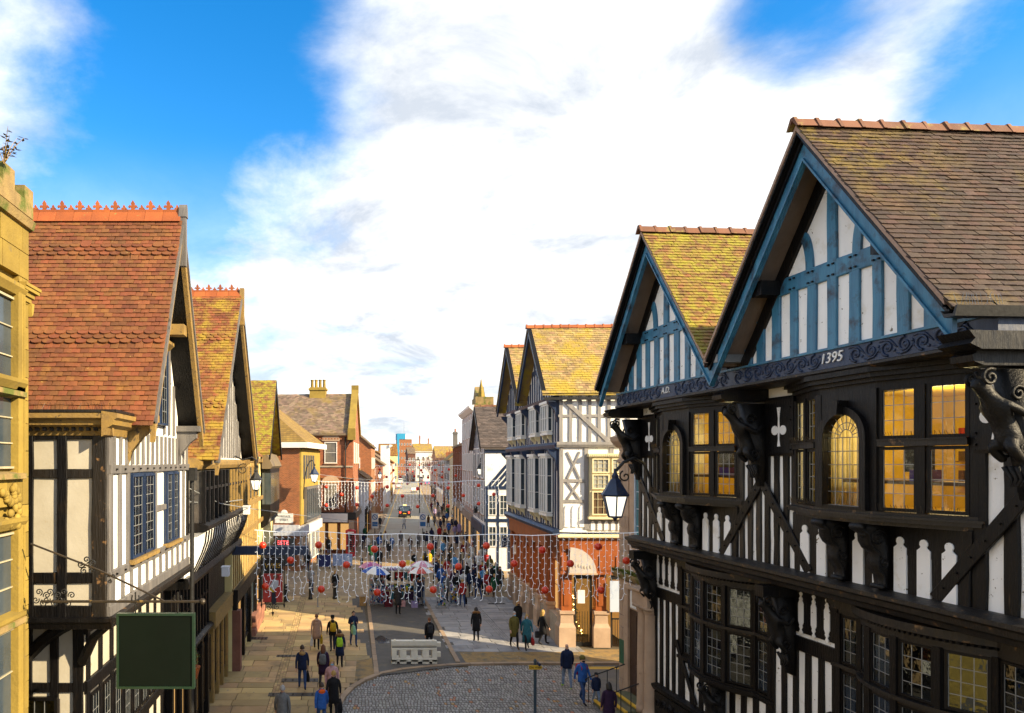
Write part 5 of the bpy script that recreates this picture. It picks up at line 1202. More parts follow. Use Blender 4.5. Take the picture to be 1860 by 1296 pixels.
for k in range(11): box('brick_pier', brick_red, rb, .6 + 1.45 * k, .85 + 1.45 * k, -.15, 0, 3.8, 11.0)
for k in range(7): box('brick_pier', brick_red, rb, 16, 16.14, .3 + .5 * k, .52 + .5 * k, 3.8, 11.0)
right_building('grey_shed_building', 'dark grey gable end building with golden slate roof beyond the red brick block', 112, 17.6, 14, 8, 9.5, M('grey_render', (.16, .15, .14), (.12, .115, .11), 1, .85), tile_goldslate, roofh=3.2, floors=2, wins=4, shop=timber_navy, chimneys=((13, 1, 14.0),))
right_building('brick_terrace', 'brown brick terrace past the grey gable end', 130, 19.2, 22, 8, 8.5, brick_dark, tile_slate, roofh=2.5, floors=2, wins=6, shop=white_paint, chimneys=((3, 4, 12.6), (11, 4, 12.6), (19, 4, 12.6)))
right_building('brick_terrace', 'low orange brick terrace far along the right side', 156, 21.6, 30, 8, 7.5, brick_orange, tile_slate, roofh=2.5, floors=2, wins=8, shop=timber_navy, chimneys=((4, 4, 11.6), (15, 4, 11.6), (26, 4, 11.6)))
# ------------------------------------------------------------------ golden stone building, far left
LS = thing('golden_stone_building', 'golden sandstone building with carved window surrounds at the left edge', 'building', (-5.15, 11.35, 0), PI / 2)
def left_stone():
    # local x runs away from the camera; far corner at x=0
    MB().box(-7, -.02, .10, 6, 0, 13.0).obj('wall', stone_gold, LS)
    z = 0.0; k = 0
    zs_win = [(10.2, 11.6), (8.9, 10.1), (6.6, 7.9), (4.3, 6.4)]
    while z < 12.9:
        h = random.uniform(.36, .46)
        x = -0.02; first = True
        while x > -5.6:
            wd = (.34 if k % 2 else .22) if first else random.uniform(.5, .8)
            first = False
            inw = any(z < b + .06 and z + h > a - .06 for a, b in zs_win)
            if inw and x > -.36: wd = min(wd, x + .362)
            if wd > .03 and not (inw and -2.6 < x <= -.355):
                box('ashlar_block', stone_gold, LS, x - wd + .012, x, random.uniform(-.004, .004), .14, z, min(z + h, 13.0) - .012)
            x -= wd
        z += h; k += 1
    # parapet
    z0 = 13.0
    for x0, x1, dz in ((-.30, .02, .34), (-.62, -.30, .12), (-1.0, -.62, .42), (-1.4, -1.0, .14), (-2.6, -1.4, .45)):
        box('parapet_block', stone_moss, LS, x0 + .008, x1, -.06, .5, z0, z0 + dz + .12)
    moulding(LS, [(.1, 12.78), (-.06, 12.82), (-.10, 12.95), (-.04, 13.0), (.1, 13.0)], -3, .04, stone_moss, 'parapet_moulding')
    # cornice return that sticks out past the corner
    cb = MB()
    for a, z0, z1 in ((.04, 11.62, 11.70), (.09, 11.70, 11.78), (.17, 11.78, 11.84), (.20, 11.84, 11.89)): cb.box(-.35, a, -a * .6, .5, z0, z1)
    cb.prism([(0, 11.4), (.05, 11.45), (.09, 11.62), (0, 11.62)], -.05, .3, 'y'); cb.obj('cornice_return', stone_gold, LS)
    # windows with stone mullion frames
    for (za, zb) in zs_win:
        xw = -.42
        box('window_reveal', stone_gold, LS, xw - .06, xw + .06, -.05, .2, za - .08, zb + .1)
        sash(LS, (xw - .50, .085, za), 0, .98, zb - za, 2, 3, fm=M('frame_dull', (.42, .38, .26)), sill=False, fw=.035, barw=.02)
        MB().prism([(.1, za - .20), (-.10, za - .16), (-.10, za - .08), (.1, za - .04)], -2.6, -.28, 'x').obj('sill', stone_moss, LS)
        MB().prism([(.1, zb + .05), (-.02, zb + .05), (-.09, zb + .16), (-.09, zb + .22), (.1, zb + .26)], -2.6, -.22, 'x').obj('hood_mould', stone_gold, LS)
        for xx in (-.26, -.33): box('architrave', stone_gold, LS, xx - .025, xx + .025, -.05, .1, za - .1, zb + .1)
    cv = MB()
    for k in range(26): cv.ball((random.uniform(-1.0, -.4), -.03, random.uniform(8.0, 8.62)), (random.uniform(.04, .09), .05, random.uniform(.04, .09)), 7, 5)
    cv.obj('carved_panel', stone_gold, LS, True)
left_stone()
leaf_m = M('leaf_olive', (.10, .10, .02), (.16, .12, .02), 8, .7)
def weed(loc, label, h, n, mat=leaf_m, spread=.3, name='weed'):
    t = thing(name, label, 'plant', loc)
    st = MB(); lf = MB()
    for k in range(n):
        a = random.uniform(0, 2 * PI); tip = Vector((math.cos(a) * spread * random.uniform(.3, 1), math.sin(a) * spread * random.uniform(.3, 1), h * random.uniform(.6, 1)))
        st.tube([(0, 0, 0), tip * .5 + Vector((0, 0, .05)), tip], [.008, .006, .003], 4)
        for q in range(9):
            f_ = random.uniform(.3, 1); p = tip * f_; b = random.uniform(0, 2 * PI); d_ = Vector((math.cos(b), math.sin(b), random.uniform(-.5, .4))) * random.uniform(.07, .12); s_ = d_.cross(Vector((0, 0, 1))).normalized() * .022
            lf.add([p, p + d_ * .5 + s_, p + d_, p + d_ * .5 - s_], [(0, 1, 2, 3)])
    st.obj('stem', timber_ochre, t); lf.obj('foliage', mat, t); return t
weed((-5.0, 10.2, 13.42), 'leafy weed sprouting from the golden stone parapet', .5, 7)
weed((-4.75, 11.6, 3.9), 'mossy plant growing at the foot of the golden stone wall', .35, 8, moss_m)

# ------------------------------------------------------------------ first timbered building on the left
LA = thing('timbered_house', 'timbered house with steep red tiled roof and fleur cresting beside the golden stone building', 'building', (-4.2, 12.35, 0), PI / 2)
def house_a():
    END = (-1, 0, 0); Wd = 6.4
    MB().box(0, Wd, 0, 5.5, 6.15, 9.6).obj('wall', plaster, LA)
    MB().box(.012, .02, .02, 5.4, 6.2, 9.5).obj('end_wall_face', plaster_old_shaded, LA) if False else None
    MB().add([(-.006, 0, 6.15), (-.006, 5.5, 6.15), (-.006, 5.5, 9.6), (-.006, 0, 9.6)], [(0, 1, 2, 3)]).obj('end_plaster', plaster_old_shaded, LA)
    # end wall timbers
    for y, w in ((.13, .27), (.80, .17), (1.38, .13), (2.0, .2), (2.7, .2)): beam(LA, (-.006, y, 6.2), (-.006, y, 9.5), w, .05, END, timber_worn if y < .2 else timber, 'post')
    for z, w in ((8.80, .16), (6.93, .2), (6.32, .22), (9.46, .12)): beam(LA, (-.006, .26, z), (-.006, 3.4, z), w, .042, END, timber if z != 8.80 else timber_worn, 'rail')
    pegs(LA, [])
    MB().prism([(0, 9.45), (-.06, 9.48), (-.10, 9.60), (-.20, 9.66), (-.22, 9.74), (-.30, 9.78), (-.30, 9.86), (0, 9.9)], -.12, 5.5, 'y').obj('end_cornice', timber_ochre, LA)
    dn = MB()
    for k in range(34): dn.box(-.14, -.08, .0 + .13 * k, .07 + .13 * k, 9.56, 9.64)
    stuff(dn.obj('dentils', timber, LA))
    moulding(LA, [(0, 9.45), (-.06, 9.48), (-.10, 9.60), (-.20, 9.66), (-.22, 9.74), (-.28, 9.78), (-.28, 9.86), (0, 9.9)], -.31, .95, timber_ochre, 'cornice')
    box('cornice_lead', timber_worn, LA, -.26, .98, -.24, 5.5, 9.88, 9.93)
    sp = MB()
    for k in range(60): sp.tube([(-.12 + random.uniform(0, .15), -.1 + .055 * k, 9.92), (-.12 + random.uniform(-.08, .2), -.1 + .055 * k + random.uniform(-.04, .04), 10.06)], .003, 3)
    stuff(sp.obj('bird_spikes', iron_rust, LA))
    # street front
    for x in (.08, .62, 1.12, 3.14, 5.32, 5.85, 6.3): stud(LA, x, 6.98, 8.84, .13 if x > .1 else .2, 0, timber_grey if x < 6 else timber)
    stud(LA, .08, 6.2, 9.5, .2, -.005, timber_grey, .05, 'corner_post')
    for k in range(12): stud(LA, .25 + .55 * k, 6.42, 6.88, .09, 0, timber_grey)
    for k in range(17): stud(LA, .3 + .37 * k, 8.95, 9.6, .09, 0, timber_grey)
    rail(LA, -.03, Wd, 6.95, .17, 0, timber_grey, .065); rail(LA, -.03, Wd, 8.87, .16, 0, timber_grey, .065); rail(LA, -.03, Wd, 6.32, .2, 0, timber_grey, .065); rail(LA, 3.0, 4.0, 7.95, .13, 0, timber_grey)
    pegs(LA, [(.3 + .5 * k, -.067, z) for k in range(12) for z in (6.95, 8.87)])
    for x0 in (1.22, 3.95):
        box('window_frame', timber_navy, LA, x0 - .05, x0 + 1.72 if x0 < 3 else x0 + 1.25, -.03, .02, 7.05, 8.79)
        nW = 2; wd = (1.72 if x0 < 3 else 1.25) / 2
        for k in range(nW): leaded(LA, (x0 + wd * (k + .5) - .02, -.06, 7.08), 0, wd - .08, 1.68, 3, 8, dark=True, fm=timber_navy, fw=.05)
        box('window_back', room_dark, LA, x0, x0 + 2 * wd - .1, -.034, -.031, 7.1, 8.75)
        box('sill', timber_ochre, LA, x0 - .1, x0 + 2 * wd + .05, -.16, .0, 6.99, 7.07)
    moulding(LA, [(0, 6.0), (-.08, 6.02), (-.12, 6.12), (-.18, 6.16), (-.18, 6.22), (0, 6.24)], -.05, Wd, timber_worn, 'jetty_moulding')
    MB().prism([(0, 6.0), (-.06, 6.02), (-.09, 6.12), (-.14, 6.16), (-.14, 6.22), (0, 6.24)], -.1, 5.5, 'y').obj('jetty_moulding', timber, LA)
    # ground and first floors under the jetty
    MB().box(.75, Wd, .7, 5.5, 0, 6.1).obj('lower_wall', plaster_old_shaded, LA)
    for y, w in ((.8, .2), (1.25, .16), (1.75, .16), (2.3, .3)): beam(LA, (.75, y, 3.2), (.75, y, 6.05), w, .05, END, timber, 'post')
    for z in (4.72, 5.95): beam(LA, (.75, .7, z), (.75, 3.2, z), .18, .045, END, timber, 'rail')
    curved2 = MB()
    pts = [(.72, .75 + 1.5 * t, 6.0 - 1.35 * t + .25 * math.sin(PI * t)) for t in [i / 8 for i in range(9)]]
    MB().tube(pts, [.09, .10, .11, .12, .12, .12, .12, .13, .14], 6).obj('brace', timber, LA)
    MB().tube([(.72, .72, 5.2), (.45, .4, 5.75), (.2, .05, 6.02)], [.10, .09, .07], 6).obj('bracket', timber, LA)
    leaded(LA, (.68, 1.52, 3.4), -PI / 2, .7, 1.15, 3, 3, dark=True, fw=.06)
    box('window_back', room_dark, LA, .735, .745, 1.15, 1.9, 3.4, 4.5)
    for k in range(9): stud(LA, .9 + .68 * k, .4, 6.0, .14, .7, timber)
    for z in (2.9, 4.7, 5.85): rail(LA, .75, Wd, z, .25, .7, timber, .07)
    for k in range(8): leaded(LA, (1.24 + .68 * k, .66, 3.1), 0, .52, 1.4, 3, 4, dark=True, fw=.05, single=True)
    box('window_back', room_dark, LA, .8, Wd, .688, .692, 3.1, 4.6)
    box('shop_front', timber, LA, .8, Wd, .55, .7, .0, .6)
    dp = MB().tube([(Wd + .05, -.12, 0), (Wd + .05, -.12, 8.6)], .06, 8).box(Wd - .08, Wd + .18, -.24, 0, 8.5, 8.85).obj('downpipe', iron, LA)
    # gable
    gx, hw, zf = 3.2, 2.2, 9.95; za = 14.32; t = (za - zf) / hw
    MB().prism([(gx - hw + .1, 9.6), (gx + hw - .1, 9.6), (gx + hw - .1, zf + .1 * t), (gx, za), (gx - hw + .1, zf + .1 * t)], 0, .3, 'y').obj('gable_wall', plaster, LA)
    for dx in (-1.6, -1.15, -.68, .68, 1.15, 1.6): stud(LA, gx + dx, 9.65, za - abs(dx) * t - .25, .1, 0, timber_grey)
    for dx in (-.3, .0, .3): stud(LA, gx + dx, 11.9, za - abs(dx) * t - .3, .1, 0, timber_grey)
    for dx in (-.35, .35): leaded(LA, (gx + dx, -.10, 9.85), 0, .62, 1.75, 3, 6, dark=True, fm=timber_navy, fw=.05)
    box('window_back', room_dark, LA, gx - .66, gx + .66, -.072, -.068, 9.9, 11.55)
    moulding(LA, [(0, 11.6), (-.10, 11.64), (-.22, 11.75), (-.22, 11.82), (0, 11.88)], gx - .85, gx + .85, timber_ochre, 'window_cornice')
    barge(LA, gx, hw + .12, za - .33 - (hw + .12) * t, za - .33, .40, -.62, -.52, timber_ochre)
    barge(LA, gx, hw + .12, za + .03 - (hw + .12) * t, za + .03, .13, -.66, -.50, timber_grey, 'barge_bead')
    for s in (-1, 1):
        MB().prism([(gx + s * (hw + .1), zf - .15), (gx, za + .05), (gx, za + .10), (gx + s * (hw + .1), zf - .10)], -.55, .0, 'y').obj('soffit', timber, LA)
        curved_b = [(0, 8.9), (-.10, 9.2), (-.34, 9.5), (-.5, 9.62), (-.5, 9.78), (0, 9.78)]
        MB().prism(curved_b, gx + s * (hw - .12) - .09, gx + s * (hw - .12) + .09, 'x').obj('bracket', timber_ochre if s < 0 else timber_grey, LA)
        MB().box(gx + s * (hw - .12) - .16, gx + s * (hw - .12) + .16, -.60, 0, 9.78, 9.92).obj('beam_end', timber_ochre if s < 0 else timber_grey, LA)
    box('purlin_end', timber_ochre, LA, gx - .95, gx - .62, -.5, 0, 12.0, 12.25); box('purlin_end', timber_ochre, LA, gx + .62, gx + .95, -.5, 0, 12.0, 12.25)
    MB().box(gx - .07, gx + .07, -.70, -.56, za - .9, za + .20).prism([(gx - .09, za + .20), (gx + .09, za + .20), (gx + .05, za + .42), (gx, za + .50), (gx - .05, za + .42)], -.72, -.54, 'y').obj('finial', timber_grey, LA)
    rf = chevron(LA, gx, hw + .18, zf - .18 * t + .15, za + .15, .06, -.60, 5.2, tile_red)
    v_, L_ = slope_vecs(gx, hw + .18, zf - .18 * t + .15, za + .15, -1)
    tiles(rf, (gx - hw - .24, -.62, zf - .24 * t + .21), (0, 1, 0), v_, 4.6, L_ + .05, .168, .112, tile_red, keep=300, th=.014, fishbands=((17, 20), (38, 41)))
    v_, L_ = slope_vecs(gx, hw + .18, zf - .18 * t + .15, za + .15, 1)
    tiles(rf, (gx + hw + .2, -.62, zf - .2 * t + .21), (0, 1, 0), v_, .9, L_, .168, .112, tile_red, keep=0, th=.014)
    crest(LA, gx, za + .30, -.58, 12, .40)
def crest(parent, gx, z, y0, n, step):
    """orange ridge tiles with fleur-de-lis cresting, ridge along y"""
    rt = MB().prism([(-.15, -.20), (-.03, .04), (.03, .04), (.15, -.20), (.11, -.20), (0, .0), (-.11, -.20)], 0, step - .006, 'y').mesh('ridge_tile', terracotta)
    fl = []
    def fle(y, s):
        P = [(-.055, 0), (-.04, .06), (-.075, .10), (-.095, .075), (-.12, .10), (-.085, .15), (-.035, .135), (-.05, .19), (0, .27), (.05, .19), (.035, .135), (.085, .15), (.12, .10), (.095, .075), (.075, .10), (.04, .06), (.055, 0)]
        return [(y + a * s, b * s) for a, b in P]
    mb = MB(); mb.box(-.018, .018, 0, step - .006, .0, .075); mb.prism(fle(step * .25, .62), -.016, .016, 'x'); mb.v = [(a, b, c) for a, b, c in mb.v]
    mb2 = MB(); mb2.box(-.018, .018, 0, step - .006, .0, .085); mb2.prism([(a, b + .05) for a, b in fle(step * .72, .92)], -.017, .017, 'x'); mb2.prism([(a, b + .05) for a, b in fle(step * .22, .55)], -.017, .017, 'x')
    me = mb2.mesh('cresting', terracotta)
    for i in range(n):
        r_ = put(rt, 'ridge_tile', parent, None, (gx, y0 + i * step, z - .02))
        put(me, 'cresting', parent, None, (gx, y0 + i * step, z))
house_a()

# ------------------------------------------------------------------ second timbered building on the left
LB = thing('timbered_house', 'timbered house with moss-gold tiled gable and long dark mullioned bay, second on the left', 'building', (-4.35, 19.0, 0), PI / 2)
def house_b():
    Wd = 10.2; gx = 5.1; hw = 4.35; zf = 9.1; za = 14.6; t = (za - zf) / hw
    MB().box(0, Wd, 0, 6, 5.7, 9.1).obj('wall', plaster, LB)
    MB().box(0.1, Wd, .6, 6, 0, 5.7).obj('lower_wall', timber, LB)
    MB().prism([(gx - hw, zf), (gx + hw, zf), (gx, za)], -.25, .2, 'y').obj('gable_wall', plaster, LB)
    for k in range(-7, 8):
        if za - abs(.5 * k) * t - zf > .6: stud(LB, gx + .5 * k, zf + .05, za - abs(.5 * k) * t - .2, .16, -.25, timber_grey)
    moulding(LB, [(0, 8.75), (-.35, 8.8), (-.42, 8.92), (-.42, 9.02), (-.2, 9.12), (0, 9.12)], .3, Wd - .3, timber_ochre, 'gable_cornice')
    # bay with dark mullions, coved below
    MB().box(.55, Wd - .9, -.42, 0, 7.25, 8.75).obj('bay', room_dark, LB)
    n = 13
    for k in range(n + 1): box('mullion', timber if k < 7 else timber_ochre, LB, .55 + (Wd - 1.5) * k / n - .06, .55 + (Wd - 1.5) * k / n + .06, -.50, -.40, 7.25, 8.75)
    box('transom', timber, LB, .5, Wd - .85, -.48, -.40, 8.2, 8.28)
    for k in range(n): put(PANE_D, 'pane', LB, None, (.55 + (Wd - 1.5) * (k + .5) / n, -.435, 8.0), None, ((Wd - 1.5) / n - .12, 1, 1.5))
    moulding(LB, [(0, 7.0), (-.5, 7.02), (-.62, 7.12), (-.62, 7.2), (-.45, 7.27), (0, 7.27)], .35, Wd - .7, timber, 'bay_sill')
    cove = [(-.05, 5.75), (-.18, 6.0), (-.36, 6.4), (-.46, 6.7), (-.50, 7.02)]
    MB().prism(cove + [(0, 7.02), (0, 5.75)], .5, Wd - .8, 'x').obj('cove', plaster, LB)
    for k in range(22):
        x = .6 + (Wd - 1.6) * k / 21
        MB().prism([(a - .03, b) for a, b in cove] + [(a + .02, b) for a, b in cove[::-1]], x - .06, x + .06, 'x').obj('cove_rib', timber, LB)
    moulding(LB, [(.6, 5.45), (-.12, 5.48), (-.16, 5.6), (-.1, 5.78), (.6, 5.78)], 0, Wd, timber, 'jetty_beam')
    # lower mullioned band
    for k in range(12): box('mullion', timber, LB, .5 + .5 * k - .06, .5 + .5 * k + .06, .46, .6, 3.2, 5.45)
    box('transom', timber, LB, .4, 6.1, .48, .58, 4.3, 4.4)
    for k in range(11): put(PANE_D, 'pane', LB, None, (.75 + .5 * k, .55, 4.3), None, (.4, 1, 2.2))
    moulding(LB, [(.6, 2.95), (.35, 3.0), (.32, 3.12), (.45, 3.2), (.6, 3.2)], .2, 6.5, timber_worn, 'sill')
    for k in range(10): box('pilaster', timber_ochre if k > 5 else timber, LB, .4 + 1.05 * k, .62 + 1.05 * k, .42, .6, 0, 2.9)
    for k in range(9): sash(LB, (1.02 + 1.05 * k, .58, .5), 0, .75, 2.1, 1, 1, fm=timber, glassm=pane_warm, sill=False)
    box('fascia', timber_ochre, LB, 6.2, Wd, .25, .6, 2.9, 3.5)
    for s, m_ in ((-1, timber_ochre), (1, timber_ochre)):
        MB().prism([(0, 8.2), (-.12, 8.5), (-.42, 8.85), (-.6, 8.95), (-.6, 9.1), (0, 9.1)], gx + s * (hw - .2) - .1, gx + s * (hw - .2) + .1, 'x').obj('bracket', m_, LB)
    barge(LB, gx, hw + .15, za - .28 - (hw + .15) * t, za - .28, .36, -.85, -.75, timber_ochre)
    barge(LB, gx, hw + .15, za + .06 - (hw + .15) * t, za + .06, .13, -.90, -.72, timber_grey, 'barge_bead')
    for s in (-1, 1): MB().prism([(gx + s * (hw + .1), zf - .05), (gx, za + .08), (gx, za + .14), (gx + s * (hw + .1), zf + .01)], -.78, -.2, 'y').obj('soffit', timber, LB)
    MB().box(gx - .08, gx + .08, -.95, -.8, za - .8, za + .48).obj('finial', timber_ochre, LB)
    rf = chevron(LB, gx, hw + .2, zf - .2 * t + .2, za + .2, .06, -.84, 5.8, tile_gold)
    v_, L_ = slope_vecs(gx, hw + .2, zf - .2 * t + .2, za + .2, -1)
    tiles(rf, (gx - hw - .25, -.86, zf - .25 * t + .26), (0, 1, 0), v_, 4.0, L_ + .05, .18, .125, tile_gold, keep=300, th=.015, fishbands=((16, 19), (40, 43)))
    v_, L_ = slope_vecs(gx, hw + .2, zf - .2 * t + .2, za + .2, 1)
    tiles(rf, (gx + hw + .2, -.86, zf - .2 * t + .26), (0, 1, 0), v_, 1.0, L_, .18, .125, tile_gold, keep=0)
    crest(LB, gx, za + .34, -.8, 9, .40)
house_b()
# ------------------------------------------------------------------ cream rendered house, third on the left, mossy roof
LCc = thing('cream_house', 'cream rendered house with mossy slate gable and dark leaded bay', 'building', (-4.7, 29.6, 0), R(90.4))
def house_c():
    MB().box(0, 9.5, 0, 7, 0, 9.4).obj('wall', plaster_cream, LCc)
    MB().box(9.5, 20.5, .1, 7, 0, 9.6).obj('wall', plaster_cream, LCc)
    for k in range(16): stud(LCc, .3 + .62 * k, 3.4, 9.2, .16, 0, timber_ochre)
    for z in (3.4, 5.6, 6.9, 9.1): rail(LCc, 0, 20, z, .22, 0, timber_ochre, .07)
    for k in range(6): leaded(LCc, (1.2 + 1.5 * k, -.08, 7.1), 0, .9, 1.7, 3, 4, dark=True, fm=timber_ochre, fw=.06, single=True)
    b = MB().box(12, 18.5, -.5, 0, 5.8, 8.6).obj('bay', timber, LCc)
    for k in range(8): put(PANE_D, 'pane', b, pane_sky, (12.4 + .8 * k, -.515, 7.4), None, (.6, 1, 1.9))
    for k in range(3): put(PANE_D, 'pane', b, pane_sky, (11.985, -.1 - .16 * k, 7.4), (0, 0, PI / 2), (.2, 1, 1.9))
    MB().prism([(0, 5.0), (-.3, 5.2), (-.5, 5.8), (0, 5.8)], 12, 18.5, 'x').obj('bay_cove', timber, LCc)
    for k in range(10): MB().tube([(x, -.38, z) for x, _, z in spiral(12.4 + .65 * k, 5.45, 0, .2, 1.5, k, 1)], .04, 5).obj('carving', timber_grey, LCc)
    MB().prism([(0, 8.6), (-.5, 8.6), (-.65, 8.75), (-.5, 9.1), (-.3, 9.5), (0, 9.6)], 11.8, 18.7, 'x').obj('bay_roof', tile_slate, LCc)
    box('shop_fascia', timber, LCc, 0, 20, -.25, 0, 2.9, 3.5)
    for k in range(9): box('pilaster', timber, LCc, .1 + 2.4 * k, .4 + 2.4 * k, -.2, 0, 0, 2.9)
    for k in range(8): sash(LCc, (1.4 + 2.4 * k, -.03, .5), 0, 1.9, 2.3, 2, 1, fm=timber, glassm=pane_warm if k % 3 == 0 else pane_sky, sill=False)
    gx, hw, zf = 14.6, 4.1, 9.5; za = 14.0; t = (za - zf) / hw
    MB().prism([(gx - hw, zf), (gx + hw, zf), (gx, za)], 0, .2, 'y').obj('gable_wall', plaster_cream, LCc)
    for k in range(-6, 7): stud(LCc, gx + .55 * k, zf, za - abs(.55 * k) * t - .2, .18, 0, timber)
    barge(LCc, gx, hw + .15, zf - .35, za - .2, .4, -.66, -.56, timber)
    rf = chevron(LCc, gx, hw + .2, zf - .2 * t + .15, za + .15, .08, -.62, 6.5, tile_moss)
    for s in (-1, 1):
        v_, L_ = slope_vecs(gx, hw + .2, zf - .2 * t + .15, za + .15, s)
        tiles(rf, (gx + s * (hw + .2), -.64, zf - .2 * t + .23), (0, 1, 0), v_, 5 if s < 0 else 1, L_, .24, .17, tile_moss, keep=0)
    # front wing roof and chimney stacks
    rf2 = MB().prism([(-.3, 9.3), (3.0, 11.2), (6.5, 9.3), (6.5, 9.4), (3.0, 11.32), (-.3, 9.4)], 0.2, 9.4, 'x').obj('roof', tile_gold, LCc)
    for x, y, zt in ((8.9, 1.6, 12.2), (9.6, .9, 11.7)): MB().box(x - .4, x + .4, y - .35, y + .35, 9.4, zt).box(x - .48, x + .48, y - .43, y + .43, zt - .3, zt - .12).obj('chimney', stone_red, LCc)
    MB().box(0, .5, -.35, 0, 0, 2.6).obj('stone_plinth', stone_red, LCc)
house_c()
for k in range(5):
    for q in range(3): box('plinth_stone', stone_red, LCc, 6.0 + .9 * k + .45 * (q % 2), 6.86 + .9 * k + .45 * (q % 2), -.30, 0, .35 * q, .35 * q + .33)

# ------------------------------------------------------------------ flat-fronted brick shop at the corner
LD = thing('brick_corner_shop', 'orange brick corner shop with cream stone front and white fascia board roof', 'building', (-3.45, 57, 0), math.atan2(1, .155))
def house_d():
    MB().box(0, 8.5, 0, 9, 0, 10.2).obj('wall', brick_orange, LD)
    MB().box(.0, 8.4, -.14, 0, 3.8, 10.1).obj('stone_front', stone_gold, LD)
    for k in range(5): sash(LD, (1.0 + 1.0 * k, -.14, 7.6), 0, .5, 2.0, 1, 1, fm=timber_grey, sill=False, fw=.05)
    b = MB().box(1.0, 7.6, -.4, -.14, 3.9, 6.9).obj('window_bay', timber_grey, LD)
    for k in range(8): put(PANE_D, 'pane', b, pane_sky, (1.4 + .82 * k, -.41, 5.4), None, (.6, 1, 2.6))
    fs = MB().box(-.4, 8.6, -.75, 9, 10.2, 10.65); fs.obj('fascia_board', white_paint, LD)
    MB().add([(-.3, -.6, 10.66), (8.5, -.6, 10.66), (8.5, 9, 10.66), (-.3, 9, 10.66), (2.2, 3.6, 14.0), (7.5, 3.6, 14.0)], [(0, 1, 5, 4), (1, 2, 5), (2, 3, 4, 5), (3, 0, 4)]).obj('roof', tile_pattern, LD)
    box('shop_fascia', pale_grey, LD, -.1, 8.5, -.35, 0, 2.9, 3.7); box('side_fascia', pale_grey, LD, -.22, 0, 0, 4.2, 2.9, 3.8)
    for k in range(4): sash(LD, (1.1 + 2.0 * k, -.1, .4), 0, 1.7, 2.4, 2, 1, fm=white_paint, glassm=pane_sky, sill=False)
    box('shop_window', pane_sky, LD, -.06, 0, .4, 4.0, .4, 2.7)
    ps = box('poster', M('poster_navy', (.02, .03, .20)), LD, -.10, -.07, 2.2, 3.3, .9, 2.9)
    for k in range(6): a = PI * k / 3; MB().prism([(2.75, 1.9), (2.75 + .4 * math.cos(a), 1.9 + .6 * math.sin(a)), (2.75 + .4 * math.cos(a + .35), 1.9 + .6 * math.sin(a + .35))], -.12, -.10, 'x').obj('flake', white_paint, ps)
    sash(LD, (0, 4.0, 5.2), -PI / 2, 1.3, 2.9, 2, 2, fm=M('frame_blue', (.10, .30, .48)), glassm=M('pane_teal', (.1, .3, .36)), sill=False)
    sash(LD, (0, 4.1, 8.4), -PI / 2, .8, 1.4, 1, 2, sill=True)
    sg = MB().box(-.06, 0, .55, 2.1, 3.95, 4.75).ball((-.03, 1.3, 4.8), (.03, .3, .25)).obj('street_name_plate', white_paint, LD)
    lettering(sg, 'FOREGATE', .22, (-.065, 1.32, 4.5), timber, -PI / 2); lettering(sg, 'STREET', .22, (-.065, 1.32, 4.2), timber, -PI / 2)
house_d()
lt_m = [M('letter_red', (.8, .05, .05), emit=(1, .1, .1), estr=.5), M('letter_green', (.05, .7, .1), emit=(.1, 1, .2), estr=.5), M('letter_violet', (.3, .1, .8), emit=(.5, .2, 1), estr=.5)]
ne = lettering(LD, 'ESTE', .5, (-.12, 1.4, 2.3), lt_m[0], -PI / 2); ne.name = 'lit_lettering'

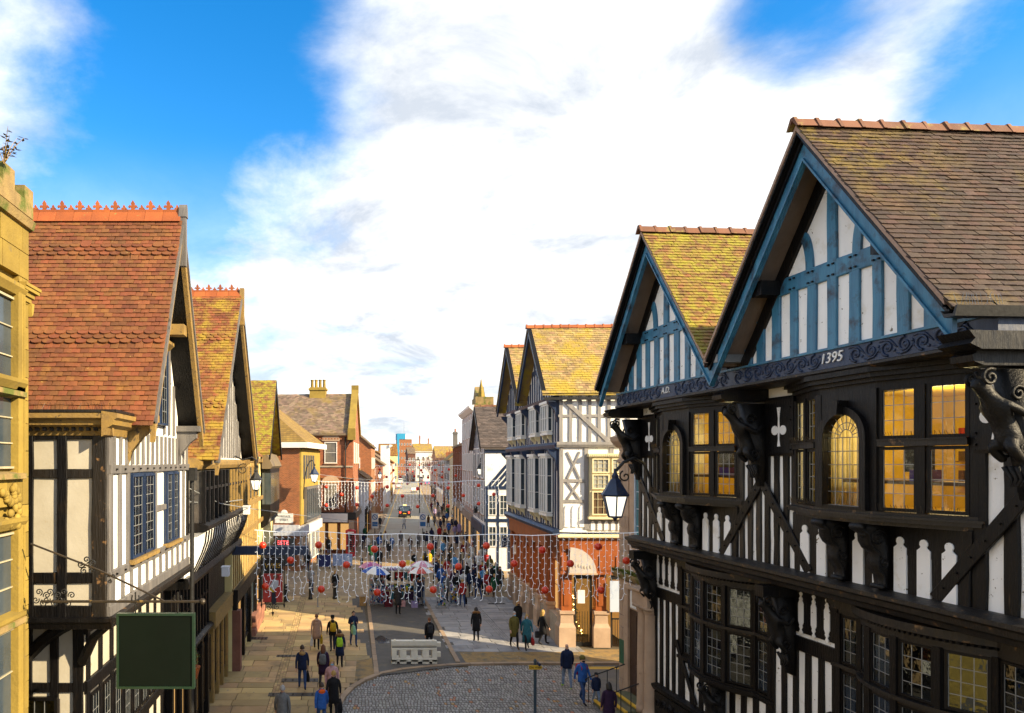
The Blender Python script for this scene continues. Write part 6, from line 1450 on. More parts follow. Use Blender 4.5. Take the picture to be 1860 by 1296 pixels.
# ------------------------------------------------------------------ tall red brick house with coped gable
LE = thing('red_brick_house', 'tall red brick house with slate roof, gold coped gable and four chimney pots', 'building', (1.15, 68, 0), math.atan2(1, .09))
def house_e():
    Wd = 9.5; dep = 9.0
    MB().box(0, Wd, 0, dep, 0, 12.0).obj('wall', brick_red, LE)
    SIDE = -PI / 2
    MB().prism([(0, 12.0), (Wd, 12.0), (Wd / 2, 16.2)], -.0, .3, 'y').obj('gable_wall', brick_red, LE)
    for s in (0, 1):
        MB().prism([((0 if s == 0 else Wd), 11.9), (Wd / 2, 16.35), (Wd / 2, 16.9), ((-.3 if s == 0 else Wd + .3), 12.35), ((-.3 if s == 0 else Wd + .3), 11.9)], -.2, .45, 'y').obj('coping', stone_gold, LE)
    box('kneeler', stone_gold, LE, -.4, .35, -.25, .5, 11.2, 12.3); box('apex_stone', stone_gold, LE, Wd / 2 - .3, Wd / 2 + .3, -.25, .5, 16.3, 17.1)
    zf, za = 11.9, 16.1
    rf = MB().prism([(-.3, zf - .25), (Wd / 2, za), (Wd + .3, zf - .25), (Wd + .3, zf - .12), (Wd / 2, za + .13), (-.3, zf - .12)], .45, dep, 'y').obj('roof', tile_slate, LE)
    v_, L_ = slope_vecs(Wd / 2, Wd / 2 + .3, zf - .25, za, -1)
    tiles(rf, (-.3, .46, zf - .12), (0, 1, 0), v_, dep - .4, L_, .30, .20, tile_slate, keep=0, th=.022)
    c = MB().box(Wd / 2 - .6, Wd / 2 + .6, 3.2, 4.9, 15.6, 16.9).box(Wd / 2 - .7, Wd / 2 + .7, 3.1, 5.0, 16.6, 16.8).obj('chimney', stone_gold, LE)
    for k in range(4): MB().lathe([(.17, 0), (.14, .7), (.18, .75), (.18, .85)], 8, (Wd / 2, 3.4 + .43 * k, 16.9)).obj('chimney_pot', stone_gold, c)
    # side wall facing the camera: two sashes with stone heads, string courses, downpipe
    for y in (2.2,):
        for z0, h in ((8.9, 2.1), (4.5, 2.3)):
            sash(LE, (0, y, z0), SIDE, 1.25, h, 1, 2, glassm=M('pane_grey', (.10, .10, .11), (.22, .2, .16), .8, .15))
            MB().prism(arc_pts(y, z0 + h - .1, 1.0, .35, PI - .35, 8) + [(y - .85, z0 + h + .1), (y + .85, z0 + h + .1)], -.12, 0, 'x').obj('window_head', stone_buff, LE)
    for z in (11.5, 8.5, 7.4): MB().box(-.08, 0, 0, dep, z, z + .16).obj('string_course', stone_grey if z == 8.5 else brick_orange, LE)
    dn = MB()
    for k in range(28): dn.box(-.14, 0, .2 + .3 * k, .36 + .3 * k, 11.25, 11.4)
    stuff(dn.obj('dentils', brick_orange, LE))
    MB().tube([(-.14, .75, 11.5), (-.14, .75, 3.5)], .07, 8).tube([(-.14, .15, 11.2), (-.14, .5, 10.7), (-.14, .75, 10.2)], .06, 6).obj('downpipe', iron, LE)
    for k in range(3): sash(LE, (1.8 + 2.9 * k, 0, 8.9), 0, 1.1, 2.1, 1, 2); sash(LE, (1.8 + 2.9 * k, 0, 4.6), 0, 1.1, 2.3, 1, 2)
    MB().box(-.3, Wd, -.3, dep, 3.35, 4.05).obj('shop_fascia', black_panel, LE)
    box('sign_board', white_paint, LE, -.45, -.30, .5, 3.6, 3.1, 3.95)
    for k in range(5): sash(LE, (-.02, .8 + 1.2 * k, .3), SIDE, 1.0, 2.7, 1, 1, fm=stone_gold, glassm=pane_warm, sill=False)
    box('stone_pier', stone_buff, LE, -.3, .3, -.1, .4, 0, 3.3)
house_e()
tl = thing('to_let_board', 'blue and white to let board beside the white shop sign', 'sign', (-2.6, 65.5, 0), 0)
MB().box(-.62, .62, -.03, .03, 3.0, 4.7).obj('board', white_paint, tl); box('band', M('sign_blue', (.01, .04, .16)), tl, -.60, .60, -.04, -.031, 3.35, 4.2)
lettering(tl, 'TO LET', .34, (0, -.045, 3.65), white_paint); MB().box(-.03, .03, .0, .06, 0, 3.0).obj('post', white_paint, tl)

# ------------------------------------------------------------------ left side further on
RL = math.atan2(1, .09)
def left_building(name, label, Z, x, w, dep, h, wall, roofm, **k): return town(name, label, (x, Z, 0), RL, w, dep, h, wall, roofm, **k)
left_building('timbered_shop', 'low timbered shop with cream roof just past the red brick house', 79, 2.7, 9, 7, 7.2, plaster, tile_gold, roofh=2.5, floors=1, wins=3, shop=timber, overhang=.5)
left_building('gabled_brick_house', 'brown roofed brick house with twin dormers behind the timbered shop', 92, 4.0, 12, 8, 11.2, brick_orange, tile_slate, roofh=3.4, floors=2, wins=4, shop=stone_buff, sidewins=2, side='l', chimneys=((2, 4, 16.0), (9, 4, 16.0)))
left_building('orange_brick_hall', 'orange brick hall with brown hipped roof and white quoins', 121, 7.3, 16, 11, 8.6, brick_orange, tile_slate, roofh=3.8, floors=2, wins=4, shop=white_paint, sidewins=3, side='l', chimneys=((12, 5.5, 13.8),))
left_building('white_tower_house', 'tall narrow white house front catching the sun down the street', 142, 9.9, 6, 1.8, 12.5, white_paint, tile_slate, roofh=0, floors=3, wins=2, cornice=white_paint)
left_building('brick_terrace', 'brick terrace with shops on the left far down the street', 152, 10.6, 30, 9, 8.5, brick_orange, tile_slate, roofh=3, floors=2, wins=8, shop=stone_gold, chimneys=((4, 4.5, 13), (14, 4.5, 13), (24, 4.5, 13)))
left_building('brick_terrace', 'far gold-lit terrace before the blue topped tower block', 186, 13.8, 40, 9, 9, brick_orange, tile_gold, roofh=3, floors=2, wins=10, shop=white_paint)
# far end of the street
def far_block(name, label, px0, px1, Z, ztop, dep, wall, roofm, **k):
    x0 = (px0 - CX) / F * Z; x1 = (px1 - CX) / F * Z
    return town(name, label, (x0, Z, 0), 0, x1 - x0, dep, ztop, wall, roofm, win0=1.0, **k)
far_block('white_corner_house', 'white corner house with brown brick side closing the street view', 755, 792, 330, 14, 12, white_paint, tile_slate, roofh=0, floors=3, wins=4, cornice=white_paint)
far_block('brown_brick_house', 'brown brick house left of the white corner house', 741, 754, 320, 13, 12, brick_dark, tile_slate, roofh=3, floors=3, wins=2)
far_block('orange_villa', 'orange villa with gold roof and two brick chimneys above the street end', 752, 786, 390, 15, 14, brick_orange, tile_goldslate, roofh=4.5, floors=3, wins=5, chimneys=((4, 7, 24), (9, 7, 22.5)))
bt = far_block('tower_block', 'boxy tower with bright blue top on the skyline', 722, 748, 480, 25, 12, brick_orange, tile_slate, roofh=0, floors=5, wins=5)
w_ = 26 / F * 480
MB().box(-.3, w_ * .55, -.3, 12, 25, 29).obj('blue_top', M('blue_cladding', (.02, .30, .55)), bt); MB().box(w_ * .55, w_ + .3, -.3, 12, 25, 28.2).obj('white_top', white_paint, bt)
MB().box(-.3, 1.2, -.35, 2, 8, 25).obj('blue_corner', M('blue_cladding', (.02, .30, .55)), bt); MB().tube([(w_ * .5, 5, 29), (w_ * .5, 5, 37)], .12, 6).obj('mast', came, bt)
far_block('gold_terrace', 'gold-lit terrace at the left of the street end', 690, 722, 300, 12, 12, plaster_cream, tile_gold, roofh=5, floors=2, wins=5)
far_block('brick_sheds', 'long brick range under dark roofs at the right of the street end', 792, 850, 300, 11, 12, brick_dark, tile_goldslate, roofh=5, floors=2, wins=9)
# ------------------------------------------------------------------ ground
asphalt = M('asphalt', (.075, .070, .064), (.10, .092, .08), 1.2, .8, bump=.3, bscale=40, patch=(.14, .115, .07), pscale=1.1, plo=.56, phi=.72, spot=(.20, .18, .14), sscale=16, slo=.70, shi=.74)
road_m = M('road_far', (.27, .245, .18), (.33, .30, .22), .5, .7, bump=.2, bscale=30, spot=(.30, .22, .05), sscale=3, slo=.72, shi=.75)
joint = M('paving_joint', (.07, .055, .035), (.10, .08, .05), 4, .9, bump=.4)
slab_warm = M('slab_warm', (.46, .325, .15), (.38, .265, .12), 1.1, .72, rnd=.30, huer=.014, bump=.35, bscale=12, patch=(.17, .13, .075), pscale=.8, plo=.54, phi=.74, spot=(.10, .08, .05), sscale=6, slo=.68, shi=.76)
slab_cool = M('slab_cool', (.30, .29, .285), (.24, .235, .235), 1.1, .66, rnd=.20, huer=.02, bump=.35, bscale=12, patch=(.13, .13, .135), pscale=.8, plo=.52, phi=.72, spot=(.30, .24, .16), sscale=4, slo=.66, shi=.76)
kerb_m = M('kerb_stone', (.34, .24, .15), (.25, .18, .12), 2, .75, rnd=.15, bump=.4, bscale=14)
sett_m = M('sett_stone', (.20, .19, .18), (.27, .25, .225), 2.2, .55, rnd=.30, huer=.03, bump=.35, bscale=22)
sett_red = M('sett_ochre', (.36, .17, .06), (.28, .15, .07), 2.2, .6, rnd=.35, huer=.03, bump=.3, bscale=22)
block_tan = M('block_paving', (.40, .28, .15), (.33, .23, .125), .9, .75, bump=.25, bscale=20, brick=dict(w=.42, h=.21, m=.008, v=.72, mortar=(.16, .11, .06), flat=True), patch=(.20, .15, .10), pscale=.35, plo=.5, phi=.7)
apron_m = M('gritty_apron', (.30, .19, .055), (.20, .13, .06), 2.0, .8, bump=.5, bscale=30, patch=(.12, .10, .06), pscale=2.2, plo=.48, phi=.62)
def sheet(name, pts, z, mat):
    o = MB().add([(p[0], p[1], z) for p in pts], [list(range(len(pts)))]).obj(name, mat); return structure(o)
sheet('ground', [(-2500, -300), (2500, -300), (2500, 4500), (-2500, 4500)], -.12, M('earth', (.12, .10, .07), (.09, .08, .05), .05, .9))
sheet('paving_bed', [(-9, 8), (14.5, 8), (14.5, 46), (-9, 46)], -.085, joint)
# block paved square, then the far street
pav = sheet('pavement', [(-9, 46), (14.5, 46), (16.5, 74), (-4, 74)], .0, block_tan)
pav2 = sheet('pavement', [(-6, 74.0), (18, 74.0), (42, 330), (2, 330)], .0, block_tan)
def road_pt(off, Z): return (3.9 + .098 * (Z - 72) + off, Z)
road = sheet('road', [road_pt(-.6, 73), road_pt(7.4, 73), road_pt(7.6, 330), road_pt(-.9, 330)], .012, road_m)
mk = structure(MB().add([(road_pt(-.1 + d, 76)[0], 76, 0) for d in (0, .12)] + [(road_pt(-.1 + d, 320)[0], 320, 0) for d in (.3, 0)], [(0, 1, 2, 3)]).obj('road_marking', yellow_paint)); mk.location.z = .017
mk2 = structure(MB().add([(road_pt(6.9 + d, 76)[0], 76, 0) for d in (0, .12)] + [(road_pt(6.9 + d, 320)[0], 320, 0) for d in (.3, 0)], [(0, 1, 2, 3)]).obj('road_marking', yellow_paint)); mk2.location.z = .017
for s, nm in ((-.72, 'l'), (7.52, 'r')):
    kb = MB()
    for k in range(60):
        Z = 74 + 2.4 * k; x = road_pt(s, Z)[0]; kb.box(x - .11, x + .11, Z, Z + 2.36, 0, .10)
    structure(kb.obj('kerb', kerb_m))
kpts = [G(px, py) for px, py in ((604, 1330), (608, 1300), (616, 1276), (632, 1254), (655, 1238), (690, 1224), (740, 1214.5), (800, 1209), (865, 1206), (930, 1205), (1000, 1205), (1080, 1205), (1135, 1205))]
def kz(x):
    for a, b in zip(kpts, kpts[1:]):
        if a.x <= x <= b.x: return a.y + (b.y - a.y) * (x - a.x) / max(1e-6, b.x - a.x)
    return kpts[-1].y if x > kpts[-1].x else kpts[0].y
def kx(Z):
    for a, b in zip(kpts[:7], kpts[1:7]):
        if a.y <= Z <= b.y: return a.x + (b.x - a.x) * (Z - a.y) / max(1e-6, b.y - a.y)
    return kpts[0].x if Z < kpts[0].y else 1.35
# slab paving in the near street, laid in rows across
PL = bpy.data.objects.new('pavement', MB().add([(-9, 8, -.035), (kpts[0].x, 8, -.035)] + [(q.x, q.y, -.035) for q in kpts[:6]] + [(1.35, 46, -.035), (-9, 46, -.035)], [list(range(10))]).mesh('pavement', joint)); link(PL); structure(PL)
PR = bpy.data.objects.new('pavement', MB().add([(5.45, 32.6, -.035), (14.4, 32.6, -.035), (14.4, 46, -.035), (5.45, 46, -.035)], [(0, 1, 2, 3)]).mesh('pavement', joint)); link(PR); structure(PR)
def slab_mesh(mat):
    out = []
    for k in range(5):
        j = lambda: random.uniform(-.012, .012)
        a = [(-.5 + j() * .6, -.5 + j()), (.5 + j() * .6, -.5 + j()), (.5 + j() * .6, .5 + j()), (-.5 + j() * .6, .5 + j())]
        vs_ = [(x, y, -.04) for x, y in a] + [(x, y, -.006) for x, y in a] + [(x * .985, y * .97, 0) for x, y in a]
        fs_ = [(0, 1, 5, 4), (1, 2, 6, 5), (2, 3, 7, 6), (3, 0, 4, 7), (4, 5, 9, 8), (5, 6, 10, 9), (6, 7, 11, 10), (7, 4, 8, 11), (8, 9, 10, 11)]
        out.append(MB().add(vs_, fs_).mesh('slab', mat))
    return out
SW, SC = slab_mesh(slab_warm), slab_mesh(slab_cool)
def slab_rows(parent, meshes, x0, x1f, Z0, Z1, rowh, wlo, whi, strip):
    n = 0; Z = Z0; k = 0
    while Z < Z1:
        h = rowh * random.uniform(.85, 1.2)
        x = x0 - random.uniform(0, .6); xe = x1f(Z)
        while x < xe - .12:
            w = min(random.uniform(wlo, whi), xe - x)
            if strip[0] - .25 < x + w and x < strip[1] - 1e-4:
                if x < strip[0] - .2: w = strip[0] - x
                else: x = strip[1]; continue
            if w > .12:
                put(random.choice(meshes), 'slab', parent, None, (x + w / 2, Z + h / 2, random.uniform(-.004, .004)), (random.gauss(0, .003), random.gauss(0, .003), random.gauss(0, .006)), (w - .026, h - .030, 1)); n += 1
            x += w
        Z += h; k += 1
    return n
def drain(x, Z0, Z1, w, name, mat):
    mb = MB(); Z = Z0
    while Z < Z1:
        for q in range(3):
            xx = x + w * (q - 1) / 3; mb.box(xx - w / 6 + .008, xx + w / 6 - .008, Z + .01, Z + .21, -.05, -.012)
        Z += .22
    return stuff(mb.obj(name, mat))
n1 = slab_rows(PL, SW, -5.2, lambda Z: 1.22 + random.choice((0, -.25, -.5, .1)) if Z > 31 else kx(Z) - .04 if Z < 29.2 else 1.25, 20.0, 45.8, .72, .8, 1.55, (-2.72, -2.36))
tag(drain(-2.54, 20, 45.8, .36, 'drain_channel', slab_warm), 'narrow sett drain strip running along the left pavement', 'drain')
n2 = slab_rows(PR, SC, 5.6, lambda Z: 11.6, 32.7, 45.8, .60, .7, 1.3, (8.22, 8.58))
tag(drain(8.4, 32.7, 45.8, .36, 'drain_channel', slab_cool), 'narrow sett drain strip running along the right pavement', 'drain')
# asphalt lane between flush stone kerbs
sheet('asphalt_lane', [(1.0, 28.9), (6.3, 30.9), (6.3, 46), (.4, 46)], -.022, asphalt)
for x, Z0 in ((1.52, 29.3), (5.25, 31.0)):
    KS = bpy.data.objects.new('kerb', MB().box(x - .10, x + .10, Z0, 46, -.06, -.018).mesh('kerb', joint)); link(KS); structure(KS)
    Z = Z0
    while Z < 45.6:
        Ls = random.uniform(.75, 1.15)
        put(UNIT, 'kerb_stone', KS, kerb_m, (x + random.uniform(-.008, .008) + (Z - 30) * .015, Z + Ls / 2, -.04), (0, 0, random.gauss(0, .006) - .015), (.20, Ls - .02, .055 + random.uniform(0, .008))); Z += Ls
# gritty apron and side street
sheet('apron', [(5.6, 30.95), (14.5, 30.95), (14.5, 33.2), (5.6, 32.9)], -.018, apron_m)
sheet('apron', [(.55, 28.3), (1.4, 29.2), (1.4, 31.6), (.7, 31.2)], .012, apron_m)
sheet('side_road', [(9.6, 26.4), (30, 24), (30, 31), (11.2, 30.75), (10.4, 29.4)], -.074, asphalt)
yl = sheet('road_marking', [(10.6, 30.38), (14, 30.38), (14, 30.50), (10.6, 30.50)], -.066, yellow_paint)
yl = sheet('road_marking', [(10.8, 30.16), (14, 30.16), (14, 30.28), (10.8, 30.28)], -.066, yellow_paint)
# curved kerb and setts
KC = bpy.data.objects.new('kerb', MB().box(5, 5.1, 30.8, 30.9, -.08, -.07).mesh('kerb', kerb_m)); link(KC); structure(KC)
acc = []
for a, b in zip(kpts, kpts[1:]):
    n = max(1, int((b - a).length / .25))
    for i in range(n): acc.append(a.lerp(b, i / n))
for i in range(0, len(acc) - 4, 4):
    a, b = acc[i], acc[i + 4]; d_ = b - a
    put(UNIT, 'kerb_stone', KC, kerb_m, ((a + b) / 2) + Vector((0, .08, -.11)), (0, 0, math.atan2(d_.y, d_.x)), (d_.length - .02, .22, .128 + random.uniform(-.006, .006)))
def setts():
    mb = MB(); mr = MB(); Z = 19.5; k = 0
    while Z < 31:
        x = -1.2 + (.06 if k % 2 else 0)
        while x < 14:
            w = random.uniform(.105, .145)
            xc = x + w / 2; zc = Z + .04 * math.sin(xc * .9) + 0
            if zc < kz(xc) - .16 and not (xc > 9.75 + (zc - 26.4) * .22 and zc > 25.2):
                t = random.uniform(-.008, .012) - .060
                hw, hd = w / 2 - .011, .104
                tgt = mr if random.random() < .045 else mb
                tgt.add([(xc - hw, zc - hd, -.1), (xc + hw, zc - hd, -.1), (xc + hw, zc + hd, -.1), (xc - hw, zc + hd, -.1), (xc - hw * .86, zc - hd * .86, t), (xc + hw * .86, zc - hd * .86, t), (xc + hw * .86, zc + hd * .86, t), (xc - hw * .86, zc + hd * .86, t)],
                        [(4, 5, 6, 7), (0, 1, 5, 4), (1, 2, 6, 5), (2, 3, 7, 6), (3, 0, 4, 7)])
            x += w
        Z += .235; k += 1
    bed = sheet('cobbled_road', [(-1.2, 19)] + [(p.x, p.y - .05) for p in kpts] + [(14, 30.7), (14, 19)], -.0835, joint)
    stuff(mb.obj('setts', sett_m, bed)); stuff(mr.obj('setts_ochre', sett_red, bed))
setts()
# puddles and iron covers
pud = M('puddle_water', (.03, .03, .032), (.05, .05, .05), 1, .04, spec=.9)
def blob_sheet(name, c, rx, ry, z, mat, seed):
    random.seed(seed); pts = [(c.x + rx * (1 + .18 * math.sin(2 * a + seed) + .1 * math.sin(5 * a)) * math.cos(a), c.y + ry * (1 + .2 * math.sin(3 * a + seed) + .08 * math.sin(7 * a)) * math.sin(a)) for a in [2 * PI * i / 40 for i in range(40)]]
    return sheet(name, pts, z, mat)
blob_sheet('puddle', G(694, 1162), .34, .75, -.016, pud, 3)
random.seed(21)
for px, py, w, d_, lb in ((545, 1236, 1.5, .45, 'wide dark drain cover behind the navy jacketed man'), (532, 1262, 1.9, .40, 'long dark drain cover near the bottom of the left pavement'), (520, 1192, .9, .35, 'small worn iron cover on the left pavement'), (470, 1160, .9, .5, 'dark inspection cover close to the left shopfronts'), (902, 1097, 1.1, .35, 'dark grate in the blue-grey right pavement'), (735, 1196, .8, .4, 'iron cover in the asphalt lane below the barrier')):
    p = G(px, py); o = thing('drain_cover', lb, 'drain cover', (p.x, p.y, .006))
    box('plate', iron, o, -w / 2, w / 2, -d_ / 2, d_ / 2, -.02, .004)
    for k in range(5): box('slot', M('slot_dark', (.004, .004, .004)), o, -w / 2 + w * (k + .5) / 5 - .04, -w / 2 + w * (k + .5) / 5 + .04, -d_ * .35, d_ * .35, .0035, .0065)
# gum spots and stains trodden into the slabs
gm = MB()
for k in range(420):
    x = random.uniform(-5, 11.4); Z = random.uniform(22, 46)
    if 1.4 < x < 5.4 or Z < kz(x) + .2 and x > -.4: continue
    r_ = random.uniform(.018, .045); gm.add([(x + r_ * math.cos(a), Z + r_ * math.sin(a) * 1.2, .0085) for a in [PI / 3 * q for q in range(6)]], [tuple(range(6))])
tag(stuff(gm.obj('gum_spots', M('gum_grey', (.11, .10, .085), (.40, .36, .30), 30, .8))), 'flattened gum spots speckling the paving slabs', 'stain')
# fallen leaves
lv = MB()
for k in range(260):
    x = random.uniform(-3, 11); Z = random.uniform(24, 46); a = random.uniform(0, 6.28); r_ = random.uniform(.03, .06)
    z = -.05 if Z < kz(x) else .012
    lv.add([(x, Z, z), (x + r_ * math.cos(a), Z + r_ * math.sin(a), z + .015), (x + r_ * math.cos(a + 1), Z + r_ * math.sin(a + 1), z + .004)], [(0, 1, 2)])
lf = stuff(lv.obj('fallen_leaves', M('leaf_fallen', (.40, .22, .04), (.25, .12, .03), 9, .8))); tag(lf, 'scattered dry leaves lying on the paving and setts', 'leaves')
# ------------------------------------------------------------------ lanterns, brackets, signs
lantern_glass = M('lantern_glass', (.78, .74, .62), (.70, .66, .55), 3, .25, emit=(1, .9, .7), estr=.25)
def lantern(label, loc, s, arm=None, pole=None):
    t = thing('street_lantern', label, 'lamp', loc)
    n = 6; r1, r0 = .36 * s, .20 * s; h = .62 * s
    g = MB().lathe([(r0 * .93, 0), (r1 * .93, h)], n, (0, 0, -h), ph=.3); g.obj('lantern_glazing', lantern_glass, t)
    fr = MB()
    for k in range(n):
        a = 2 * PI * k / n + .3; fr.tube([(r0 * math.cos(a), r0 * math.sin(a), -h), (r1 * math.cos(a), r1 * math.sin(a), 0)], .022 * s, 5)
    fr.lathe([(r0 * 1.06, -h - .03 * s), (r0 * 1.06, -h + .02 * s)], n, ph=.3).lathe([(.02 * s, -h - .14 * s), (.07 * s, -h - .06 * s), (r0, -h - .02 * s)], n, ph=.3)
    fr.lathe([(r1 * 1.08, -.03 * s), (r1 * 1.18, .02 * s), (r1 * .95, .12 * s), (r1 * .45, .42 * s), (.09 * s, .50 * s), (.10 * s, .58 * s), (.05 * s, .64 * s), (.03 * s, .78 * s)], n, ph=.3)
    fr.obj('lantern_frame', timber_navy if s > .8 else iron, t)
    if arm: MB().tube(arm, [.045 * max(s, .7)] * len(arm), 7).tube([(a[0] + .05, a[1], a[2]) for a in [arm[-1]]] + [(arm[-1][0] + .05, arm[-1][1], arm[-1][2] + .1)], .05, 6).obj('bracket_arm', iron, t)
    if pole: MB().tube([(pole[0], pole[1], pole[2]), (pole[0], pole[1], pole[3])], .055, 8).obj('pole', iron, t)
    return t
def arch(x0, z0, x1, z1, top, n=12):
    """curved arm rising from the wall and bending over to the lantern"""
    pts = []
    for i in range(n + 1):
        a = PI * i / n; pts.append(((x0 + x1) / 2 + (x0 - x1) / 2 * math.cos(a), 0, z0 + (z1 - z0) * i / n + top * math.sin(a)))
    return pts
p = W(1117, 900, 22.6)
Lm = lantern('large black lantern with cream glass hung from a curled bracket by the right gables', p, 1.12, arm=[(1.25, 0, -.95), (1.22, 0, -.2), (1.15, 0, .55), (.95, 0, 1.05), (.62, 0, 1.22), (.28, 0, 1.08), (.08, 0, .86), (0, 0, .78)])
MB().tube(spiral(.34, .62, 0, .20, 1.2, 2.0, 1), .026, 6).tube([(.02, 0, .8), (.1, 0, .55), (.2, 0, .45)], .03, 6).obj('scroll', iron, Lm)
p = W(465, 872, 26)
Ll = lantern('black lantern on a scrolled wall bracket between the left timbered houses', p, .60, arm=[(-.8, 0, .9), (-.5, 0, .75), (-.15, 0, .85), (0, 0, .75), (0, 0, .45)])
MB().tube(spiral(-.5, .4, 0, .22, 1.5, 1.0, 1), .018, 5).obj('scroll', iron, Ll)
p = W(571, 862, 55.5)
lantern('white glazed lantern on a tall swan neck before the orange brick shop', p, .95, arm=arch(-.85, -1.4, 0, .7, 1.3), pole=(-.85, 0, -2.0, -1.3))
p = W(926, 866, 46)
lantern('lantern on the tall black pole outside the twin gabled pub', p, .85, arm=arch(.45, .3, 0, .6, .6), pole=(.45, 0, -p.z, .4))
p = W(872, 852, 60)
lantern('lantern with curled arm in front of the timbered shop', p, .8, arm=arch(.8, .0, 0, .6, .8), pole=(.8, 0, -p.z, .1))
p = W(690, 862, 100)
lantern('distant lantern past the tall red brick house', p, .9, arm=arch(-.9, .2, 0, .6, .8), pole=(-.9, 0, -p.z, .3))
for px, Z, lb in ((762, 118, 'tall dark lamp post in the middle distance on the right kerb'), (796, 150, 'slim pale lamp post far down the street')):
    p = W(px, 845, Z); t = thing('lamp_post', lb, 'lamp post', (p.x, p.y, 0)); MB().tube([(0, 0, 0), (0, 0, 9.4)], [.09, .05], 8).obj('pole', iron, t); MB().box(-.7, .05, -.12, .12, 9.3, 9.5).obj('lamp_head', iron, t)
def scrollwork(mb, c, r, n=4, rad=.011, plane='x'):
    for k in range(n):
        a = 2 * PI * k / n + .4; cc = (c[0] + r * .8 * math.cos(a), c[1], c[2] + r * .8 * math.sin(a))
        mb.tube(spiral(cc[0], cc[2], c[1], r * .5, 1.4, a + PI, 1 if k % 2 else -1, 14), rad, 5)
# green hanging sign
Zs = 10.9; gs0 = W(217, 1118, Zs); gs1 = W(350, 1246, Zs)
gb = thing('sign_bracket', 'wrought iron sign bracket with scrolls fixed to the left stone corner', 'bracket', (0, 0, 0))
rodz = W(0, 1093, Zs).z; xl = -4.75; xr = W(368, 1093, Zs).x
MB().tube([(xl, Zs, rodz), (xr, Zs, rodz)], .022, 6).ball((xr, Zs, rodz), .05).obj('rod', iron_rust, gb)
MB().tube([W(56, 988, Zs), W(180, 1036, Zs), W(262, 1075, Zs), W(300, 1093, Zs)], .016, 6).obj('tie_rod', iron_rust, gb)
sw = MB(); scrollwork(sw, W(158, 1028, Zs), .12, 5, .012); scrollwork(sw, W(200, 1050, Zs), .07, 3, .010); sw.obj('scroll', iron, gb)
sw = MB()
for q in (75, 95, 120): scrollwork(sw, W(q, 1086, Zs), .12, 4, .010)
sw.obj('scroll', iron, gb)
for px in (246, 323):
    h = MB(); c = W(px, 1100, Zs); h.tube([(c.x - .05, Zs, rodz + .1), (c.x - .06, Zs, rodz + .03), (c.x, Zs, rodz - .02), (c.x + .06, Zs, rodz + .03), (c.x + .05, Zs, rodz + .1)], .012, 5).tube([(c.x, Zs, rodz + .15), (c.x, Zs, gs0.z)], .012, 5); h.obj('hook', iron, gb)
gsn = thing('hanging_sign', 'blank dark green square sign hanging from the scrolled iron bracket', 'sign', (0, 0, 0))
MB().box(gs0.x, gs1.x, Zs - .03, Zs + .03, gs1.z, gs0.z).obj('panel', green_sign, gsn)
fr = MB(); e = .035
fr.box(gs0.x - e, gs1.x + e, Zs - .05, Zs + .05, gs0.z, gs0.z + e).box(gs0.x - e, gs1.x + e, Zs - .05, Zs + .05, gs1.z - e, gs1.z).box(gs0.x - e, gs0.x, Zs - .049, Zs + .049, gs1.z, gs0.z).box(gs1.x, gs1.x + e, Zs - .049, Zs + .049, gs1.z, gs0.z); fr.obj('sign_frame', M('green_frame', (.012, .035, .02), rough=.35), gsn)
# WHS hanging sign
Zw = 29.0; a = W(477, 1015, Zw); b = W(514, 1094, Zw)
wh = thing('hanging_sign', 'black WHS sign over a red fashion poster in a scrolled iron frame', 'sign', (0, 0, 0))
sgz = W(0, 1041, Zw).z
MB().box(a.x, b.x, Zw - .04, Zw + .04, sgz, a.z + .05).obj('name_board', black_panel, wh)
lettering(wh, 'WHS', .30, ((a.x + b.x) / 2, Zw - .045, (sgz + a.z) / 2), M('gold_letter', (.62, .36, .03), rough=.4))
ps = MB().box(a.x + .02, b.x - .02, Zw - .03, Zw + .03, b.z, sgz - .03).obj('poster', M('poster_red', (.55, .05, .04), (.42, .03, .03), .8, .5), wh)
pc = (a.x + b.x) / 2; zc = (b.z + sgz) / 2
MB().prism([(pc - .22, zc - .12), (pc + .02, zc + .35), (pc + .25, zc + .30), (pc + .24, zc + .05), (pc - .02, zc - .15)], Zw - .034, Zw - .031, 'y').obj('printed_shirt', M('print_white', (.62, .66, .74)), ps)
MB().prism([(pc - .30, zc - .02), (pc - .1, zc + .02), (pc + .08, zc - .18), (pc + .04, zc - .26), (pc - .12, zc - .12)], Zw - .037, Zw - .0345, 'y').obj('printed_scarf', M('print_yellow', (.75, .5, .03)), ps)
MB().prism([(pc - .05, zc - .2), (pc + .12, zc - .18), (pc + .16, zc - .62), (pc + .05, zc - .72), (pc - .06, zc - .62)], Zw - .0375, Zw - .0345, 'y').obj('printed_boot', M('print_dark', (.03, .03, .05)), ps)
MB().prism(arc_pts(pc + .12, zc + .46, .10, 0, 2 * PI, 10), Zw - .037, Zw - .0345, 'y').obj('printed_head', M('print_skin', (.25, .12, .07)), ps)
sw = MB()
for s, x in ((-1, a.x - .05), (1, b.x + .05)):
    sw.tube([(x, Zw, a.z + .25), (x, Zw, b.z - .1)], .022, 6)
    for z in (a.z - .1, zc, b.z + .1): sw.tube(spiral(x + s * .10, z, Zw, .12, 1.4, 0 if s < 0 else PI, s, 14), .014, 5)
    sw.tube([(x, Zw, b.z - .1), (x, Zw, b.z - .28)], [.05, .0], 6)
sw.tube([(a.x - .05, Zw, b.z - .08), (b.x + .05, Zw, b.z - .08)], .02, 6).tube([(pc, Zw, b.z - .08), (pc, Zw, b.z - .45)], .016, 6).tube([(pc, Zw, b.z - .42), (pc, Zw, b.z - .62)], [.06, 0], 6)
for s in (-1, 1): sw.tube(spiral(pc + s * .17, b.z - .22, Zw, .13, 1.4, PI / 2, s, 14), .014, 5)
sw.obj('sign_frame', iron, wh)
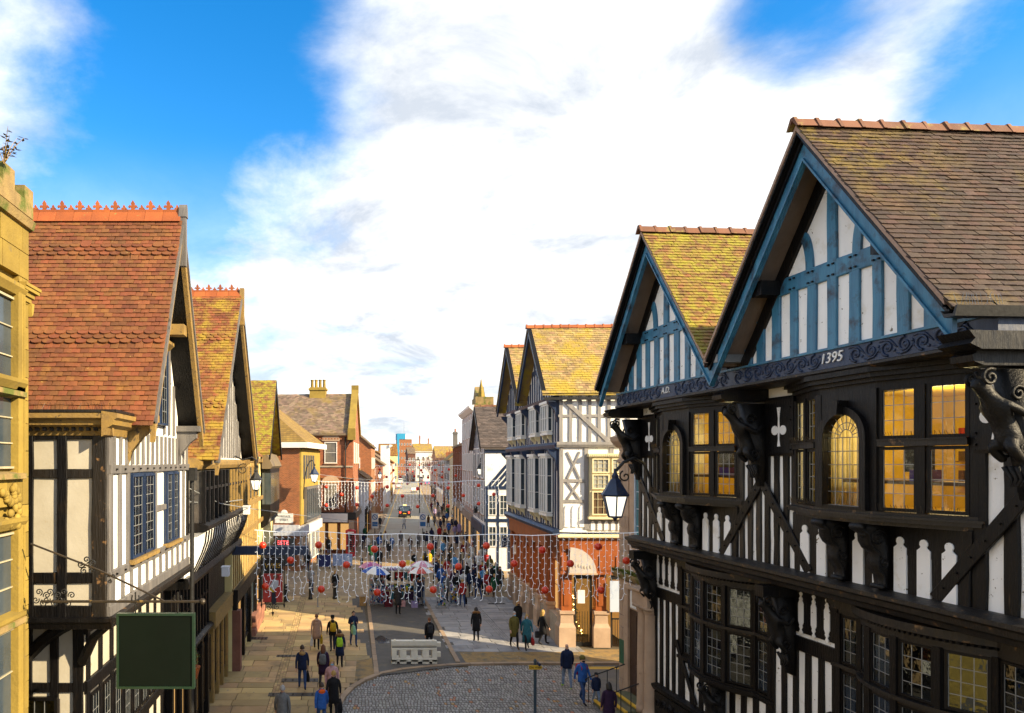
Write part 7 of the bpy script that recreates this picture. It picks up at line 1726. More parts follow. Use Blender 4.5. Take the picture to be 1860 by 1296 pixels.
MB().tube([(-4.4, Zw, a.z + .30), (b.x + .3, Zw, a.z + .30)], .03, 6).obj('bracket_arm', iron, wh)
bm = thing('projecting_beam', 'dark square beam projecting over the left shopfronts behind the WHS sign', 'beam', (0, 0, 0)); q0 = W(420, 1000, 27.5); MB().box(-4.35, W(560, 1000, 27.5).x, 27.35, 27.65, q0.z - .17, q0.z + .17).obj('beam_body', timber_navy, bm)
# small signs along the street
def flag_sign(label, px0, px1, py0, py1, Z, mat, text=None, tm=None, name='hanging_sign'):
    a = W(px0, py0, Z); b = W(px1, py1, Z); t = thing(name, label, 'sign', ((a.x + b.x) / 2, Z, b.z)); w = b.x - a.x; h = a.z - b.z
    MB().box(-w / 2, w / 2, -.05, .05, 0, h).obj('panel', mat, t); MB().tube([(-w / 2, 0, h + .12), (w / 2 + .8, 0, h + .12)], .025, 6).tube([(-w * .3, 0, h), (-w * .3, 0, h + .12)], .012, 5).tube([(w * .3, 0, h), (w * .3, 0, h + .12)], .012, 5).obj('bracket', iron, t)
    if text:
        for k, s in enumerate(text): lettering(t, s, .5 if s == 'LOOK' else .4, (0, -.055, h * (.72 - .45 * k)), tm or white_paint)
    return t
flag_sign('navy sign lettered LOOK AHEAD on the right shopfronts', 910, 936, 975, 994, 50, M('sign_navy', (.01, .03, .10)), ('LOOK', 'AHEAD'))
flag_sign('pale blank sign below the navy lettered sign', 932, 953, 990, 1007, 45, pale_grey)
flag_sign('black blank board hanging in front of the timbered shop', 861, 888, 920, 932, 62, black_panel)
flag_sign('small white sign beyond the black hanging board', 836, 846, 919, 928, 80, white_paint)
flag_sign('pale blue small square sign far on the right', 824, 834, 905, 912, 95, pale_blue)
# fingerpost
p = G(972, 1294); fp = thing('fingerpost', 'slim dark post with yellow City Walls finger sign on the setts', 'signpost', (p.x, p.y, -.06))
MB().tube([(0, 0, 0), (0, 0, 1.88)], .055, 8).lathe([(.06, 1.88), (.06, 1.93), (.02, 1.98)], 8).obj('pole', M('post_blue_grey', (.03, .06, .085), rough=.45), fp)
fg = MB().prism([(-.24, 1.62), (.18, 1.62), (.25, 1.695), (.18, 1.77), (-.24, 1.77)], -.085, -.06, 'y').obj('finger', yellow_paint, fp); lettering(fg, 'City Walls', .10, (-.02, -.088, 1.695), timber)
MB().prism([(.05, 1.80), (.10, 1.80), (.14, 1.86), (.10, 1.90), (.05, 1.90)], -.3, -.06, 'y').obj('finger', timber_navy, fp)
# water-filled barrier
p = G(711, 1203); q = G(793, 1203)
br = thing('plastic_barrier', 'white plastic water-filled road barrier across the asphalt lane', 'barrier', ((p.x + q.x) / 2, p.y, -.02)); w = q.x - p.x
def barrier():
    h = 1.0
    mb = MB(); y = .22
    mb.prism([(-y * .55, .58), (-y * .62, .62), (-y * .40, .72), (-y * .62, .80), (-y * .55, h), (y * .55, h), (y * .62, .80), (y * .40, .72), (y * .62, .62), (y * .55, .58)], -w / 2, w / 2, 'x')
    n = 4; pw = w / n
    for k in range(n + 1):
        x = -w / 2 + pw * k; ww = .15 if 0 < k < n else .11; x = min(max(x, -w / 2 + ww), w / 2 - ww)
        mb.prism([(-y, .0), (-y, .18), (-y * .7, .58), (y * .7, .58), (y, .18), (y, 0)], x - ww, x + ww, 'x')
    mb.prism([(-y, .10), (-y, .20), (-y * .92, .26), (y * .92, .26), (y, .20), (y, .10)], -w / 2, w / 2, 'x')
    for z in (.38, .82): mb.box(w / 2, w / 2 + .18, -.10, .10, z - .1, z + .1)
    mb.obj('barrier_body', off_white, br)
    for k in (0, 2, 4): MB().lathe([(.06, 0), (.06, .04), (.04, .05)], 10, (-w / 2 + .15 + (w - .3) * k / 4, 0, 1.0)).obj('filler_cap', off_white, br)
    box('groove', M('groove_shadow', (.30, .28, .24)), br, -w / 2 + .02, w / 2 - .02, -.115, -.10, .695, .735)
barrier()
# bollards, posts, phone box
def bollard(label, px, py, h=1.1, mat=iron):
    p = G(px, py); t = thing('bollard', label, 'bollard', p, 0, 'bollards across the paved square')
    MB().lathe([(.15, 0), (.15, .10), (.115, .14), (.105, h * .72), (.13, h * .75), (.13, h * .80), (.10, h * .84), (.11, h * .92), (.06, h)], 12).obj('post', mat, t, True)
    MB().lathe([(.133, h * .70), (.133, h * .74)], 12).obj('reflective_band', white_paint, t)
for px, py, lb in ((519, 1092, 'black bollard right of the WHS poster'), (564, 1089, 'black bollard just left of the steel pole'), (608, 1088, 'black bollard beside the woman in black near the stall'), (657, 1038, 'black and white bollard behind the market stall'), (692, 985, 'far bollard at the road entrance on the left'), (770, 984, 'far bollard at the road entrance on the right')): bollard(lb, px, py)
p = G(577, 1103); t = thing('steel_pole', 'plain grey steel pole standing on the left pavement', 'pole', p); MB().tube([(0, 0, 0), (0, 0, 3.0)], .045, 8).lathe([(.09, 0), (.09, .03)], 10).obj('post', lead_m, t)
p = G(637, 1010); pb = thing('telephone_box', 'red telephone box outside the tall red brick house', 'phone box', p)
red_gloss = M('red_gloss', (.50, .012, .014), (.42, .01, .012), 2, .35)
def phone():
    MB().box(-.46, .46, -.46, .46, 0, .12).box(-.46, -.38, -.46, .46, .12, 2.2).box(.38, .46, -.46, .46, .12, 2.2).box(-.38, .38, .38, .46, .12, 2.2).box(-.5, .5, -.5, .5, 2.2, 2.42).ball((0, 0, 2.42), (.46, .46, .16), 12, 6).obj('cabinet', red_gloss, pb)
    d = MB().box(-.38, -.32, -.46, -.40, .12, 2.2).box(.32, .38, -.46, -.40, .12, 2.2).box(-.32, .32, -.46, -.40, .12, .4).box(-.32, .32, -.46, -.40, 2.1, 2.2)
    for k in range(1, 8): d.box(-.32, .32, -.45, -.42, .4 + 1.7 * k / 8 - .012, .4 + 1.7 * k / 8 + .012)
    for x in (-.16, .16): d.box(x - .012, x + .012, -.452, -.418, .4, 2.1)
    o = d.obj('door', red_gloss, pb); put(PANE_D, 'pane', o, None, (0, -.43, 1.25), None, (.64, 1, 1.7)); box('sign_panel', white_paint, pb, -.3, .3, -.505, -.50, 2.24, 2.36)
phone()
for px, py, Zb, lb in ((681, 950, 86, 'white panel with blue ring sign at the left of the road'), (768, 950, 86, 'white panel with blue ring sign at the right of the road')):
    x = (px - CX) / F * Zb; t = thing('traffic_sign', lb, 'road sign', (x, Zb, 0)); MB().tube([(0, .05, 0), (0, .05, 2.7)], .05, 8).obj('pole', iron, t)
    MB().box(-.42, .42, -.03, .0, .75, 2.65).obj('panel', white_paint, t)
    pts = [(.30 * math.cos(a), -.04, 2.15 + .30 * math.sin(a)) for a in [2 * PI * k / 18 for k in range(18)]]; MB().tube(pts, .05, 5, closed=True).tube([(-.2, -.045, 2.35), (.2, -.045, 1.95)], .04, 5).obj('ring_symbol', M('sign_blue_light', (.03, .16, .42)), t); box('text_band', M('sign_blue_light', (.03, .16, .42)), t, -.34, .34, -.04, -.031, 1.0, 1.55)
# information boards
for px0, px1, py, lb, mt in ((575, 602, 1033, 'navy fronted low display board on the paved square', M('board_navy', (.02, .03, .14))), (604, 640, 1031, 'white and blue low display board next to the navy one', M('board_white_blue', (.55, .62, .74), (.15, .25, .55), 3.5, .6))):
    a = G(px0, py); b = G(px1, py); t = thing('display_board', lb, 'board', ((a.x + b.x) / 2, a.y, 0)); w = b.x - a.x; MB().box(-w / 2, w / 2, -.05, .05, .15, 1.15).obj('panel', mt, t)
    for x in (-w * .4, w * .4): MB().box(x - .04, x + .04, -.25, .25, 0, .15).obj('foot', iron, t)
# ------------------------------------------------------------------ light curtains
bulb_m = M('light_cable_white', (.78, .80, .84), (.72, .74, .80), 5, .5, emit=(.85, .92, 1), estr=.05)
bauble_m = M('bauble_red', (.70, .045, .008), (.58, .025, .006), 4, .28, spec=.6)
BAUB = MB().ball((0, 0, 0), .135, 14, 10).mesh('bauble', bauble_m, True)
def curtain(label, p0, p1, drop, n, rad, brows, spike=.075, bs=1.0, seg=.19):
    t = thing('light_curtain', label, 'christmas lights', (0, 0, 0), 0, 'light curtains strung across the street')
    p0 = Vector(p0); p1 = Vector(p1)
    def top(f_): return p0.lerp(p1, f_) - Vector((0, 0, .16 * math.sin(PI * f_) + .035 * math.sin(9 * PI * f_)))
    MB().tube([top(i / 24) for i in range(25)], rad * 1.7, 5).obj('top_cable', bulb_m, t)
    ends = []
    for k in range(n):
        f_ = (k + .5) / n; c = top(f_); d = drop * random.uniform(.86, 1.07); mb = MB(); m = max(5, int(d / seg)); pts = []; x = 0; sway = random.uniform(-.03, .03); dr = random.uniform(-.35, .35)
        for i in range(m + 1):
            g = i / m; x = (.007 * (1 if i % 2 else -1)) + sway * g + (dr * (g - .72) * random.uniform(.3, 1.4) if g > .72 else 0) + (.03 * math.sin(i * 2.1 + k) if g > .6 else 0)
            pts.append((c.x + x, c.y + random.uniform(-.015, .015), c.z - d * g))
        mb.tube(pts, rad, 3)
        for i in range(1, m + 1):
            s = 1 if i % 2 else -1; q = pts[i]; mb.tube([q, (q[0] + s * spike, q[1], q[2] - spike * .5)], rad * 1.15, 3)
        mb.obj('light_strand', bulb_m, t)
    for row, (fz, cnt, off) in enumerate(brows):
        for k in range(cnt):
            f_ = (k + .5 + off) / cnt
            if not .005 < f_ < .995: continue
            c = top(f_); put(BAUB, 'bauble', t, None, (c.x, c.y - .05, c.z - drop * (fz + random.uniform(-.03, .03))), None, (bs,) * 3)
    return t
curtain('nearest curtain of white lights and red baubles spanning the street', W(462, 963, 25), W(1172, 966, 25), 2.35, 64, .0072, ((.20, 7, -.35), (.45, 7, .15), (.86, 7, -.30)))
curtain('second light curtain, hanging before the red brick house', W(576, 874, 54), W(908, 872, 54), 2.1, 56, .0095, ((.20, 6, -.2), (.52, 6, .3), (.88, 6, -.2)), .075, 1.1, .22)
curtain('third light curtain across the middle distance', W(682, 846, 86), W(858, 845, 86), 2.4, 36, .011, ((.2, 7, -.2), (.55, 7, .3), (.9, 7, -.2)), .08, 1.25, .25)
curtain('farthest pale light curtain low over the distant road', W(735, 837, 118), W(842, 836, 118), 2.4, 28, .013, ((.3, 6, 0), (.8, 6, .3)), .08, 1.3, .3)
# cables
for pts, lb in (([W(345, 888, 18.6), W(400, 915, 22), W(460, 925, 26), W(560, 938, 40), W(700, 955, 60)], 'thin pale cable sagging from the left house over the square'), ([W(345, 912, 18.6), W(390, 915, 22), W(440, 908, 25.5)], 'short cable with small lights beside the left lantern'), ([W(578, 862, 55.6), W(640, 870, 60), W(800, 878, 62), W(880, 872, 60)], 'cable strung between the swan neck lantern and the timbered shop')):
    o = MB().tube(pts, .014, 5).obj('cable', lead_m); tag(o, lb, 'cable')
# ------------------------------------------------------------------ market stall
def umbrella(label, loc, r, c1, c2, tilt=0):
    t = thing('umbrella', label, 'umbrella', loc); t.rotation_euler = (tilt, tilt * .5, random.uniform(0, 1)); n = 8
    for k in range(n):
        a0, a1 = 2 * PI * k / n, 2 * PI * (k + 1) / n; vs_ = []
        for f_ in (0, .35, .7, 1):
            for a in (a0, (a0 + a1) / 2, a1):
                rr = r * f_ * (1 if a != (a0 + a1) / 2 else 1 - .05 * f_); z = .42 * r * (1 - f_ ** 1.8) - (.0 if a != (a0 + a1) / 2 else -.015 * f_)
                vs_.append((rr * math.cos(a), rr * math.sin(a), z))
        fs_ = [(i * 3 + j, i * 3 + j + 1, (i + 1) * 3 + j + 1, (i + 1) * 3 + j) for i in range(3) for j in range(2)]
        MB().add(vs_, fs_).obj('gore', c1 if k % 2 else c2, t, True)
    MB().tube([(0, 0, -2.0), (0, 0, .5 * r)], .018, 6).obj('pole', lead_m, t)
    rb = MB()
    for k in range(n): a = 2 * PI * k / n; rb.tube([(0, 0, .1), (r * .9 * math.cos(a), r * .9 * math.sin(a), .04)], .006, 4)
    rb.obj('ribs', lead_m, t)
uw, ub, ur, up = white_paint, M('umbrella_blue', (.02, .10, .45)), M('umbrella_red', (.60, .10, .08)), M('umbrella_lilac', (.50, .10, .32))
umbrella('blue and white striped umbrella at the left end of the stall', (2.15, 43.0, 2.12), .92, ub, uw, .08)
umbrella('red and white striped umbrella at the right end of the stall', (4.95, 43.0, 2.12), .85, ur, uw, -.06)
umbrella('magenta and pink umbrella behind the blue striped one', (1.9, 45.0, 2.15), .8, up, M('umbrella_pale', (.70, .30, .42)))
umbrella('pink and white umbrella behind the red striped one', (5.3, 45.2, 2.2), .8, M('umbrella_pale', (.70, .30, .42)), uw)
umbrella('yellow umbrella half hidden behind the stall', (4.6, 47.5, 2.0), .6, M('umbrella_yellow', (.65, .42, .02)), M('umbrella_yellow', (.65, .42, .02)))
st = thing('market_stall', 'street market stall with hats and trinkets under umbrellas', 'stall', (3.6, 43.6, -.02))
MB().box(-1.3, 1.5, 0, 1.6, .85, .92).obj('counter', timber_ochre, st)
for x in (-1.25, 1.45):
    for y in (.05, 1.55): box('leg', timber, st, x - .04, x + .04, y - .04, y + .04, 0, .85)
box('front_cloth', cloth('maroon'), st, -1.28, -.55, -.04, 0, .1, .84); box('front_cloth', cloth('teal'), st, -.5, .35, -.04, 0, .35, .84); box('front_cloth', cloth('purple'), st, .4, 1.45, -.04, 0, .3, .84)
MB().box(-1.5, 1.6, -.1, 1.7, 2.12, 2.17).obj('awning', white_paint, st)
for x in (-1.45, 1.55):
    for y in (-.05, 1.6): MB().tube([(x, y, 0), (x, y, 2.12)], .025, 6).obj('post', lead_m, st)
wl = MB().tube([(-1.55 + .0, -.1 + .2 * math.cos(a), .2 + .2 * math.sin(a)) for a in [2 * PI * k / 14 for k in range(14)]], .03, 6, closed=True).obj('wheel', lead_m, st)
GOOD = ['blue', 'sky blue', 'white', 'pink', 'red', 'navy', 'light grey', 'teal', 'lilac', 'black', 'yellow', 'lime']
hat_me = MB().lathe([(.11, 0), (.115, .06), (.09, .13), (.02, .17), (.02, .20)], 8).mesh('hat', None, True)
for k in range(26):
    o = setmat(put(hat_me, 'woolly_hat', None, None, (3.6 - 1.35 + .23 * (k % 13), 43.45 + .16 * (k // 13), 2.16 + random.uniform(-.02, .02))), cloth(random.choice(['white', 'pink', 'lilac', 'light grey', 'sky blue', 'red', 'white'])))
    tag(o, 'woolly hat in the row along the stall awning', 'hat', 'woolly hats along the stall awning')
def rack(label, x0, x1, y, z1, n, name='display_rack', cols=GOOD):
    t = thing(name, label, 'display rack', (0, 0, -.02))
    MB().box(x0, x1, y + .05, y + .09, .1, z1).box(x0, x0 + .05, y - .2, y + .3, 0, .1).box(x1 - .05, x1, y - .2, y + .3, 0, .1).obj('backing', lead_m, t)
    per = {}
    for k in range(n):
        c = random.choice(cols); mb = per.setdefault(c, MB()); x = random.uniform(x0 + .05, x1 - .05); z = random.uniform(.2, z1); w = random.uniform(.04, .09); h = random.uniform(.06, .14)
        mb.box(x - w / 2, x + w / 2, y - .06 + random.uniform(-.05, .03), y + .04, z - h / 2, z + h / 2)
    for c, mb in per.items(): stuff(mb.obj('goods_' + c.replace(' ', '_'), cloth(c), t))
rack('tall rack of blue and white trinkets at the left end of the stall', 1.75, 2.75, 43.2, 1.75, 170, cols=['blue', 'sky blue', 'white', 'white', 'navy', 'pink', 'light grey', 'black', 'red'])
rack('rack of pale blue cards at the right end of the stall', 4.55, 5.25, 43.2, 1.75, 110, cols=['sky blue', 'sky blue', 'white', 'light grey', 'blue', 'pink'])
rack('small rack of scarves standing on the pavement right of the stall', 5.9, 6.5, 42.6, 1.5, 60)
rack('low rack of toys on the pavement beside the right kerb', 6.8, 7.3, 43.2, 1.3, 50)
cy_ = MB()
for c in GOOD:
    mb = MB()
    for k in range(9): x = random.uniform(-1.2, 1.4); y = random.uniform(.05, .9); mb.box(x - .07, x + .07, y - .06, y + .06, .92, random.uniform(.98, 1.2))
    stuff(mb.obj('goods_' + c.replace(' ', '_'), cloth(c), st))
hg = MB()
for c in ('black', 'maroon', 'navy', 'teal', 'red'):
    mb = MB()
    for k in range(7): x = random.uniform(-1.3, 1.4); mb.box(x - .07, x + .07, -.02 + random.uniform(0, .2), .1, random.uniform(1.45, 1.7), 2.05)
    stuff(mb.obj('hanging_scarves_' + c, cloth(c), st))
for lb, x, y, w, h, c in (('maroon crate under the stall counter', 2.95, 43.1, .5, .4, 'maroon'), ('pink plastic box in front of the stall counter', 3.75, 43.15, .5, .32, 'pink'), ('second pink box at the right foot of the stall', 4.55, 42.85, .4, .35, 'lilac'), ('pale wooden crate left of the stall', 1.35, 43.4, .4, .5, 'tan')):
    o = MB().box(-w / 2, w / 2, -.2, .2, 0, .02).box(-w / 2, -w / 2 + .03, -.2, .2, .02, h).box(w / 2 - .03, w / 2, -.2, .2, .02, h).box(-w / 2 + .03, w / 2 - .03, -.2, -.17, .02, h).box(-w / 2 + .03, w / 2 - .03, .17, .2, .02, h).box(-w / 2 + .03, w / 2 - .03, -.17, .17, .02, h * .8).obj('crate', cloth(c)); o.location = (x, y, -.02); tag(o, lb, 'crate')
# ------------------------------------------------------------------ vehicles
tyre = M('tyre', (.015, .015, .015), rough=.8); chrome = M('hub_grey', (.4, .4, .42), rough=.3, metal=.7); car_glass = M('car_glass', (.02, .03, .04), (.05, .07, .09), 2, .08, spec=.8)
def vehicle(name, label, cat, loc, rz, paint, L_=4.5, w=1.85, h=1.5, kind='car', group=None):
    """rear at -y side (y from 0 to L), built as lofted body with cabin"""
    t = thing(name, label, cat, loc, rz, group); hw = w / 2
    if kind == 'van': prof = [(.0, .35), (.0, 1.0), (.05, h - .12), (.15, h), (L_ * .72, h), (L_ * .84, 1.15), (L_ - .1, .95), (L_, .6), (L_, .35)]
    elif kind == 'taxi': prof = [(.0, .35), (.02, .95), (.22, 1.15), (.30, h - .08), (.5, h), (L_ * .60, h), (L_ * .74, 1.12), (L_ - .15, .98), (L_, .65), (L_, .35)]
    else: prof = [(.0, .35), (.02, .85), (.25, .98), (.75, h - .06), (1.1, h), (L_ * .58, h), (L_ * .76, .95), (L_ - .2, .80), (L_, .55), (L_, .32)]
    rings = []
    for x, k in ((-hw, .0), (-hw * .97, 1), (hw * .97, 1), (hw, .0)):
        rings.append([(x * (1 - .14 * max(0, (z - 1.0)) / max(.3, h - 1.0)) if z > 1.0 else x, y if k else y * .97 + L_ * .015, z if k else z * .96 + .02) for y, z in prof])
    MB().loft(rings).obj('body', paint, t)
    zr0, zr1 = (1.02, h - .14); iw = hw * .80
    MB().add([(-iw, .10 if kind != 'car' else .38, zr0), (iw, .10 if kind != 'car' else .38, zr0), (iw * .9, .02 + (.22 if kind == 'taxi' else .0 if kind == 'van' else .68), zr1), (-iw * .9, .02 + (.22 if kind == 'taxi' else .0 if kind == 'van' else .68), zr1)], [(0, 1, 2, 3)]).obj('rear_window', car_glass, t).location.y = -.03
    for s in (-1, 1):
        MB().prism([(L_ * .12, zr0), (L_ * .70, zr0), (L_ * .60, zr1), (L_ * .17, zr1)], s * hw * .925, s * hw * .995, 'x').obj('side_window', car_glass, t)
        box('tail_lamp', M('tail_red', (.6, .02, .01), emit=(1, .05, .02), estr=.8), t, s * hw * .72 - .12, s * hw * .72 + .12, -.03, .05, .72, .98)
        box('mirror', paint, t, s * (hw + .10) - .10, s * (hw + .10) + .10, L_ * .68, L_ * .68 + .1, 1.0, 1.15)
        for y in (L_ * .18, L_ * .80):
            wh_ = MB().tube([(s * hw * .84, y, .33), (s * hw * 1.01, y, .33)], .33, 16).obj('tyre', tyre, t); MB().tube([(s * hw * 1.0, y, .33), (s * hw * 1.03, y, .33)], .2, 12).obj('rim', chrome, wh_)
    box('number_plate', M('plate_yellow', (.75, .52, .03)), t, -.26, .26, -.035, .0, .62, .74); box('bumper', tyre, t, -hw * .92, hw * .92, -.06, .04, .36, .55)
    if kind == 'taxi': box('advert_strip', yellow_paint, t, -.5, .5, .20, .26, 1.42, 1.56); box('roof_sign', M('taxi_sign', (.8, .5, .1), emit=(1, .6, .1), estr=1), t, -.25, .25, 1.9, 2.05, h, h + .12)
    return t
p = G(735, 941); ang = -math.atan(.095)
vehicle('black_taxi', 'black taxi seen from behind driving away down the street', 'taxi', (p.x, p.y, .012), ang, M('car_black', (.008, .009, .012), rough=.25), 4.85, 1.95, 1.9, 'taxi')
for px, py, lb, c, kd, hh in ((752, 896, 'white car heading down the road beyond the taxi', (.75, .76, .78), 'car', 1.5), (727, 880, 'white van parked on the left far down the road', (.78, .78, .76), 'van', 2.3), (724, 889, 'silver car behind the far white van', (.5, .52, .55), 'car', 1.5), (765, 876, 'large white van in the right lane at the bend', (.80, .80, .82), 'van', 2.5), (776, 882, 'blue car at the right kerb far away', (.05, .15, .4), 'car', 1.5), (748, 868, 'small dark car at the far end of the road', (.03, .03, .04), 'car', 1.5), (738, 866, 'pale car at the far end of the road', (.6, .6, .58), 'car', 1.5)):
    q = G(px, py); vehicle('van' if kd == 'van' else 'car', lb, kd, (q.x, q.y, .012), ang, M('paint_%d_%d' % (px, py), c, rough=.3), 5.2 if kd == 'van' else 4.4, 1.95 if kd == 'van' else 1.8, hh, kd, 'traffic down the street')
for k, (px, py, lb) in enumerate(((668, 922, 'bus shelter with cream roof nearest the red brick house'), (676, 908, 'second bus shelter with cream roof on the left kerb'), (684, 897, 'third bus shelter with cream roof on the left kerb'))):
    q = G(px, py); t = thing('bus_shelter', lb, 'bus shelter', (q.x, q.y, 0), -.095, 'bus shelters on the left kerb')
    MB().box(-1.6, 1.2, -2, 2, 2.5, 2.68).obj('canopy', cream_paint, t)
    for x in (-1.5, 1.1):
        for y in (-1.9, 1.9): MB().tube([(x, y, 0), (x, y, 2.5)], .05, 6).obj('post', iron, t)
    put(PANE_D, 'pane', t, None, (-1.5, 0, 1.4), (0, 0, PI / 2), (3.6, 1, 1.9))
    box('advert_panel', M('advert_violet', (.30, .08, .35)), t, -1.5, 1.1, 1.93, 1.98, .5, 2.3)
# street trees in winter at the far end
def bare_tree(label, px, Z, h, spread=.55):
    x = (px - CX) / F * Z; t = thing('bare_tree', label, 'tree', (x, Z, 0), 0, 'bare winter trees at the street end'); tr = MB(); cr = MB()
    tr.tube([(0, 0, 0), (.1, 0, h * .2), (0, .1, h * .45)], [.3, .24, .16], 7); tr.obj('trunk', M('bark', (.11, .075, .055), (.16, .10, .08), 4, .9), t)
    def grow(p, d, ln, r, lev):
        q = p + d * ln; cr.tube([p, p.lerp(q, .5) + Vector((random.gauss(0, .04), random.gauss(0, .04), 0)) * ln, q], [r, r * .8, r * .55], 4)
        if lev == 0: return
        for k in range(4 if lev > 2 else 3):
            e = (d + Vector((random.gauss(0, spread), random.gauss(0, spread), random.gauss(.1, .3)))).normalized(); grow(p.lerp(q, random.uniform(.55, 1)), e, ln * random.uniform(.6, .8), r * .6, lev - 1)
    for k in range(5): grow(Vector((0, 0, h * random.uniform(.25, .45))), Vector((random.gauss(0, .6), random.gauss(0, .6), 1)).normalized(), h * .22, .12, 4)
    cr.obj('crown', M('twig', (.16, .09, .075), (.22, .13, .10), 4, .9), t)
for px, Z, h, lb in ((782, 250, 13, 'bare brown tree in front of the white corner house'), (800, 240, 15, 'tallest bare tree at the right of the street end'), (812, 230, 13, 'bare tree against the dark grey gable end'), (744, 290, 11, 'small bare tree at the left of the street end')): bare_tree(lb, px, Z, h)
# planter by the left house
t = weed((-4.35, 20.2, 3.0), 'green leafy plant in the planter under the dark mullioned bay', .55, 12, M('leaf_green', (.07, .16, .02), (.11, .22, .03), 8, .6), .3, 'potted_plant')
MB().lathe([(.12, -.35), (.2, -.05), (.22, 0)], 10).obj('pot', terracotta, t)
ab = W(462, 948, 24.5)
for px, py, Z, lb, mt in ((410, 1038, 22.2, 'grey junction box on the second left house', pale_grey), (448, 927, 25.4, 'white junction box under the left lantern', white_paint)):
    c = W(px, py, Z); o = MB().box(-.11, .11, -.14, .14, -.15, .15).box(-.13, .13, -.16, .16, .13, .165).obj('junction_box', mt); o.location = c; tag(o, lb, 'box')
sc_ = W(1190, 945, 23.3); o = MB().box(-.13, .13, -.13, .13, -.45, .4).prism([(-.15, .4), (.15, .4), (.10, .5), (-.10, .5)], -.15, .15, 'y').obj('rainwater_head', iron); o.location = sc_; tag(o, 'black rainwater hopper at the far corner of the right timbered building', 'hopper')
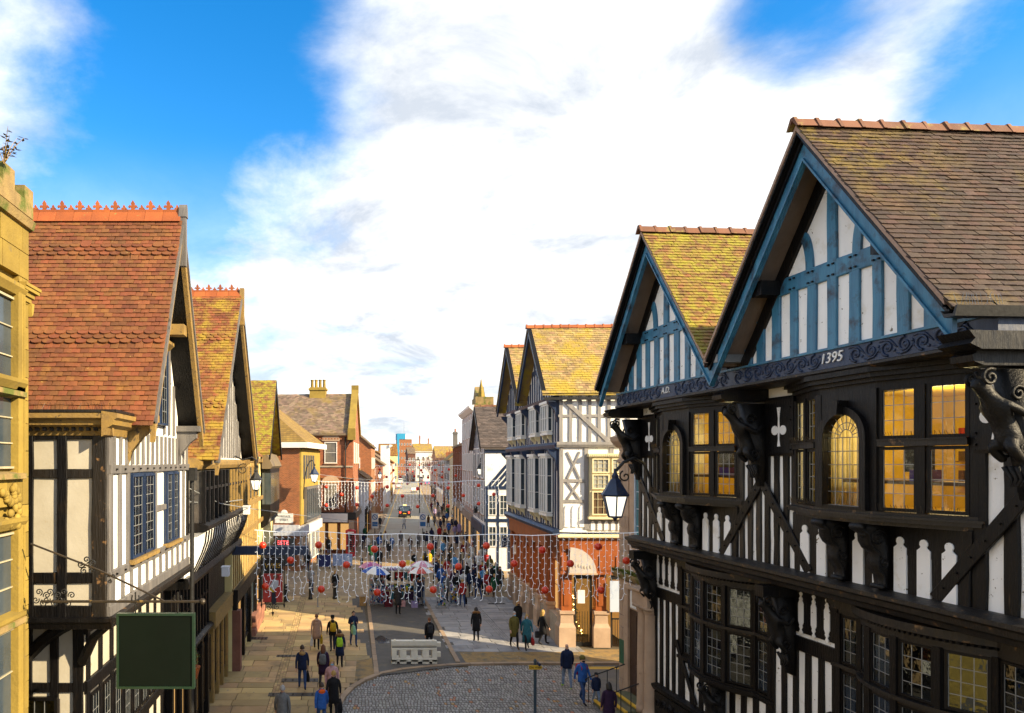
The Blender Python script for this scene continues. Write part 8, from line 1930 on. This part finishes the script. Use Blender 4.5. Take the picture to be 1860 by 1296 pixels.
# ------------------------------------------------------------------ people
A_, T_ = 0.0, PI      # facing the camera (-y) / away (rotate by pi)
def at(px, py, h=1.72, low=False):
    g = G(px, py); x, y = g.x, g.y
    z = -.058 if y < kz(x) - .1 and x > -.1 else .004
    return Vector((x, y, z))
NEAR = [
 ('woman in a pink-beige hooded coat walking away up the left pavement', 575, 1181, T_, dict(top='beige', legs='black', coat='coat', hat='hooddown', hatc='beige', hairc='auburn', pose='walk')),
 ('man in a black cap and black jacket beside the pink-beige coat', 604, 1184, T_ + .15, dict(top='black', legs='charcoal', hat='cap', hatc='black', pose='walk2', pack='yellow')),
 ('person with lime hi-vis backpack and fur hood walking away', 617, 1213, T_, dict(top='navy', legs='black', coat='coat', hat='fur', hairc='brown', pack='lime', pose='walk', h=1.66)),
 ('man in a dark jacket carrying a mint carrier bag towards the camera', 642, 1174, .25, dict(top='navy', legs='denim', pose='phone', hairc='brown')),
 ('man in a navy jacket with tan hood and blue jeans walking away', 549, 1254, T_ + .1, dict(top='navy', legs='denim', hat='hooddown', hatc='tan', hairc='brown', pose='walk', h=1.78)),
 ('auburn haired woman in a dark purple coat with a grey rucksack', 587, 1250, T_ - .1, dict(top='purple', legs='charcoal', coat='coat', hair='long', hairc='auburn', pack='grey', pose='walk2')),
 ('masked person in a pale pink coat facing the camera at the kerb', 603, 1283, .1, dict(top='pink', legs='grey', coat='coat', hair='bob', hairc='blond', mask=True, pose='stand')),
 ('blond person in a black puffer coat near the bottom edge', 606, 1308, T_, dict(top='black', legs='black', coat='puffer', hairc='blond', pose='walk')),
 ('person in a blue jacket with a bright orange hood at the bottom edge', 584, 1328, T_ + .2, dict(top='blue', legs='denim', hat='hooddown', hatc='orange', hairc='brown', pose='walk', h=1.62)),
 ('grey haired man in a grey coat at the bottom edge', 513, 1345, T_, dict(top='grey', legs='charcoal', coat='coat', hairc='grey', pose='walk2', h=1.78)),
 ('woman in a charcoal coat standing before the stall counter', 723, 1117, T_ - .3, dict(top='charcoal', legs='black', coat='coat', hair='bob', hairc='brown', pose='stand', h=1.74)),
 ('man in a navy parka leaning over the right end of the stall', 763, 1101, T_ + .3, dict(top='navy', legs='black', coat='coat', hat='fur', hairc='dark', pose='carry', h=1.8)),
 ('person in a black jacket with grey rucksack behind the barrier', 780, 1186, T_ + .1, dict(top='black', legs='charcoal', hairc='auburn', pack='charcoal', pose='walk', h=1.66)),
 ('woman in a black coat with a brown fur hood on the right pavement', 865, 1166, T_, dict(top='black', legs='charcoal', coat='coat', hat='fur', hair='long', hairc='dark', pose='stand')),
 ('woman in a red coat and jeans with a black bag', 840, 1103, T_, dict(top='red', legs='denim', coat='jacket', hairc='blond', pose='walk')),
 ('masked man in an olive coat and brown boots walking to the camera', 934, 1178, .05, dict(top='olive', legs='black', coat='coat', hairc='grey', mask=True, pose='walk', shoes='brown', h=1.78)),
 ('masked blond woman in a teal patterned dress walking to the camera', 957, 1180, -.05, dict(top='teal', legs='black', coat='long', hair='bob', hairc='blond', mask=True, maskc='white', pose='walk2', h=1.68)),
 ('blond woman in black behind the olive coated man', 941, 1152, .1, dict(top='black', legs='navy', coat='jacket', hair='long', hairc='blond', mask=True, maskc='black', pose='walk')),
 ('blond woman in a black coat striding past the pub steps', 986, 1172, T_ * .55, dict(top='black', legs='black', coat='coat', hair='long', hairc='blond', pose='walk')),
 ('bald man in a navy coat and jeans crossing the setts', 1030, 1249, T_ - .1, dict(top='navy', legs='pale denim', hair='bald', pose='walk', h=1.82, shoes='lime')),
 ('man in a blue jacket with an olive hat and red rucksack', 1058, 1275, .3, dict(top='blue', legs='denim', hat='beanie', hatc='olive', mask=True, maskc='black', pack='red', pose='walk2', h=1.76)),
 ('child in a navy coat and pale jeans holding the hand of the man in blue', 1083, 1279, -.1, dict(top='navy', legs='pale denim', hat='cap', hatc='charcoal', pose='walk', h=1.22)),
 ('dark haired person in a dark coat at the bottom by the steps', 1106, 1330, T_, dict(top='purple', legs='black', coat='coat', hair='bob', hairc='dark', pose='stand')),
 ('woman in a pale patterned scarf behind the first bollards', 565, 1075, .2, dict(top='light grey', legs='denim', hairc='grey', pose='carry', hair='bob')),
 ('woman in black standing at the bollard left of the stall', 609, 1083, .4, dict(top='black', legs='black', coat='coat', hairc='blond', pose='stand', hair='long')),
 ('person in black walking past the display boards', 558, 1040, T_, dict(top='black', legs='navy', hairc='dark', pose='walk')),
]
for lb, px, py, rz, k in NEAR: person(lb, at(px, py), rz, **k)
held_bag('white and pink carrier bag held by the woman in the beige coat', at(575, 1181), T_, 1, 'white', 'walk'); held_bag('yellow carrier bag held by the woman in the beige coat', at(575, 1181), T_, -1, 'yellow', 'walk')
held_bag('black shopping bag held by the capped man', at(604, 1184), T_ + .15, -1, 'black', 'walk2', scale=1.15); held_bag('mint green carrier bag held by the man in the dark jacket', at(642, 1174), .25, -1, 'mint', 'phone', scale=1.15)
held_bag('black bag held by the man in jeans with the tan hood', at(549, 1254), T_ + .1, -1, 'black', 'walk', 1.78); held_bag('black bag held by the woman in red', at(840, 1103), T_, -1, 'black', 'walk', scale=1.2)
held_bag('red and black bags held by the woman in the teal dress', at(957, 1180), -.05, 1, 'red', 'walk2', 1.68, .9); held_bag('black bag with pale stripe held by the blond person in the puffer coat', at(606, 1308), T_, -1, 'black', 'walk', scale=1.2)
held_bag('black shoulder bag of the striding blond woman', at(986, 1172), T_ * .55, 1, 'charcoal', 'walk', scale=.9, name='handbag')
# the crowd further off, every one a person with a coat of his own
random.seed(5)
tops = ['black', 'charcoal', 'navy', 'blue', 'sky blue', 'red', 'maroon', 'olive', 'beige', 'pink', 'white', 'grey', 'light grey', 'purple', 'lilac', 'green', 'teal', 'yellow', 'brown', 'tan']
legc = ['black', 'denim', 'charcoal', 'pale denim', 'navy', 'grey', 'brown']
used = set()
def crowd(zone, spots, wt=None):
    for px, py in spots:
        for _ in range(60):
            c = random.choice(wt or tops); l = random.choice(legc); hr = random.choice(['brown', 'dark', 'blond', 'grey', 'auburn'])
            if (c, l, hr, zone) not in used: break
        used.add((c, l, hr, zone)); away = random.random() < .55
        kw = dict(top=c, legs=l, hairc=hr, hair=random.choice(['short', 'short', 'long', 'bob']), coat=random.choice(['jacket', 'jacket', 'coat', 'puffer']), pose=random.choice(['walk', 'walk2', 'stand', 'carry', 'walk']), h=random.uniform(1.58, 1.84))
        if random.random() < .2: kw.update(hat='beanie', hatc=random.choice(['black', 'grey', 'red', 'navy']))
        if random.random() < .2: kw['pack'] = random.choice(['black', 'grey', 'navy'])
        person('%s haired person in %s top, %s trousers, %s' % (hr, c, l, zone), at(px, py), (T_ if away else 0) + random.uniform(-.5, .5), group='shoppers ' + zone, **kw)
darks = ['black', 'charcoal', 'navy', 'black', 'purple', 'maroon', 'green', 'grey', 'brown', 'blue', 'navy']
crowd('right of the market stall', [(812, 1092), (824, 1078), (801, 1074), (855, 1084), (869, 1090), (884, 1082), (836, 1070), (848, 1064), (898, 1088), (908, 1076), (812, 1056), (792, 1060), (862, 1060), (877, 1064), (890, 1050), (900, 1066)], ['sky blue', 'blue', 'navy', 'black', 'charcoal', 'olive', 'purple', 'red', 'black', 'grey', 'teal', 'green'])
crowd('beyond the stall on the right pavement', [(842, 1018), (868, 1012), (858, 1006), (888, 1020), (874, 1030), (820, 1022), (805, 1016), (786, 1026), (790, 1008), (896, 1034), (830, 998), (846, 994), (812, 1000), (880, 1000), (865, 994)], darks + ['pink', 'lime', 'sky blue', 'white'])
crowd('far along the right pavement', [(778, 958), (789, 956), (797, 948), (806, 957), (812, 952), (821, 962), (828, 968), (836, 958), (800, 966), (815, 972), (826, 978), (834, 976), (790, 940), (803, 936), (812, 940), (822, 944), (784, 930), (795, 926), (806, 928), (815, 930), (790, 918), (800, 914), (810, 918)], darks + ['lilac', 'pink', 'blue'])
crowd('in front of the red brick house', [(590, 1000), (603, 996), (612, 999), (597, 1008), (622, 1004), (584, 1014), (660, 998), (668, 1006), (680, 1010), (688, 1004), (674, 1020), (684, 1030), (663, 984)], darks + ['white', 'teal'])
crowd('behind the market stall', [(690, 1032), (706, 1016), (772, 1044), (780, 1036), (752, 1040), (800, 1040)], ['blue', 'navy', 'yellow', 'black', 'charcoal'])
crowd('on the far left pavement', [(668, 940), (676, 934), (690, 962), (682, 924), (694, 915)], darks)
crowd('near the stall racks', [(806, 1084), (818, 1066), (830, 1086), (842, 1080), (860, 1072), (878, 1078), (893, 1072), (796, 1050), (826, 1046), (852, 1048), (870, 1046), (884, 1038), (838, 1034), (818, 1034), (858, 1026)], ['sky blue', 'blue', 'navy', 'black', 'charcoal', 'red', 'white', 'pink', 'olive', 'tan'])
crowd('between the stall and the road', [(700, 996), (712, 1002), (745, 1004), (760, 998), (775, 992), (728, 992), (784, 988), (798, 984), (808, 990)], darks + ['red', 'white'])
person('walker in a white top and jeans crossing the road behind the taxi', at(734, 962), T_ + .3, top='white', legs='denim', pose='walk', hairc='brown')
